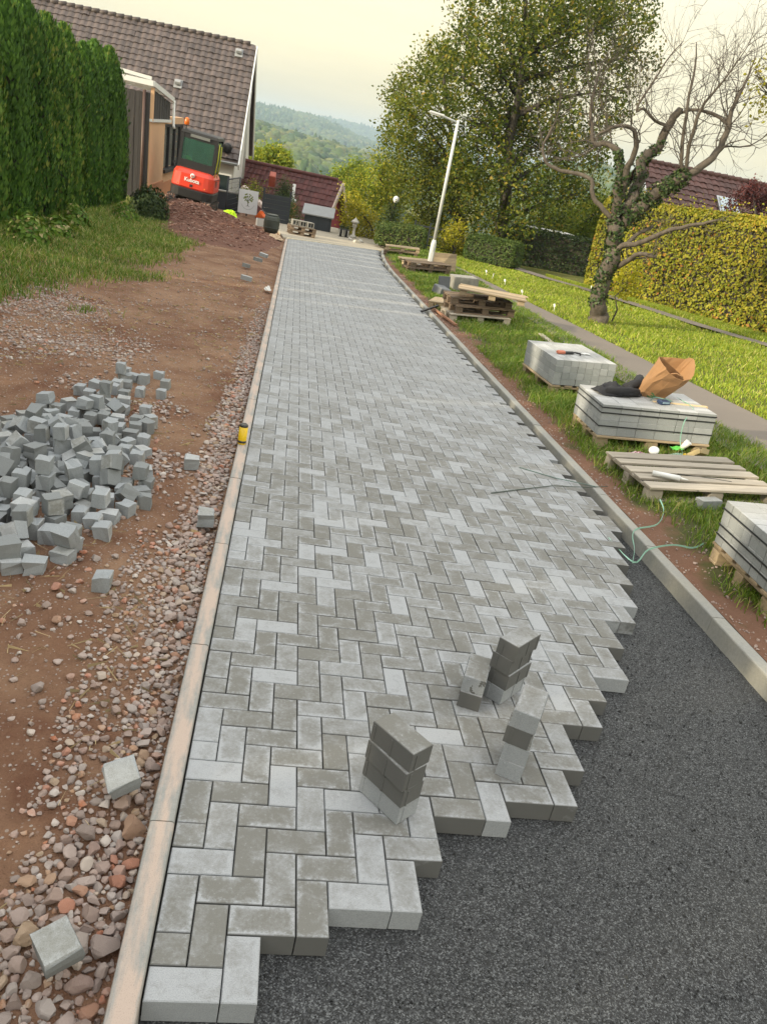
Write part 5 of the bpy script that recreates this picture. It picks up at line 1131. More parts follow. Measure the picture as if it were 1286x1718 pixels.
# --- anthracite privacy fence, gate and banner
g0 = G(-1.22, 32.6); t = thing("privacy_fence", "dark anthracite privacy fence panel beside the barrel", "fence", g0, RAD(2))
for k in range(6): mb = MB(); mb.box((0.54, 0, 0.10 + 0.178*k), (1.02, 0.03, 0.17)); mb.build("slat", M_ANTH, t)
for x in (0, 1.08): mb = MB(); mb.box((x, 0, 0.62), (0.07, 0.07, 1.36)); mb.build("post", M_ANTH, t)
g0 = G(-2.55, 30.9); t = thing("mesh_gate", "dark metal mesh gate standing open beside the white wall", "gate", g0, RAD(82))
mb = MB(); L_ = 2.2; Hh = 1.35
for a, b in (((0, 0, 0.05), (L_, 0, 0.05)), ((0, 0, Hh), (L_, 0, Hh)), ((0, 0, 0), (0, 0, Hh+0.1)), ((L_, 0, 0), (L_, 0, Hh))): mb.cyl(a, b, 0.028, n=6)
mb.build("gate_frame", M_ANTH, t)
mb = MB()
for k in range(20): mb.cyl((0.1 + k*0.1, 0, 0.05), (0.1 + k*0.1, 0, Hh), 0.006, n=4)
for k in range(6): mb.cyl((0, 0, 0.2 + 0.2*k), (L_, 0, 0.2 + 0.2*k), 0.006, n=4)
tag(mb.build("mesh_rods", M_ANTH, t), kind="stuff")
g0 = G(-2.9, 34.6); t = thing("garden_wall", "dark low wall between the white house and the banner", "wall", g0); mb = MB(); mb.box((0, 0, 0.35), (1.3, 0.25, 0.8)); mb.build("wall_body", M_ANTH, t); mb = MB(); mb.box((0, 0, 0.77), (1.36, 0.31, 0.05)); mb.build("coping", M_CONC, t)
bn = thing("banner", "white banner with a green tree emblem beside the soil heap", "banner", Vector((-1.86, 32.95, -1.60)), RAD(1))
mb = MB(); mb.box((0, 0, 0.46), (0.79, 0.012, 0.92)); sheet = mb.build("sheet", simple("banner_white", (0.72, 0.75, 0.80), 0.6, 0.05, 3), bn)
mb = MB(); rr2 = random.Random(2); 
for k in range(46):
    a = rr2.uniform(0, 6.28); q = 0.19*math.sqrt(rr2.uniform(0.12, 1)); c = Vector((q*math.cos(a), -0.010, 0.60 + q*0.95*math.sin(a))); s = rr2.uniform(0.022, 0.036)
    mb.add([c + Vector((s*math.cos(w), -0.0005*(k % 3), s*0.7*math.sin(w))) for w in [j*PI/3 for j in range(6)]], [tuple(range(6))])
mb.build("emblem_leaves", simple("emblem_green", (0.20, 0.26, 0.06), 0.6), sheet)
mb = MB(); 
for pts, r_ in (([(0, -.011, .30), (0.004, -.011, .45), (0, -.011, .58)], .012), ([(0, -.011, .47), (-.09, -.011, .60)], .006), ([(0, -.011, .48), (.10, -.011, .62)], .006), ([(0, -.011, .55), (-.03, -.011, .72)], .005), ([(0, -.011, .55), (.04, -.011, .73)], .005), ([(0, -.011, .32), (-.07, -.011, .29)], .008), ([(0, -.011, .32), (.07, -.011, .29)], .008)): mb.tube(pts, r_, 5)
mb.build("emblem_trunk", simple("emblem_dark", (0.03, 0.035, 0.03), 0.6), sheet)
mb = MB()
for k in range(17):
    a = PI*(1.12 + 0.76*k/16); mb.box((0.27*math.cos(a), -0.009, 0.44 + 0.27*math.sin(a)), (0.018, 0.004, 0.036 if k % 3 else 0.022), (0, -(a - 1.5*PI), 0))
mb.build("emblem_arc_lettering", simple("emblem_grey", (0.35, 0.40, 0.46), 0.6), sheet)
for x in (-0.36, 0.36): mb = MB(); mb.cyl((x, 0.03, -0.12), (x, 0.03, 0.95), 0.02, n=6); mb.build("post", M_ANTH, bn)
# resting places of the cut halves in the pile (x, y, z, turn)
PILE = [(-1.723,3.771,-0.001,3.14,-1.57,3.14),(-1.506,4.302,-0.001,0.00,1.55,0.00),(-1.605,4.150,-0.010,-0.00,0.00,-0.63),(-1.347,4.550,-0.001,3.14,-1.57,3.14),(-1.028,2.311,-0.010,0.00,-0.00,-0.88),(-1.619,3.839,-0.001,3.14,1.57,3.14),(-1.195,3.429,-0.010,-0.00,0.00,1.64),(-1.114,5.233,-0.001,0.00,1.54,0.00),(-0.796,4.651,-0.001,-1.57,0.00,-2.30),(-1.531,3.607,-0.010,3.14,-0.00,-2.16),(-0.980,2.808,-0.010,3.14,0.00,-1.78),(-0.871,4.281,-0.010,3.14,0.00,-1.66),(-1.230,5.500,-0.001,3.14,1.57,3.14),(-0.776,3.050,-0.010,-0.00,0.00,-2.94),(-1.266,5.175,-0.001,3.14,-1.57,3.14),(-0.951,6.018,-0.001,-1.57,0.00,-0.08),(-1.011,2.937,-0.001,0.00,-1.55,0.00),(-1.139,2.243,-0.010,3.14,0.00,-2.44),(-0.855,3.601,-0.001,3.14,-1.57,3.14),(-1.168,2.455,-0.001,0.00,1.55,0.00),(-0.711,3.303,-0.001,3.14,1.57,3.14),(-1.055,3.423,-0.001,3.14,-1.57,3.14),(-0.822,3.149,-0.010,0.00,-0.00,-2.91),(-1.059,4.866,-0.010,-3.14,0.00,2.94),(-1.257,4.636,-0.010,-3.14,0.00,2.12),(-0.769,2.715,-0.001,0.00,1.53,0.00),(-0.989,3.542,-0.010,3.14,0.00,0.64),(-1.454,4.800,-0.010,0.00,0.00,-0.70),(-1.215,4.496,-0.001,3.14,-1.57,3.14),(-0.593,3.355,-0.001,3.14,-1.57,3.14),(-1.541,3.381,-0.010,-3.14,0.00,-0.73),(-1.350,3.742,-0.001,-1.57,0.00,-2.77),(-1.197,2.892,-0.001,3.14,1.57,3.14),(-1.488,4.590,-0.001,1.57,0.00,-0.18),(-0.851,5.757,-0.001,0.00,1.52,0.00),(-1.226,3.182,-0.010,0.00,0.00,1.68),(-0.713,2.843,-0.010,0.00,0.00,1.42),(-1.386,3.455,-0.001,3.14,-1.57,3.14),(-1.137,3.006,-0.001,3.14,1.57,3.14),(-1.595,4.508,-0.001,1.57,0.00,3.07),(-0.921,2.181,-0.010,3.14,-0.00,1.68),(-1.377,3.351,-0.010,3.14,0.00,3.11),(-0.984,3.341,-0.001,1.57,0.00,-1.88),(-0.862,3.312,-0.001,-1.57,0.00,1.49),(-1.213,5.745,-0.001,-1.57,0.00,2.70),(-1.059,3.241,-0.010,3.14,0.00,-2.95),(-0.865,2.902,-0.010,0.00,-0.00,-1.90),(-1.499,3.487,0.028,-2.48,0.58,-0.31),(-0.899,3.343,0.098,0.00,1.53,0.00),(-1.200,3.648,-0.001,1.57,0.00,-2.88),(-1.109,3.332,0.036,-2.38,-0.29,-2.67),(-1.140,2.817,-0.001,0.00,1.54,0.00),(-0.839,3.903,-0.001,0.00,1.54,0.00),(-1.455,3.889,-0.001,3.14,1.57,3.14),(-1.215,3.551,-0.001,1.57,0.00,1.81),(-0.965,2.665,-0.001,1.57,0.00,-1.96),(-1.037,4.606,-0.010,-0.00,0.00,1.69),(-1.274,2.999,-0.001,3.14,-1.57,3.14),(-1.391,3.248,-0.001,-1.57,0.00,-1.62),(-1.115,4.197,-0.010,-3.14,0.00,-2.77),(-0.843,2.544,-0.001,3.14,1.57,3.14),(-1.051,2.561,-0.001,3.14,1.57,3.14),(-1.321,4.307,-0.001,0.00,-1.55,0.00),(-1.300,2.806,-0.001,3.14,-1.57,3.14),(-1.485,3.991,-0.001,-1.57,0.00,-1.47),(-1.244,2.982,0.098,0.00,-1.53,0.00),(-1.180,4.718,-0.010,0.00,-0.00,2.19),(-1.352,3.108,-0.010,3.14,0.00,-1.29),(-0.923,3.788,-0.001,-1.57,0.00,0.89),(-0.854,3.609,0.089,3.14,0.00,-3.10),(-1.369,5.090,-0.001,3.14,1.57,3.14),(-0.737,3.814,-0.001,-1.57,0.00,-1.61),(-1.548,3.617,0.070,0.00,0.00,2.41),(-1.010,3.052,-0.010,0.00,-0.00,0.86),(-0.837,5.442,-0.001,3.14,-1.57,3.14),(-1.084,2.380,0.061,1.08,0.92,-0.88),(-1.413,4.172,-0.001,1.57,0.00,1.79),(-0.961,3.565,0.070,0.00,-0.00,-1.09),(-1.641,3.679,-0.001,3.14,1.57,3.14),(-1.103,3.525,0.042,-0.17,0.58,-2.91),(-1.127,3.869,-0.001,1.57,0.00,-2.13),(-0.976,4.337,-0.001,3.14,-1.57,3.14),(-0.699,3.189,-0.001,0.00,1.56,0.00),(-0.825,3.490,-0.001,1.57,0.00,-0.14),(-1.477,5.220,-0.001,3.14,-1.57,3.14),(-1.233,5.362,-0.001,3.14,-1.57,3.14),(-1.709,4.196,-0.010,-3.14,0.00,-0.70),(-1.669,3.742,0.098,0.00,1.55,0.00),(-0.972,3.884,-0.001,-1.57,0.00,-1.15),(-0.773,2.898,0.079,3.14,1.57,3.14),(-0.820,2.420,-0.001,-1.57,0.00,2.69),(-1.387,4.402,-0.010,-3.14,0.00,-1.80),(-1.329,4.035,-0.010,0.00,-0.00,-0.36),(-1.035,2.171,-0.010,0.00,0.00,-1.11),(-0.829,3.721,0.013,-3.14,-0.85,0.36),(-1.175,5.601,-0.010,3.14,-0.00,-1.51),(-1.213,3.901,-0.010,3.14,0.00,-2.14),(-1.128,3.752,0.048,2.36,0.40,-2.70),(-0.646,3.581,-0.010,0.00,0.00,1.89),(-1.323,3.842,-0.001,3.14,-1.57,3.14),(-0.558,3.105,-0.001,1.57,0.00,-1.49),(-1.110,3.124,0.013,-2.64,0.11,1.17),(-1.246,2.573,-0.001,0.00,-1.55,0.00),(-1.185,3.608,0.098,-1.57,0.00,0.42),(-1.149,2.700,-0.001,0.00,-1.55,0.00),(-1.057,3.959,-0.001,1.57,0.00,-2.78),(-0.901,3.044,-0.001,-1.57,0.00,-1.67),(-1.552,4.224,0.081,2.81,-0.13,2.97),(-0.969,2.823,0.070,0.00,0.00,-2.46),(-1.053,3.688,-0.010,3.14,0.00,2.38),(-0.866,4.424,-0.001,-1.57,0.00,0.21),(-0.965,4.120,-0.001,-1.57,0.00,2.84),(-0.837,3.504,0.098,0.00,1.54,0.00),(-0.636,2.951,-0.001,-1.57,0.00,-0.48),(-1.302,3.648,0.004,0.00,0.34,1.84),(-1.419,3.330,0.091,-1.62,0.26,1.35),(-1.276,2.844,0.098,0.00,-1.56,0.00),(-0.657,3.072,0.051,-0.80,-0.52,-1.02),(-1.023,4.237,0.051,1.22,0.69,1.46),(-0.921,2.949,0.090,-0.93,1.35,-2.77),(-0.699,2.631,-0.001,0.00,1.53,0.00),(-1.427,3.899,0.098,1.44,-1.55,-0.09),(-1.597,4.650,-0.010,0.00,-0.00,-0.76),(-1.200,4.058,-0.010,3.14,0.00,0.22),(-1.253,5.070,-0.001,1.57,0.00,-0.12),(-1.258,4.159,-0.001,3.14,1.57,3.14),(-1.227,3.091,0.060,-2.63,0.90,1.68),(-0.849,4.030,-0.001,1.57,0.00,-2.07),(-1.296,3.479,-0.001,3.14,1.57,3.14),(-1.241,4.854,-0.010,3.14,0.00,-2.56),(-1.013,5.399,-0.001,0.00,1.53,0.00),(-1.400,3.576,0.026,-2.60,0.78,2.20),(-1.225,4.701,0.079,1.57,0.00,2.81),(-1.233,4.297,-0.001,-1.57,0.00,1.36),(-0.876,4.908,-0.001,0.00,1.55,0.00),(-0.965,3.994,0.058,2.42,0.03,-1.18),(-0.760,4.168,-0.001,0.00,-1.54,0.00),(-1.532,3.298,0.081,-0.08,0.17,1.49),(-0.796,3.385,0.088,1.44,-0.39,-1.51),(-1.191,3.596,0.196,0.00,1.54,0.00),(-1.316,3.931,0.058,0.16,0.85,1.38),(-1.501,3.221,-0.001,1.57,0.00,0.36),(-0.946,3.852,0.098,3.14,-1.57,3.14),(-1.047,4.434,-0.001,0.00,-1.52,0.00),(-1.082,2.502,0.098,0.00,1.52,0.00),(-1.404,4.075,0.065,-1.99,-0.76,0.21),(-0.857,2.778,-0.001,0.00,1.55,0.00),(-1.242,2.681,-0.001,1.57,0.00,-1.62),(-0.981,2.681,0.098,-1.57,0.00,-2.43),(-1.136,4.573,-0.001,3.14,-1.57,3.14),(-1.360,3.774,0.098,0.00,1.53,0.00),(-1.405,3.170,0.092,-1.82,1.29,1.56),(-1.255,5.992,-0.001,3.14,1.57,3.14),(-1.185,3.898,0.093,-1.53,-0.28,-0.71),(-1.150,4.043,0.070,3.14,0.00,-2.65),(-1.659,4.058,-0.010,0.00,-0.00,-0.79),(-1.063,3.655,0.088,-1.57,1.37,-1.42),(-0.885,4.584,-0.001,0.00,1.54,0.00),(-1.536,3.747,-0.001,3.14,1.57,3.14),(-1.651,4.357,-0.010,0.00,-0.00,-1.00),(-1.113,2.999,0.098,3.14,-1.57,3.14),(-1.287,4.593,0.084,2.96,0.13,-0.32),(-1.437,3.027,0.042,0.52,-0.70,-2.86),(-1.089,5.085,-0.010,0.00,-0.00,0.09),(-1.398,5.439,-0.010,3.14,-0.00,-0.24),(-1.161,5.858,-0.010,-3.14,0.00,2.99),(-1.162,3.209,0.067,2.59,-0.30,-1.92),(-0.956,2.517,-0.001,3.14,-1.57,3.14),(-1.049,3.554,0.135,0.11,-0.59,0.29),(-1.234,5.076,0.098,0.00,1.55,0.00),(-1.262,4.011,0.093,-2.73,-0.48,-2.67),(-1.059,2.191,0.070,3.14,0.00,-1.04),(-0.632,3.353,0.098,3.14,-1.57,3.14),(-0.796,3.241,0.067,2.45,1.02,-1.40),(-1.602,3.961,0.028,-2.49,-0.77,-2.66),(-1.490,4.427,-0.001,-1.57,0.00,0.96),(-0.800,4.516,-0.001,-1.57,0.00,-0.66),(-1.013,3.238,0.088,-2.40,1.39,1.25),(-0.823,2.311,-0.010,0.00,-0.00,-1.88),(-0.984,4.103,0.098,1.57,0.00,-0.92),(-0.995,3.445,0.085,-0.19,0.10,-0.34),(-1.583,4.615,0.079,3.14,0.21,2.95),(-1.151,2.715,0.098,3.14,1.57,3.14),(-0.802,3.285,0.155,-0.93,-1.01,1.74),(-1.312,3.463,0.089,3.14,0.00,-0.49),(-0.578,2.096,-0.001,3.14,1.57,3.14),(-1.281,3.847,0.151,1.49,0.64,-2.81),(-1.159,4.974,-0.010,0.00,0.00,-2.47),(-1.350,3.042,0.117,-2.34,0.12,-0.36),(-1.253,5.755,0.098,0.00,1.56,0.00),(-1.125,3.013,0.196,0.00,-1.55,0.00),(-1.333,2.707,0.063,1.99,0.76,-2.62),(-1.110,2.614,0.089,-0.00,0.00,1.33),(-0.602,3.240,-0.010,3.14,0.00,-1.01),(-1.060,5.823,-0.001,1.57,0.00,-1.65),(-0.953,3.693,0.077,-0.39,-0.90,-2.25),(-0.729,3.965,-0.010,0.00,-0.00,-2.39),(-1.085,4.774,0.037,2.58,0.73,-2.53),(-1.433,3.510,0.114,0.74,0.06,-0.90),(-1.542,3.904,0.087,0.69,-0.45,-0.60),(-0.819,2.344,0.091,0.00,1.19,1.19),(-0.960,3.151,-0.001,-1.57,0.00,2.35)]
# ------------------------------------------------------------------ street lamp
t = thing("street_lamp", "slender pale grey street lamp post with a short arm on the verge", "street lamp", G(4.22, 21.95))
mb = MB(); mb.lathe([(0.082, -0.2), (0.082, 0.78), (0.066, 0.86), (0.05, 0.90)], n=14); mb.build("base_sleeve", M_POLE, t)
mb = MB(); mb.tube([(0, 0, 0.86), (0, 0, 4.06)], [0.05, 0.040], 12); pole = mb.build("pole", M_POLE, t)
mb = MB(); mb.tube([(0.02, 0, 4.0), (-0.30, 0, 4.06), (-0.52, -0.02, 4.10)], 0.028, 8); arm = mb.build("arm", M_POLE, t)
mb = MB(); mb.box((-0.62, -0.03, 4.115), (0.42, 0.14, 0.06), (0, RAD(5), 0), 0.015); hd = mb.build("lamp_head", M_POLE, t)
mb = MB(); mb.box((-0.66, -0.03, 4.078), (0.28, 0.10, 0.012), (0, RAD(5), 0)); mb.build("lens", M_GLOBE, hd)
mb = MB(); mb.box((0.0, -0.083, 0.42), (0.07, 0.008, 0.30)); mb.build("service_door", M_POLE, t)
mb = MB(); mb.box((0, 0, 0.02), (0.62, 0.5, 0.24), None, 0.03); mb.build("footing", M_CONC, t)

# ------------------------------------------------------------------ soil heap
def heap(x, y):
    h = 0
    for cx, cy, a, sx, sy in ((-3.3, 24.6, 0.62, 0.75, 1.25), (-2.5, 24.4, 0.40, 0.6, 1.2), (-1.9, 24.5, 0.38, 0.40, 1.0), (-1.3, 24.4, 0.28, 0.5, 1.1), (-4.1, 24.6, 0.22, 0.5, 1.0), (-2.4, 21.6, 0.26, 1.0, 1.5), (-0.85, 23.6, 0.20, 0.5, 1.6), (-1.4, 20.6, 0.10, 0.8, 1.2)):
        h = h + a*np.exp(-(((x-cx)/sx)**2 + ((y-cy)/sy)**2))
    h = h*0.93; return h + np.clip(h*3, 0, 1)*(0.07*vnoise(x*3, y*3, 71) + 0.04*vnoise(x*9, y*9, 72))
xs = np.linspace(-5.2, -0.15, 120); ys = np.linspace(18.5, 28, 130); X, Y, F = grid(xs, ys); Zh = lefth(X, Y) - 0.035 + heap(X, Y)
hp = np_obj("soil_heap", np.stack([X, Y, Zh], 1), F, M_SOIL, smooth=True); hp.matrix_world = TILT; tag(hp, "heap of dark reddish soil in front of the excavator", "soil heap")
n = 15000; px = rng.uniform(-5, -0.3, n); py = rng.uniform(18.6, 27, n); hv = heap(px, py); k = rng.uniform(0, 1, n) < np.clip(hv*3.2 - 0.12, 0, 1); px, py, hv = px[k], py[k], hv[k]; n = len(px)
q = rng.uniform(0.015, 0.06, n)*rng.uniform(0.4, 1, n); S = np.stack([q*rng.uniform(1, 2.2, n), q, q*0.8], 1)
V, F, R = scatter(ST1, np.stack([px, py, lefth(px, py) - 0.035 + hv + q*0.2], 1), S, rng.uniform(0, 6.28, n), rng.uniform(0, 1, n)**1.5)
o = np_obj("clods", V, F, M_CLOD, hp, attrs={"rnd": R}); tag(o, kind="stuff")

# ------------------------------------------------------------------ mini excavator, seen from behind
EM = Matrix.Translation(RP(-3.55, 28.6, 0.10)) @ Matrix.Rotation(RAD(5), 4, 'Y') @ Matrix.Rotation(RAD(-4), 4, 'Z')
ex = thing("mini_excavator", "orange red mini excavator with a glazed black cab, seen from behind", "excavator", mat=EM)
for s in (-1, 1):
    mb = MB(); prof = []
    for k in range(9): a = PI/2 + PI*k/8; prof.append((-0.75 + 0.22*math.cos(a), 0.22 + 0.22*math.sin(a)))
    for k in range(9): a = -PI/2 + PI*k/8; prof.append((0.75 + 0.22*math.cos(a), 0.22 + 0.22*math.sin(a)))
    mb.prism(prof, 'x', s*0.60 - 0.15, s*0.60 + 0.15); tr_ = fix_normals(mb.build("track", M_RUBBER, ex))
    mb = MB()
    for k in range(12): mb.box((s*0.60, -0.80 + k*0.145, 0.455), (0.31, 0.05, 0.04))
    for k in range(3): mb.box((s*0.60, -0.985, 0.14 + k*0.09), (0.31, 0.04, 0.04))
    tag(mb.build("tread_bars", M_RUBBER, tr_), kind="stuff")
    for yy in (-0.75, 0.75): mb = MB(); mb.cyl((s*0.60 - 0.16, yy, 0.22), (s*0.60 + 0.16, yy, 0.22), 0.13, n=14); mb.build("wheel", M_DARK, tr_)
mb = MB(); mb.box((0, 0, 0.36), (0.95, 1.1, 0.26), None, 0.04); mb.build("undercarriage", M_DARK, ex)
def rear_profile(w, d0, d1, bul, n=10):
    """plan outline with a bulging rounded tail"""
    pts = [(w/2, d1), (-w/2, d1)]
    for k in range(n+1):
        a = PI + PI*k/n; pts.append((w/2*math.copysign(abs(math.cos(a))**0.5, math.cos(a)), d0 + bul*math.sin(a)))
    return pts
def loft(name, mat, parent, levels):
    mb = MB(); n = len(levels[0][1])
    vs = [(x, y, z) for z, pts in levels for x, y in pts]; fs = [(r*n + i, r*n + (i+1) % n, (r+1)*n + (i+1) % n, (r+1)*n + i) for r in range(len(levels)-1) for i in range(n)]
    fs += [tuple(range(n))[::-1], tuple((len(levels)-1)*n + i for i in range(n))]; mb.add(vs, fs, False); return fix_normals(mb.build(name, mat, parent))
loft("bumper", M_DARK, ex, [(0.42, rear_profile(1.34, -0.42, 0.5, 0.28)), (0.46, rear_profile(1.46, -0.45, 0.55, 0.32)), (0.72, rear_profile(1.48, -0.46, 0.55, 0.33)), (0.76, rear_profile(1.44, -0.44, 0.55, 0.31))])
body = loft("body", M_REDPAINT, ex, [(0.755, rear_profile(1.42, -0.44, 0.55, 0.31)), (0.80, rear_profile(1.47, -0.46, 0.56, 0.33)), (1.22, rear_profile(1.42, -0.44, 0.56, 0.30)), (1.34, rear_profile(1.30, -0.38, 0.5, 0.26)), (1.37, rear_profile(1.15, -0.30, 0.42, 0.22))])
mb = MB(); mb.box((0.0, -0.775, 0.86), (0.10, 0.03, 0.10), None, 0.01); mb.build("latch", M_DARK, body)
for x in (-0.40, 0.40): mb = MB(); mb.box((x, -0.735, 0.86), (0.17, 0.03, 0.05), (0, 0, -0.35*x), 0.008); mb.build("reflector", M_ORANGE, body)
def lettering(txt, size, loc, rot, mat, parent, name="lettering"):
    cu = bpy.data.curves.new(name, 'FONT'); cu.body = txt; cu.size = size; cu.extrude = 0.003; cu.align_x = 'CENTER'; cu.offset = 0.004
    tmp = bpy.data.objects.new(name, cu); me = bpy.data.meshes.new_from_object(tmp); bpy.data.objects.remove(tmp); me.materials.clear(); me.materials.append(mat)
    o = bpy.data.objects.new(name, me); COL.objects.link(o); o.parent = parent; o.location = loc; o.rotation_euler = rot; return o
lettering("Kubota", 0.175, (0, -0.785, 0.985), (PI/2, 0, 0), M_WHITEPVC, body)
mb = MB(); mb.cyl((0, -0.745, 1.19), (0, -0.772, 1.19), 0.075, n=20); em = mb.build("emblem", M_WHITEPVC, body)
mb = MB(); mb.box((0.018, -0.774, 1.19), (0.05, 0.008, 0.028)); mb.box((-0.028, -0.774, 1.19), (0.024, 0.008, 0.075)); mb.build("emblem_mark", M_REDPAINT, em)
for z in (0.90, 1.20):
    for s in (-1, 1): mb = MB(); mb.box((s*0.717, -0.02, z), (0.008, 0.85, 0.012)); mb.build("panel_seam", M_DARK, body)
for k in range(7): mb = MB(); mb.box((0.722, -0.10 + 0.0*k, 0.98 + 0.028*k), (0.012, 0.34, 0.012)); mb.build("vent_slat", M_DARK, body)
mb = MB(); mb.tube([(0.30, -0.10, 1.36), (0.52, -0.28, 1.40), (0.60, -0.30, 1.62)], 0.025, 7); mb.build("exhaust", M_DARK, body)
for s in (-0.05, 0.08): mb = MB(); mb.tube([(0.1 + s, 0.85, 1.0), (0.1 + s, 1.25, 1.75), (0.1 + s, 1.9, 2.28), (0.1 + s, 2.5, 2.25)], 0.016, 6); mb.build("hydraulic_hose", M_RUBBER, ex)
n_ = 500; rc = np.random.default_rng(8); pc = np.stack([rc.choice([-0.6, 0.6], n_) + rc.uniform(-0.17, 0.17, n_), rc.uniform(-0.98, 0.9, n_), rc.uniform(0.02, 0.46, n_)], 1); pc[:, 1] = np.where(rc.uniform(0, 1, n_) < 0.5, -0.97, pc[:, 1]); qc = rc.uniform(0.012, 0.045, n_)
V, F, R = scatter(ST1, pc, qc, rc.uniform(0, 6.28, n_), rc.uniform(0, 1, n_)); tag(np_obj("caked_mud", V, F, M_CLOD, ex, attrs={"rnd": R}), kind="stuff")
# cab
cw, cz0, cz1, cyr, cyf = 1.24, 1.34, 2.50, -0.42, 0.72
mb = MB()
mb.box((0, cyr, 1.48), (cw, 0.05, 0.30)); 
for x in (-cw/2 + 0.04, cw/2 - 0.04):
    mb.box((x, cyr + 0.02, (cz0+cz1)/2), (0.10, 0.10, cz1 - cz0)); mb.box((x, cyf, (0.9+cz1)/2), (0.07, 0.07, cz1 - 0.9)); mb.box((x, (cyr+cyf)/2, 1.36), (0.06, cyf - cyr, 0.10)); mb.box((x, 0.15, (cz0+cz1)/2), (0.05, 0.06, cz1 - cz0))
mb.box((0, cyr + 0.02, 2.40), (cw, 0.08, 0.18)); mb.box((0, cyf, 2.44), (cw, 0.07, 0.12)); mb.build("cab_frame", M_DARK, ex)
loft("cab_roof", M_DARK, ex, [(2.46, [(-0.64, -0.47), (0.64, -0.47), (0.64, 0.80), (-0.64, 0.80)]), (2.55, [(-0.62, -0.45), (0.62, -0.45), (0.62, 0.78), (-0.62, 0.78)]), (2.585, [(-0.54, -0.36), (0.54, -0.36), (0.54, 0.68), (-0.54, 0.68)])])
mb = MB(); mb.box((0.02, -0.475, 2.42), (0.66, 0.012, 0.09)); mb.build("roof_strip", M_METAL, ex)
mb = MB(); mb.box((0, cyr - 0.012, 1.98), (cw - 0.16, 0.012, 0.72)); mb.build("rear_window", M_GLASS_CAB, ex)
mb = MB(); mb.box((0, cyf, 1.7), (cw - 0.1, 0.012, 1.4)); mb.build("windscreen", M_GLASS_CAB, ex)
for s in (-1, 1): mb = MB(); mb.box((s*(cw/2 - 0.03), 0.15, 1.92), (0.012, 1.0, 0.95)); mb.build("side_window", M_GLASS_CAB, ex)
mb = MB(); mb.box((0, 0.02, 1.62), (0.50, 0.14, 0.62), (RAD(-8), 0, 0), 0.05); mb.box((0, 0.26, 1.35), (0.50, 0.45, 0.14), None, 0.04); st_ = mb.build("seat", M_CLOTH, ex)
mb = MB(); mb.box((0, -0.02, 2.02), (0.30, 0.10, 0.18), (RAD(-8), 0, 0), 0.04); mb.build("headrest", M_CLOTH, st_)
mb = MB(); mb.box((-0.33, -0.2, 1.66), (0.22, 0.16, 0.14), (0.3, 0.2, 0.4), 0.04); mb.build("hi_vis_vest", M_HIVIS, st_)
mb = MB(); mb.tube([(0.68, -0.40, 1.30), (0.70, -0.38, 1.9), (0.68, -0.36, 2.38)], 0.018, 6); mb.tube([(0.68, 0.10, 1.25), (0.71, 0.10, 1.8), (0.68, 0.10, 2.3)], 0.018, 6); mb.build("handrail", M_YELLOWPAINT, ex)
mb = MB(); mb.cyl((-0.52, -0.36, 2.50), (-0.52, -0.36, 2.70), 0.018, n=8); bc = mb.build("beacon_stem", M_DARK, ex)
mb = MB(); mb.lathe([(0.075, 2.69), (0.085, 2.74), (0.08, 2.86), (0.05, 2.91), (0.01, 2.925)], (-0.52, -0.36, 0), 14); mb.build("beacon", simple("orange_beacon", (0.75, 0.17, 0.015), 0.25), bc)
mb = MB(); mb.tube([(0.1, 0.9, 0.9), (0.1, 1.6, 2.0), (0.1, 2.5, 2.1)], [0.12, 0.11, 0.09], 8); mb.build("boom", M_REDPAINT, ex)
mb = MB(); mb.tube([(0.1, 2.5, 2.15), (0.1, 2.9, 1.1)], [0.09, 0.07], 8); mb.build("dipper_arm", M_REDPAINT, ex)
mb = MB(); mb.prism([(2.7, 0.5), (3.05, 0.5), (3.1, 1.0), (2.85, 1.1)], 'x', -0.12, 0.32); fix_normals(mb.build("bucket", M_DARK, ex))
mb = MB(); mb.tube([(-0.62, 0.5, 1.0), (-0.80, 0.45, 1.12), (-1.0, 0.45, 1.40)], [0.05, 0.04, 0.03], 6); mb.tube([(-0.80, 0.50, 1.15), (-0.93, 0.5, 1.42)], 0.02, 6); mb.build("lever_arm", M_DARK, ex)
mb = MB(); mb.box((-0.70, 0.6, 2.0), (0.04, 0.08, 0.22)); mb.tube([(-0.6, 0.65, 2.05), (-0.7, 0.6, 2.05)], 0.012, 5); mb.build("mirror", M_DARK, ex)

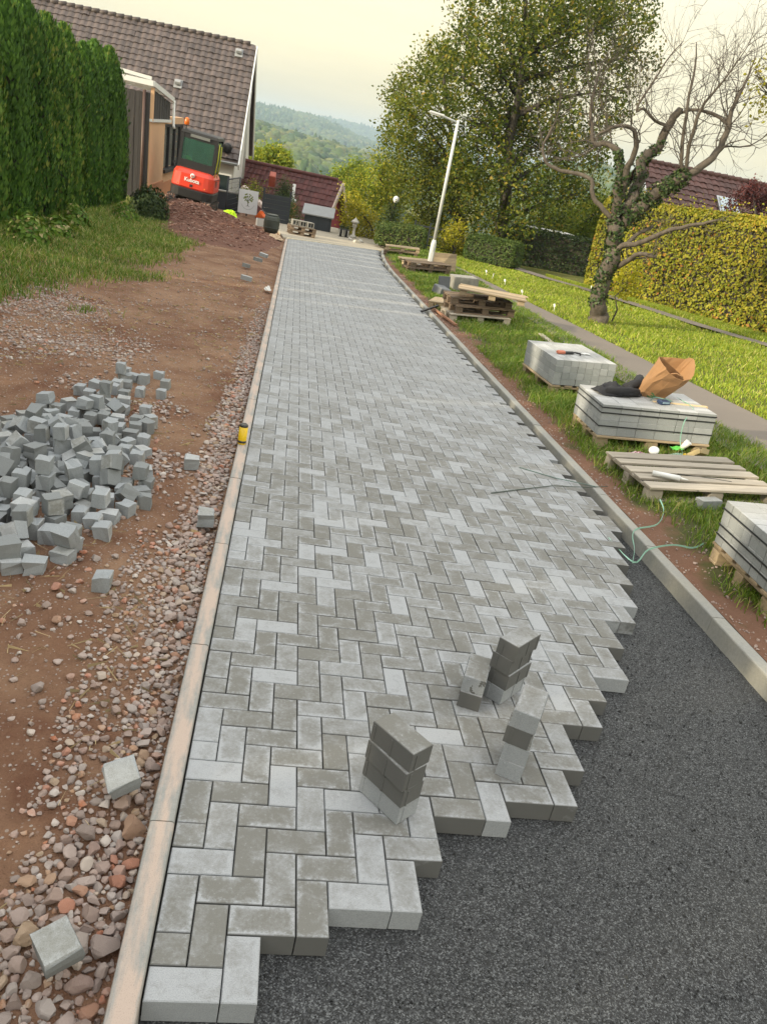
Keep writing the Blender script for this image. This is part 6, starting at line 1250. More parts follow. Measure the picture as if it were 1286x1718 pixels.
# ------------------------------------------------------------------ pallets and packs of stones
SL = math.atan(0.082)                                         # the verge rises to the right
def verge_m(x, y, rz=0.0, h=0.0, extra=None):
    m = Matrix.Translation((x, y, float(zr(x, y)) + h)) @ Matrix.Rotation(-SL, 4, 'Y') @ Matrix.Rotation(rz, 4, 'Z')
    return m @ extra if extra is not None else m
_pm = {}
def board_obj(name, d, mat, parent, loc, rot=(0, 0, 0)):
    key = (d, mat.name)
    if key not in _pm: _pm[key] = MB().box((0, 0, 0), d, None, 0.003).mesh(name, mat)
    o = bpy.data.objects.new(name, _pm[key]); COL.objects.link(o); o.parent = parent; o.location = loc; o.rotation_euler = rot; return o
def pallet(label, m, mat=M_WOOD, lx=1.2, ly=0.8, nb=5, bw=0.10, group="wooden pallets on the verge", warp=0.006):
    """boards run along x; origin = bottom centre"""
    t = thing("wooden_pallet", label, "pallet", mat=m, road=True, group=group); R = random.Random(sum(map(ord, label)))
    for k in range(nb): board_obj("top_board", (lx, bw + (0.03 if k in (0, nb//2, nb-1) and nb == 5 else 0), 0.022), mat, t, (R.gauss(0, 0.004), -ly/2 + bw/2 + k*(ly - bw)/(nb-1), 0.133 + R.uniform(-0.002, 0.002)), (R.gauss(0, warp), R.gauss(0, warp*0.4), R.gauss(0, warp*0.6)))
    for x in (-lx/2 + 0.07, 0, lx/2 - 0.07):
        board_obj("cross_board", (0.12, ly, 0.022), mat, t, (x, 0, 0.110))
        for y in (-ly/2 + 0.05, 0, ly/2 - 0.05): board_obj("block", (0.13, 0.10, 0.078), mat, t, (x, y, 0.060))
    for y in (-ly/2 + 0.05, 0, ly/2 - 0.05): board_obj("bottom_board", (lx, 0.10, 0.020), mat, t, (0, y, 0.0105))
    return t
m_pack = {o_: brick_mesh("brick", 0.1962 if o_ == 'x' else 0.0962, 0.0962 if o_ == 'x' else 0.1962, 0.0778, M_BRICK_NEW) for o_ in 'xy'}
def pack(label, m, o_, nx, ny, layers, straps=()):
    """strapped pack of paving stones; origin = bottom centre; only stones one can see from outside are laid"""
    t = thing("brick_pack", label, "brick pack", mat=m, road=True, group="packs of paving bricks"); R = random.Random(len(label))
    dx, dy = (0.2, 0.1) if o_ == 'x' else (0.1, 0.2); X0, Y0 = -nx*dx/2, -ny*dy/2
    for k in range(layers):
        for i in range(nx):
            for j in range(ny):
                if k < layers - 1 and 0 < i < nx - 1 and 0 < j < ny - 1: continue
                o = bpy.data.objects.new("brick", m_pack[o_]); COL.objects.link(o); o.parent = t
                o.location = (X0 + (i + 0.5)*dx + R.gauss(0, 0.0012), Y0 + (j + 0.5)*dy + R.gauss(0, 0.0012), (k + 1)*0.08 - 0.0008*0); o.rotation_euler = (0, 0, R.gauss(0, 0.004))
    for ax, pos in straps:
        mb = MB(); w = 0.006; hx, hy, H = nx*dx/2 + 0.004, ny*dy/2 + 0.004, layers*0.08 + 0.003
        if ax == 'z':                                          # horizontal band
            for a, d in (((0, -hy, pos), (2*hx, 0.002, w*2)), ((0, hy, pos), (2*hx, 0.002, w*2)), ((-hx, 0, pos), (0.002, 2*hy, w*2)), ((hx, 0, pos), (0.002, 2*hy, w*2))): mb.box(a, d)
        else:
            for a, d in (((pos, -hy, H/2), (w*2, 0.002, H)), ((pos, hy, H/2), (w*2, 0.002, H)), ((pos, 0, H), (w*2, 2*hy, 0.002))): mb.box(a, d)
        mb.build("strap", M_STRAPDARK, t)
    return t
SX = lambda m, h: m @ Matrix.Translation((0, 0, h))
m1 = verge_m(3.97, 8.43, RAD(2)); pallet("pale wooden pallet under the far brick pack with tools on it", m1 @ Matrix.Rotation(PI/2, 4, 'Z'), M_WOOD)
pack("far pack of grey paving bricks with a tool lying on it", SX(m1, 0.147), 'y', 8, 6, 4)
m2 = verge_m(4.02, 6.12, RAD(-2)); pallet("pale wooden pallet under the brick pack with the paper bag", m2, M_WOOD)
pack("strapped pack of grey paving bricks carrying a paper bag and jacket", SX(m2, 0.147), 'x', 6, 8, 4, (('z', 0.10), ('z', 0.235), ('z', 0.29)))
m3 = verge_m(3.96, 2.86, RAD(-3)); pallet("pale wooden pallet under the nearest brick pack at the right edge", m3, M_WOOD)
pack("nearest strapped pack of grey paving bricks cut by the right edge of the picture", SX(m3, 0.147), 'x', 6, 8, 4, (('z', 0.07), ('z', 0.14), ('z', 0.26)))
m4 = verge_m(3.98, 4.82, RAD(3)); pallet("empty weathered pallet lying on the grass between two brick packs", m4, M_WOOD_GREY, 1.28, 0.88, 5, 0.115, warp=0.012)
# stack of empty pallets further on
for k, (dx, dy, rz, lab, mt) in enumerate([(0, 0, 4, "bottom pallet of the stack on the verge before the lamp", M_WOOD_GREY), (0.06, 0.10, 8, "second pallet from below in the stack before the lamp", M_WOOD_OLD), (0.0, 0.12, 2, "third pallet from below in the stack before the lamp", M_WOOD_OLD)]):
    pallet(lab, verge_m(3.80 + dx, 13.42 + dy, RAD(rz), 0.147*k), mt)
t = thing("board_deck", "pale broken pallet deck lying askew on top of the pallet stack", "pallet", mat=verge_m(4.02, 13.35, RAD(-14), 0.445, Matrix.Rotation(RAD(3), 4, 'Y')), road=True, group="wooden pallets on the verge")
for k in range(7): board_obj("top_board", (1.30, 0.115, 0.022), M_WOOD, t, (random.gauss(0, 0.02), -0.38 + k*0.126, 0.115), (0, random.gauss(0, .006), random.gauss(0, .006)))
for x in (-0.55, 0, 0.55):
    for y in (-0.36, 0.36): board_obj("block", (0.13, 0.10, 0.09), M_WOOD, t, (x, y, 0.056))
pallet("pallet leaning end-on behind the pallet stack next to the kerb", verge_m(3.42, 14.75, RAD(70), 0.0), M_WOOD, 0.8, 0.5)
for k, (x, y, rz, h, lab, mt) in enumerate([(4.05, 21.45, 12, 0, "lowest pallet beside the foot of the lamp post", M_WOOD_OLD), (4.08, 21.5, 10, 0.147, "second pallet beside the foot of the lamp post", M_WOOD_OLD), (4.25, 22.9, 25, 0.0, "pale pallet just behind the lamp post", M_WOOD), (4.2, 23.9, 5, 0.0, "pallet lying between the lamp post and the clipped hedge", M_WOOD), (3.95, 26.6, -8, 0.0, "lower pallet at the foot of the clipped hedge", M_WOOD_OLD), (3.98, 26.6, -6, 0.147, "upper pallet at the foot of the clipped hedge", M_WOOD)]):
    pallet(lab, verge_m(x, y, RAD(rz), h), mt, group="pallets round the lamp post")
pallet("pallet tipped on edge beside the lamp post foot", verge_m(4.65, 22.35, RAD(5), 0.25, Matrix.Rotation(RAD(80), 4, 'X')), M_WOOD, 0.8, 0.5, group="pallets round the lamp post")
# blocks behind the pallet stack
t = thing("kerb_block_stack", "pale stack of upright concrete blocks behind the pallet stack", "block stack", mat=verge_m(4.42, 17.75, RAD(2)), road=True)
for k in range(5): 
    mb = MB(); mb.box((-0.24 + k*0.12, 0, 0.185), (0.116, 0.62, 0.37), None, 0.006); mb.build("block", M_BRICK_SLAB if False else M_CONC, t)
t = thing("stone_slab", "dark grey stone slab standing on edge behind the pallet stack", "slab", mat=verge_m(3.78, 16.9, RAD(8)), road=True)
mb = MB(); mb.box((0, 0, 0.20), (0.26, 0.10, 0.42), (RAD(-6), 0, 0), 0.008); mb.build("upright_slab", simple("slate_grey", (0.13, 0.14, 0.155), 0.7), t)
mb = MB(); mb.box((-0.12, -0.25, 0.10), (0.30, 0.34, 0.20), (0.2, 0.15, 0.3), 0.02); mb.build("slab_offcut", simple("slate_offcut", (0.17, 0.18, 0.19), 0.7), t)
def plank(label, a, b, w, h, mat, name="plank", cat="plank"):
    a, b = Vector(a), Vector(b); d = b - a; R_ = d.to_track_quat('Y', 'Z').to_matrix(); o = MB().box((a+b)/2, (w, d.length, h), R_, 0.003).build(name, mat); o.matrix_world = TILT; return tag(o, label, cat)
plank("reddish plank lying along the top of the right kerb by the pallet stack", (3.10, 14.1, 0.075), (3.22, 12.35, 0.085), 0.05, 0.035, simple("red_brown_plank", (0.34, 0.17, 0.10), 0.8))
plank("black lath propped across the right kerb by the pallet stack", (2.80, 13.75, 0.02), (3.16, 14.0, 0.16), 0.05, 0.03, M_DARK)
plank("pale plank lying in the grass beside the footpath", (4.80, 12.3, 0.20), (4.72, 10.95, 0.20), 0.10, 0.03, M_WOOD_GREY)
plank("raw pine lath lying on the brick pack behind the paper bag", (4.02, 6.02, 0.563), (4.60, 5.98, 0.612), 0.045, 0.028, M_PINE)

# ------------------------------------------------------------------ loose stones: stacks on the paving
m_stack = {"d": brick_mesh("brick", 0.2, 0.1, 0.0795, M_BRICK_DK, ribs=True), "l": brick_mesh("brick", 0.2, 0.1, 0.0795, M_BRICK_LT, ribs=True)}
def stack(cx, cy, ax, layers, who, tones, jit=0.003):
    nm = ["lowest", "second lowest", "third lowest", "topmost"] if layers == 4 else ["lower", "upper"]
    for k in range(layers):
        o = bpy.data.objects.new("paving_brick", m_stack[tones[k]]); COL.objects.link(o)
        o.matrix_world = TILT @ (Matrix.Translation((cx + random.gauss(0, jit), cy + random.gauss(0, jit), 0.002 + 0.0802*(k + 1))) @ Matrix.Rotation(ax + random.gauss(0, 0.012), 4, 'Z'))
        tag(o, f"{nm[k]} grey brick of the {who}", "brick", "bricks stacked on the new paving")
stack(0.727, 0.753, math.atan2(0.15, -0.115), 4, "nearest stack standing on the paving", "ldddl"[:4])
stack(1.364, 1.492, math.atan2(0.13, 0.135), 4, "tall rearmost stack standing on the paving", "lddd", jit=0.004)
stack(1.197, 1.443, math.atan2(0.19, 0.07), 2, "short two-brick stack on the paving", "dl")
stack(1.280, 1.010, math.atan2(0.18, 0.09), 4, "stack nearest the unfinished paving edge", "lldl")
# cut halves
m_half = [brick_mesh("half_brick", 0.0985, 0.0985, 0.08, M_HALF, ch=0.004, rough_cut=0.0042, seed=k) for k in range(10)]
def half(label, m, group=None, long=False):
    o = bpy.data.objects.new("half_brick", m_half[random.randrange(10)]); COL.objects.link(o); o.matrix_world = TILT @ m @ Matrix.Translation((0, 0, 0.04)); return tag(o, label, "half brick", group)
def rot3(a, b, c): return Euler((a, b, c)).to_matrix().to_4x4()
half("half brick tilted on the big pebbles at the picture's lower left corner", Matrix.Translation((-0.238, 0.105, 0.055)) @ rot3(RAD(16), RAD(-10), RAD(33)))
half("half brick tilted on pebbles beside the first kerb joint", Matrix.Translation((-0.205, 0.735, 0.045)) @ rot3(RAD(14), RAD(-12), RAD(28)))
half("half brick on gravel beside the yellow can", Matrix.Translation((-0.37, 3.86, 0.01)) @ rot3(0.05, 0.1, RAD(8)))
half("half brick on gravel next to the left kerb", Matrix.Translation((-0.17, 2.98, 0.01)) @ rot3(0.08, -0.05, RAD(4)))
m_loose = brick_mesh("brick", 0.2, 0.1, 0.08, M_HALF)
for (x, y, a, lab) in ((-0.62, 13.8, 0.2, "nearest of the grey bricks lying far down the clay strip"), (-0.75, 15.75, 1.2, "second grey brick lying far down the clay strip"), (-0.58, 17.3, 0.7, "third grey brick lying far down the clay strip"), (-0.50, 18.5, -0.3, "farthest grey brick lying on the clay strip")):
    o = bpy.data.objects.new("paving_brick", m_loose); COL.objects.link(o); o.matrix_world = TILT @ (Matrix.Translation((x, y, 0.075)) @ rot3(0.06, 0.12, a)); tag(o, lab, "brick", "single bricks on the clay strip")
o = bpy.data.objects.new("paving_brick", m_loose); COL.objects.link(o); o.matrix_world = TILT @ verge_m(3.89, 4.30, RAD(12), 0.085); tag(o, "single grey brick lying on the grass before the empty pallet", "brick")
for q in PILE:
    o = bpy.data.objects.new("half_brick", m_half[random.randrange(10)]); COL.objects.link(o)
    m = Matrix.Translation(q[:3]) @ Euler(q[3:6]).to_matrix().to_4x4() @ Matrix.Translation((0, 0, 0.04)); o.matrix_world = TILT @ m @ Matrix.Diagonal((random.uniform(0.86, 1.04), 1.0, 1.0, 1.0))
    tag(o, "grey cut half brick lying in the jumbled pile on the left", "half brick", "pile of cut half bricks")

# ------------------------------------------------------------------ odds and ends
t = thing("drink_can", "yellow drink can with black top standing on the left kerb", "can", (-0.052, 4.36, 0.024), road=True)
mb = MB(); mb.lathe([(0.022, 0.0), (0.030, 0.004), (0.033, 0.012), (0.033, 0.150)], n=18); mb.build("can_body", M_YCAN, t)
mb = MB(); mb.lathe([(0.0333, 0.018), (0.0333, 0.036)], n=18); mb.build("printed_band", M_CANBLACK, t)
mb = MB(); mb.lathe([(0.0334, 0.146), (0.0334, 0.158), (0.027, 0.168), (0.025, 0.166)], n=18); mb.build("can_top", M_CANBLACK, t)
mb = MB(); mb.tube([(1.94, 4.13, 0.006), (2.25, 4.32, 0.008), (2.58, 4.51, 0.012)], 0.0045, 5); mb.tube([(2.58, 4.51, 0.012), (2.9, 4.55, 0.03), (3.10, 4.57, 0.06)], 0.0035, 5); o = mb.build("bent_rod", M_ROD, None); o.matrix_world = TILT; tag(o, "thin bent dark rod lying on the paving by the right kerb", "rod")
mb = MB(); mb.tube([(2.39, 4.90, 0.005), (2.68, 4.75, 0.006), (3.0, 4.56, 0.045)], 0.004, 5); o = mb.build("thin_strap_end", simple("grey_green_strap", (0.14, 0.22, 0.19), 0.5)); o.matrix_world = TILT; tag(o, "thin grey green strap end lying across the paving edge", "strap")
def strap(label, pts, w=0.012, mat=M_STRAP):
    pts = [Vector(p) for p in pts]; Q = []
    for i in range(len(pts)-1):
        p0, p1, p2, p3 = pts[max(i-1, 0)], pts[i], pts[i+1], pts[min(i+2, len(pts)-1)]
        for k in range(5): t_ = k/5; Q.append(0.5*((2*p1) + (p2-p0)*t_ + (2*p0-5*p1+4*p2-p3)*t_*t_ + (3*p1-p0-3*p2+p3)*t_**3))
    Q.append(pts[-1]); mb = MB(); vs = []; 
    for i, p in enumerate(Q):
        tg = (Q[min(i+1, len(Q)-1)] - Q[max(i-1, 0)]).normalized(); sd = tg.cross(Vector((0.3, -1, 0.25))).normalized()*w/2; nn = tg.cross(sd).normalized()*0.0008
        vs += [p - sd - nn, p + sd - nn, p + sd + nn, p - sd + nn]
    n = len(Q); fs = [(i*4 + k, i*4 + (k+1) % 4, (i+1)*4 + (k+1) % 4, (i+1)*4 + k) for i in range(n-1) for k in range(4)]; mb.add(vs, fs); o = fix_normals(mb.build("packing_strap", mat)); o.matrix_world = TILT; return tag(o, label, "strap", "cut packing straps")
strap("green packing strap hanging down the face of the strapped brick pack", [(4.42, 6.3, 0.60), (4.38, 5.85, 0.605), (4.24, 5.69, 0.50), (4.25, 5.66, 0.30), (4.30, 5.60, 0.17)])
strap("curled green packing strap drooping over the inner face of the right kerb", [(3.36, 4.14, 0.16), (3.38, 4.06, 0.09), (3.22, 3.82, 0.06), (3.0, 3.70, 0.045), (2.93, 3.6, 0.02), (2.91, 3.48, -0.03), (2.80, 3.25, -0.045)])
strap("pale green packing strap looping from the gravel bed over the right kerb", [(2.72, 3.55, 0.004), (2.80, 3.24, -0.03), (2.93, 3.33, 0.045), (3.16, 3.42, 0.07), (3.33, 3.44, 0.06), (3.46, 3.52, 0.075)])
# black jacket: folded heap of cloth
def cloth_heap(name, label, m, lx, ly, h, seed, mat, cat):
    U, V_, F = grid(np.linspace(-1, 1, 46), np.linspace(-1, 1, 34)); r_ = np.sqrt(U**2 + V_**2)*0 + np.maximum(np.abs(U), np.abs(V_))
    ed = 1 + 0.20*vnoise(U*2.2 + seed, V_*2.2, seed, 2); hgt = (1 - np.clip(np.hypot(U, V_*1.05)/1.12, 0, 1)**2.2)
    fold = 0.5*np.abs(vnoise(U*2.6 + V_*1.2, V_*2.4 - U, seed + 1, 2)) + 0.35*vnoise(U*5, V_*5, seed + 2, 2)
    X, Y = U*lx/2*ed, V_*ly/2*ed; s_ = np.minimum(1, 1.05/np.maximum(np.hypot(U, V_), 1e-3)); X, Y = X*s_, Y*s_
    Z = h*np.clip(hgt, 0, 1)*(0.55 + fold) + 0.004
    o = np_obj(name, np.stack([X, Y, Z], 1), F, mat, None, smooth=True); o.matrix_world = TILT @ m; return tag(o, label, cat)
jk = cloth_heap("jacket", "crumpled black jacket lying on the strapped brick pack", SX(m2, 0.47) @ Matrix.Translation((-0.26, 0.16, 0)) @ Matrix.Rotation(RAD(20), 4, 'Z'), 0.60, 0.42, 0.12, 3, M_CLOTH, "jacket")
mb = MB(); mb.tube([(0.10, 0.02, 0.04), (0.24, -0.02, 0.10), (0.33, 0.06, 0.13), (0.38, 0.16, 0.07)], [0.045, 0.055, 0.05, 0.035], 10, jit=0.12); mb.build("sleeve", M_CLOTH, jk)
mb = MB(); mb.tube([(-0.22, -0.08, 0.04), (-0.05, -0.19, 0.06), (0.12, -0.17, 0.05)], [0.04, 0.05, 0.04], 10, jit=0.12); mb.build("sleeve", M_CLOTH, jk)
# paper bag, leaning, mouth open towards the upper right
bm_ = SX(m2, 0.468) @ Matrix.Translation((0.10, 0.17, 0.0)) @ Matrix.Rotation(RAD(-12), 4, 'Z') @ Matrix.Rotation(RAD(26), 4, 'X') @ Matrix.Rotation(RAD(20), 4, 'Y')
bag = thing("paper_bag", "open brown paper bag leaning on the strapped brick pack", "bag", mat=bm_, road=True)
lv = [(0.0, 0.13, 0.085), (0.10, 0.145, 0.09), (0.22, 0.155, 0.11), (0.34, 0.165, 0.145), (0.45, 0.165, 0.165)]; K = 20; vo, vi = [], []
rg = np.random.default_rng(4)
for li, (z, a, b) in enumerate(lv):
    for k in range(K):
        an = 2*PI*k/K; c, s = math.cos(an), math.sin(an); x = a*math.copysign(abs(c)**0.45, c); y = b*math.copysign(abs(s)**0.45, s)
        zz = z + (0.045*math.sin(an*2 + 0.6) + 0.05*c if li == 4 else 0); j = rg.normal(0, 0.006, 3)*(li > 0); vo.append((x + j[0], y + j[1], zz + j[2])); vi.append((x*0.985 + j[0], y*0.985 + j[1], zz + j[2] + 0.002))
n5 = len(lv); fo = [(r*K + k, r*K + (k+1) % K, (r+1)*K + (k+1) % K, (r+1)*K + k) for r in range(n5-1) for k in range(K)]; b0 = len(vo)
fi = [tuple(b0 + q for q in f)[::-1] for f in fo]; rim = [((n5-1)*K + k, (n5-1)*K + (k+1) % K, b0 + (n5-1)*K + (k+1) % K, b0 + (n5-1)*K + k) for k in range(K)]
mb = MB(); mb.add(vo + vi, fo + fi + rim + [tuple(range(K))[::-1], tuple(b0 + k for k in range(K))]); mb.build("bag_body", M_PAPER, bag)
mb = MB(); mb.tube([(0.10, -0.137, 0.40), (0.06, -0.155, 0.46), (-0.02, -0.155, 0.465), (-0.07, -0.135, 0.41)], 0.005, 5); mb.build("handle", M_PAPER, bag)
mb = MB()
for k in range(7): mb.box((-0.02 + 0.02*(k % 3), -0.0905, 0.045 + 0.016*k), (0.075 - 0.008*k, 0.003, 0.012), (0, 0.3*(k % 2), 0))
mb.build("printed_mark", simple("print_green", (0.05, 0.20, 0.09), 0.7), bag)
# small things on the packs
t = thing("hand_tool", "orange and black hand tool lying on the far brick pack", "tool", mat=SX(m1, 0.468) @ Matrix.Translation((-0.16, -0.22, 0.0)) @ Matrix.Rotation(RAD(8), 4, 'Z'), road=True)
mb = MB(); mb.box((-0.06, 0, 0.025), (0.11, 0.05, 0.045), None, 0.012); mb.build("grip", simple("orange_grip", (0.62, 0.20, 0.12), 0.5), t)
mb = MB(); mb.box((0.06, 0, 0.022), (0.13, 0.035, 0.035), (0, 0, 0.1), 0.01); mb.tube([(0.1, 0, 0.02), (0.17, 0.04, 0.02), (0.23, 0.0, 0.015), (0.20, -0.05, 0.012)], 0.012, 6); mb.build("tool_body", M_DARK, t)
t = thing("work_glove", "small white glove lying beside the tool on the far brick pack", "glove", mat=SX(m1, 0.468) @ Matrix.Translation((0.14, -0.14, 0.0)), road=True)
mb = MB(); mb.box((0, 0, 0.012), (0.07, 0.055, 0.02), (0, 0, 0.4), 0.008)
for k in range(4): mb.tube([(0.03, -0.02 + 0.014*k, 0.012), (0.075, -0.03 + 0.020*k, 0.010)], 0.007, 6)
mb.build("glove_body", M_WHITEPVC, t)
t = thing("blue_box", "small dark blue packet lying beside the paper bag", "packet", mat=SX(m2, 0.468) @ Matrix.Translation((0.12, -0.17, 0.0)) @ Matrix.Rotation(RAD(20), 4, 'Z'), road=True)
mb = MB(); mb.box((0, 0, 0.022), (0.12, 0.07, 0.042), (0.1, 0.05, 0), 0.006); mb.build("packet_body", simple("navy_print", (0.035, 0.06, 0.13), 0.4), t); mb = MB(); mb.box((0, -0.037, 0.022), (0.09, 0.004, 0.016), (0.1, 0.05, 0)); mb.build("packet_label", simple("pale_blue_print", (0.35, 0.5, 0.6), 0.4), t)
strap("tangled grey green strap lying at the foot of the paper bag", [(3.98, 6.02, 0.555), (4.08, 6.12, 0.60), (4.22, 6.05, 0.60), (4.26, 6.15, 0.59), (4.12, 6.2, 0.60)], 0.012, simple("dull_green_strap", (0.16, 0.30, 0.26), 0.5))
# rubbish between pack and empty pallet
t = thing("plastic_bottle", "clear green plastic bottle among rubbish before the strapped pack", "bottle", mat=verge_m(4.06, 5.50, RAD(30), 0.03, Matrix.Rotation(RAD(62), 4, 'X')), road=True)
mb = MB(); mb.lathe([(0.028, 0), (0.034, 0.01), (0.034, 0.13), (0.030, 0.16), (0.013, 0.20), (0.012, 0.22)], n=14); mb.build("bottle_body", glass_mat("bottle_plastic", (0.55, 0.78, 0.66), 0.1, 0.7), t); mb = MB(); mb.lathe([(0.014, 0.215), (0.014, 0.235)], n=10); mb.build("bottle_cap", M_YCAN, t)
t = thing("carton", "yellowish cardboard carton among rubbish before the strapped pack", "carton", mat=verge_m(4.36, 5.52, RAD(25), 0.05, rot3(0.5, 0.3, 0)), road=True); mb = MB(); mb.box((0, 0, 0.05), (0.15, 0.05, 0.15), (0.3, 0, 0.1), 0.004); mb.build("carton_body", simple("buff_card", (0.55, 0.43, 0.22), 0.8), t); mb = MB(); mb.box((0, -0.035, 0.14), (0.15, 0.05, 0.004), (0.9, 0, 0.1)); mb.build("carton_flap", simple("buff_card_in", (0.5, 0.4, 0.22), 0.8), t)
t = thing("wrapper", "bright green crisp wrapper among rubbish before the strapped pack", "wrapper", mat=verge_m(4.20, 5.58, RAD(10), 0.10), road=True); U, V_, F = grid(np.linspace(-1, 1, 9), np.linspace(-1, 1, 7)); np_obj("wrapper_sheet", np.stack([U*0.07, V_*0.045, 0.02 + 0.02*vnoise(U*2, V_*2, 7)], 1), F, simple("green_foil", (0.10, 0.50, 0.06), 0.3), t)
t = thing("tub", "white plastic tub with pale lid among rubbish before the strapped pack", "tub", mat=verge_m(3.92, 5.47, RAD(0), 0.04, rot3(0.5, -0.4, 0)), road=True); mb = MB(); mb.lathe([(0.035, 0), (0.045, 0.10), (0.048, 0.105)], n=14); mb.build("tub_body", simple("cream_tub", (0.62, 0.56, 0.44), 0.5), t); mb = MB(); mb.lathe([(0.05, 0.105), (0.05, 0.115)], n=14); mb.build("tub_lid", M_WHITEPVC, t)
t = thing("snack_bag", "crumpled pink and purple snack bag among rubbish before the strapped pack", "wrapper", mat=verge_m(3.76, 5.45, RAD(10), 0.03), road=True); U, V_, F = grid(np.linspace(-1, 1, 14), np.linspace(-1, 1, 10))
def pinkmat():
    m, nt, N, L, b = new_mat("pink_purple_print"); n_ = noise_n(nt, objco(nt), 26, 2, 0.5); L.new(ramp(nt, n_, [(0.35, (0.16, 0.05, 0.22)), (0.48, (0.55, 0.16, 0.30)), (0.58, (0.62, 0.58, 0.62)), (0.7, (0.10, 0.06, 0.12))]), b.inputs[0]); b.inputs["Roughness"].default_value = 0.35; return m
np_obj("bag_sheet", np.stack([U*0.11, V_*0.07, 0.05*(1 - np.hypot(U, V_)/1.5) + 0.03*np.abs(vnoise(U*3, V_*3, 8)) + 0.01], 1), F, pinkmat(), t)
t = thing("paper_cup", "small white paper cup among rubbish before the strapped pack", "cup", mat=verge_m(4.26, 5.60, 0, 0.12, rot3(0.3, 0.5, 0)), road=True); mb = MB(); mb.lathe([(0.025, 0), (0.035, 0.09)], n=14); mb.build("cup_body", M_WHITEPVC, t); mb = MB(); mb.lathe([(0.036, 0.086), (0.037, 0.092), (0.034, 0.092)], n=14); mb.build("cup_rim", M_WHITEPVC, t)
t = thing("sealant_tube", "white sealant tube lying on the empty weathered pallet", "tube", mat=verge_m(3.60, 4.55, RAD(-24), 0.165), road=True); mb = MB(); mb.tube([(-0.13, 0, 0.012), (0.10, 0, 0.012)], 0.024, 12); mb.build("tube_body", M_WHITEPVC, t); mb = MB(); mb.tube([(0.10, 0, 0.012), (0.125, 0, 0.012), (0.17, 0, 0.012)], [0.014, 0.009, 0.004], 8); mb.build("nozzle", M_WHITEPVC, t)
o = MB().tube([(3.78, 4.72, 0.225), (4.10, 4.66, 0.25), (4.25, 4.62, 0.26)], 0.004, 5).tube([(3.35, 4.50, 0.18), (3.80, 4.35, 0.215)], 0.004, 5).build("wire_offcut", M_STRAPDARK); o.matrix_world = TILT; tag(o, "thin black wire offcuts lying on the empty weathered pallet", "wire")
# white stake markers along the footpath
for (x, y, lab) in ((6.35, 16.3, "nearest white stake marker in the lawn beside the footpath"), (6.15, 18.4, "second white stake marker in the lawn beside the footpath"), (6.3, 20.8, "third white stake marker in the lawn beside the footpath"), (6.2, 22.0, "fourth white stake marker in the lawn beside the footpath"), (6.25, 23.0, "farthest white stake marker in the lawn beside the footpath"), (10.2, 24.2, "white stake marker beside the upper path")):
    t = thing("stake_marker", lab, "marker", G(x, y), random.uniform(0, 3), "white stake markers in the lawn"); mb = MB(); mb.tube([(0, 0, -0.03), (0.03, 0, 0.20)], 0.006, 5); mb.build("stake", M_WHITEPVC, t); mb = MB(); mb.box((0.04, 0, 0.17), (0.05, 0.012, 0.07), (0, 0.5, 0)); mb.build("tag_plate", M_WHITEPVC, t)
# things at the far end
t = thing("rain_barrel", "dark green barrel standing beside the soil heap", "barrel", RP(-0.62, 26.6, 0.0)); mb = MB(); mb.lathe([(0.22, 0), (0.26, 0.15), (0.27, 0.32), (0.25, 0.5), (0.20, 0.56)], n=18); mb.build("barrel_body", M_BARREL, t)
for z in (0.16, 0.40): mb = MB(); mb.lathe([(0.268, z), (0.278, z + 0.015), (0.268, z + 0.03)], n=18); mb.build("hoop", M_BARREL, t)
mb = MB(); mb.lathe([(0.21, 0.555), (0.20, 0.59), (0.05, 0.60)], n=18); mb.build("lid", M_BARREL, t)
t = thing("bucket", "orange bucket lying tipped beside the banner", "bucket", RP(-1.25, 29.3, 0.22)); t.matrix_world = t.matrix_world @ rot3(0.5, 0.7, 0.3); mb = MB(); mb.lathe([(0.10, 0), (0.14, 0.28), (0.15, 0.285), (0.145, 0.27), (0.10, 0.02)], n=16); mb.build("bucket_body", M_ORANGE, t); mb = MB(); mb.tube([(0.14, 0, 0.28), (0.08, 0.12, 0.33), (-0.08, 0.12, 0.33), (-0.14, 0, 0.28)], 0.006, 5); mb.build("handle", M_METAL, t)
t = thing("grey_crate", "grey plastic crate between the barrel and the banner", "crate", RP(-1.0, 28.3, 0.03), RAD(10)); mb = MB(); mb.box((0, 0, 0.02), (0.42, 0.3, 0.03)); mb.build("crate_floor", M_FELT, t)
for (c_, d_) in (((0, -0.15, 0.13), (0.42, 0.015, 0.24)), ((0, 0.15, 0.13), (0.42, 0.015, 0.24)), ((-0.205, 0, 0.13), (0.015, 0.285, 0.24)), ((0.205, 0, 0.13), (0.015, 0.285, 0.24))): mb = MB(); mb.box(c_, d_); mb.build("crate_side", M_FELT, t)
cloth_heap("hi_vis_vest", "bright yellow green vest hung over the soil heap", Matrix.Translation((-1.9, 24.9, 0.42)) @ rot3(0.5, 0.1, 0.4), 0.45, 0.36, 0.16, 12, M_HIVIS, "vest")
cloth_heap("cement_sack", "pale buff sack lying at the end of the left kerb", Matrix.Translation((-0.42, 24.6, -0.03)) @ Matrix.Rotation(0.4, 4, 'Z'), 0.55, 0.36, 0.18, 14, simple("buff_sack", (0.58, 0.44, 0.30), 0.85), "sack")
cloth_heap("plastic_scrap", "white scrap of plastic beside the left kerb", Matrix.Translation((-0.19, 13.1, -0.02)), 0.12, 0.18, 0.09, 15, M_WHITEPVC, "plastic scrap")
for k, h in enumerate((0.0, 0.147)): pallet(["lower pallet", "upper pallet"][k] + " carrying blocks where the new paving ends", Matrix.Translation((0.42, 28.2, 0.006 + h)) @ Matrix.Rotation(RAD(6 + 3*k), 4, 'Z'), M_WOOD_OLD, 0.95, 0.8, group="pallets at the street end")
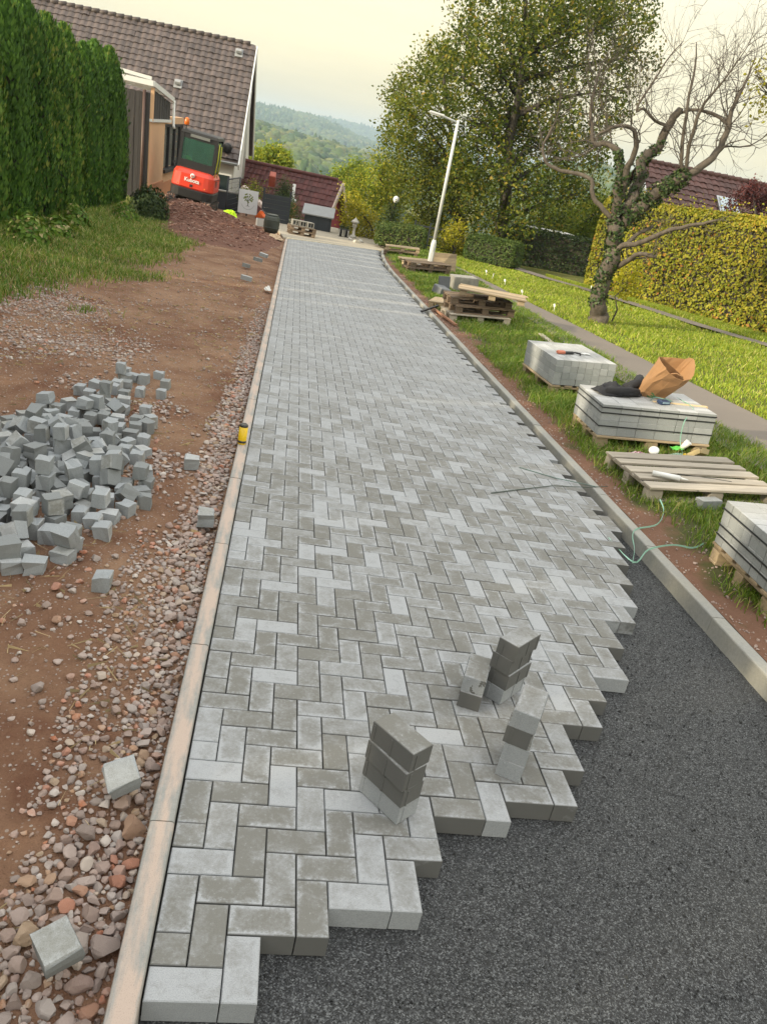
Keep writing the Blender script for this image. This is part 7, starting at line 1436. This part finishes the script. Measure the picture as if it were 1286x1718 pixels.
for k, (dx, lab) in enumerate(((-0.26, "left"), (0.0, "middle"), (0.26, "right"))):
    t = thing("hollow_block", lab + " grey hollow concrete block on the pallets at the street end", "block", (0.42 + dx, 28.2, 0.302), RAD(8 + 5*k), "hollow blocks at the street end", road=True); mb = MB()
    for (c_, d_) in (((0, 0, 0.015), (0.24, 0.36, 0.03)), ((0, 0, 0.175), (0.24, 0.36, 0.03)), ((-0.105, 0, 0.095), (0.03, 0.36, 0.13)), ((0.105, 0, 0.095), (0.03, 0.36, 0.13))): mb.box(c_, d_)
    mb.build("shell", M_CONC, t); mb = MB(); mb.box((0, 0, 0.095), (0.028, 0.34, 0.13)); mb.build("web", M_CONC, t)
for k, (x, y, lab) in enumerate(((2.06, 31.7, "left striped planter at the golden shrub"), (2.30, 31.9, "right striped planter at the golden shrub"))):
    t = thing("planter", lab, "planter", RP(x, y, 0.0), 0, "striped planters at the street end")
    mb = MB(); mb.lathe([(0.10, 0), (0.12, 0.30), (0.11, 0.32)], n=14); mb.build("pot", M_DARK, t)
    for a in (0.6, 2.2, 3.9, 5.3): mb = MB(); mb.box((0.114*math.cos(a), 0.114*math.sin(a), 0.16), (0.012, 0.05, 0.26), (0, 0, a)); mb.build("stripe", M_LIMESTONE, t)
    r_ = np.random.default_rng(k); P = r_.normal(0, 0.06, (120, 3)) + np.array([0, 0, 0.38]); V, F, R = leaf_cloud(P, 0.05, k); np_obj("foliage", V, F, M_DARKLEAF, t, attrs={"rnd": R})
t = thing("stone_lantern", "pale garden stone lantern in front of the golden shrub", "lantern", RP(2.62, 32.3, 0.0)); mb = MB(); mb.lathe([(0.13, 0), (0.11, 0.10), (0.06, 0.14), (0.055, 0.42), (0.12, 0.47)], n=10); mb.build("pedestal", M_LIMESTONE, t); mb = MB(); mb.lathe([(0.10, 0.47), (0.10, 0.62)], n=6); mb.build("light_box", M_LIMESTONE, t); mb = MB(); mb.lathe([(0.19, 0.62), (0.13, 0.70), (0.03, 0.78), (0.0, 0.84)], n=6); mb.build("cap", M_LIMESTONE, t)
for k, (x, y, q, lab) in enumerate(((2.62, 29.8, 0.17, "largest pale boulder at the street end"), (2.42, 30.9, 0.11, "small pale boulder beside the planters"), (2.85, 30.6, 0.12, "pale boulder beside the golden shrub"))):
    o = bpy.data.objects.new("boulder", np_mesh("boulder", *ST[k], M_LIMESTONE, smooth=True)); COL.objects.link(o); p = RP(x, y, q*0.35); o.location = p; o.scale = (q, q, q); tag(o, lab, "boulder", "pale boulders at the street end")
t = thing("garden_lamp", "black garden lamp post with a white globe behind the clipped hedge", "garden lamp", G(4.15, 32.4)); mb = MB(); mb.lathe([(0.10, 0), (0.06, 0.12), (0.035, 0.2), (0.035, 1.55), (0.06, 1.58)], n=10); mb.build("post", M_DARK, t); mb = MB(); mb.lathe([(0.03, 1.56), (0.09, 1.59), (0.13, 1.67), (0.13, 1.73), (0.09, 1.81), (0.02, 1.84)], n=16); mb.build("globe", M_GLOBE, t)
bough_tree("slim_yew", "slim dark yew standing beside the garden lamp", G(4.0, 32.1), [(G(4.0, 32.1) + Vector((0, 0, z)), r_) for z, r_ in ((0.5, 0.26), (0.85, 0.28), (1.2, 0.22), (1.45, 0.12))], 0.03, 1900, M_DARKLEAF, 0.07, 97)
t = thing("garden_fence", "dark garden railing behind the clipped hedge and lamp post", "fence", G(5.0, 31.6), RAD(-6)); mb = MB()
for z in (0.15, 0.5, 0.85): mb = MB(); mb.box((0.95, 0, z), (1.9, 0.03, 0.06)); mb.build("rail", M_ANTH, t)
for k in range(4): mb = MB(); mb.box((k*0.63, 0, 0.5), (0.06, 0.06, 1.05)); mb.build("post", M_ANTH, t)

# ------------------------------------------------------------------ haze filling the valley air
me = MB().box((100, 2000, 7), (7000, 5400, 150)).mesh("haze"); hz = bpy.data.objects.new("haze", me); COL.objects.link(hz); tag(hz, "pale bluish haze in the valley air", kind="stuff")
m = bpy.data.materials.new("haze"); m.use_nodes = True; nt = m.node_tree; nt.nodes.clear(); out = nt.nodes.new("ShaderNodeOutputMaterial"); pv = nt.nodes.new("ShaderNodeVolumePrincipled")
pv.inputs["Color"].default_value = (0.62, 0.80, 1.0, 1); pv.inputs["Density"].default_value = 0.00026; pv.inputs["Anisotropy"].default_value = 0.2
nt.links.new(pv.outputs[0], out.inputs["Volume"]); me.materials.append(m)
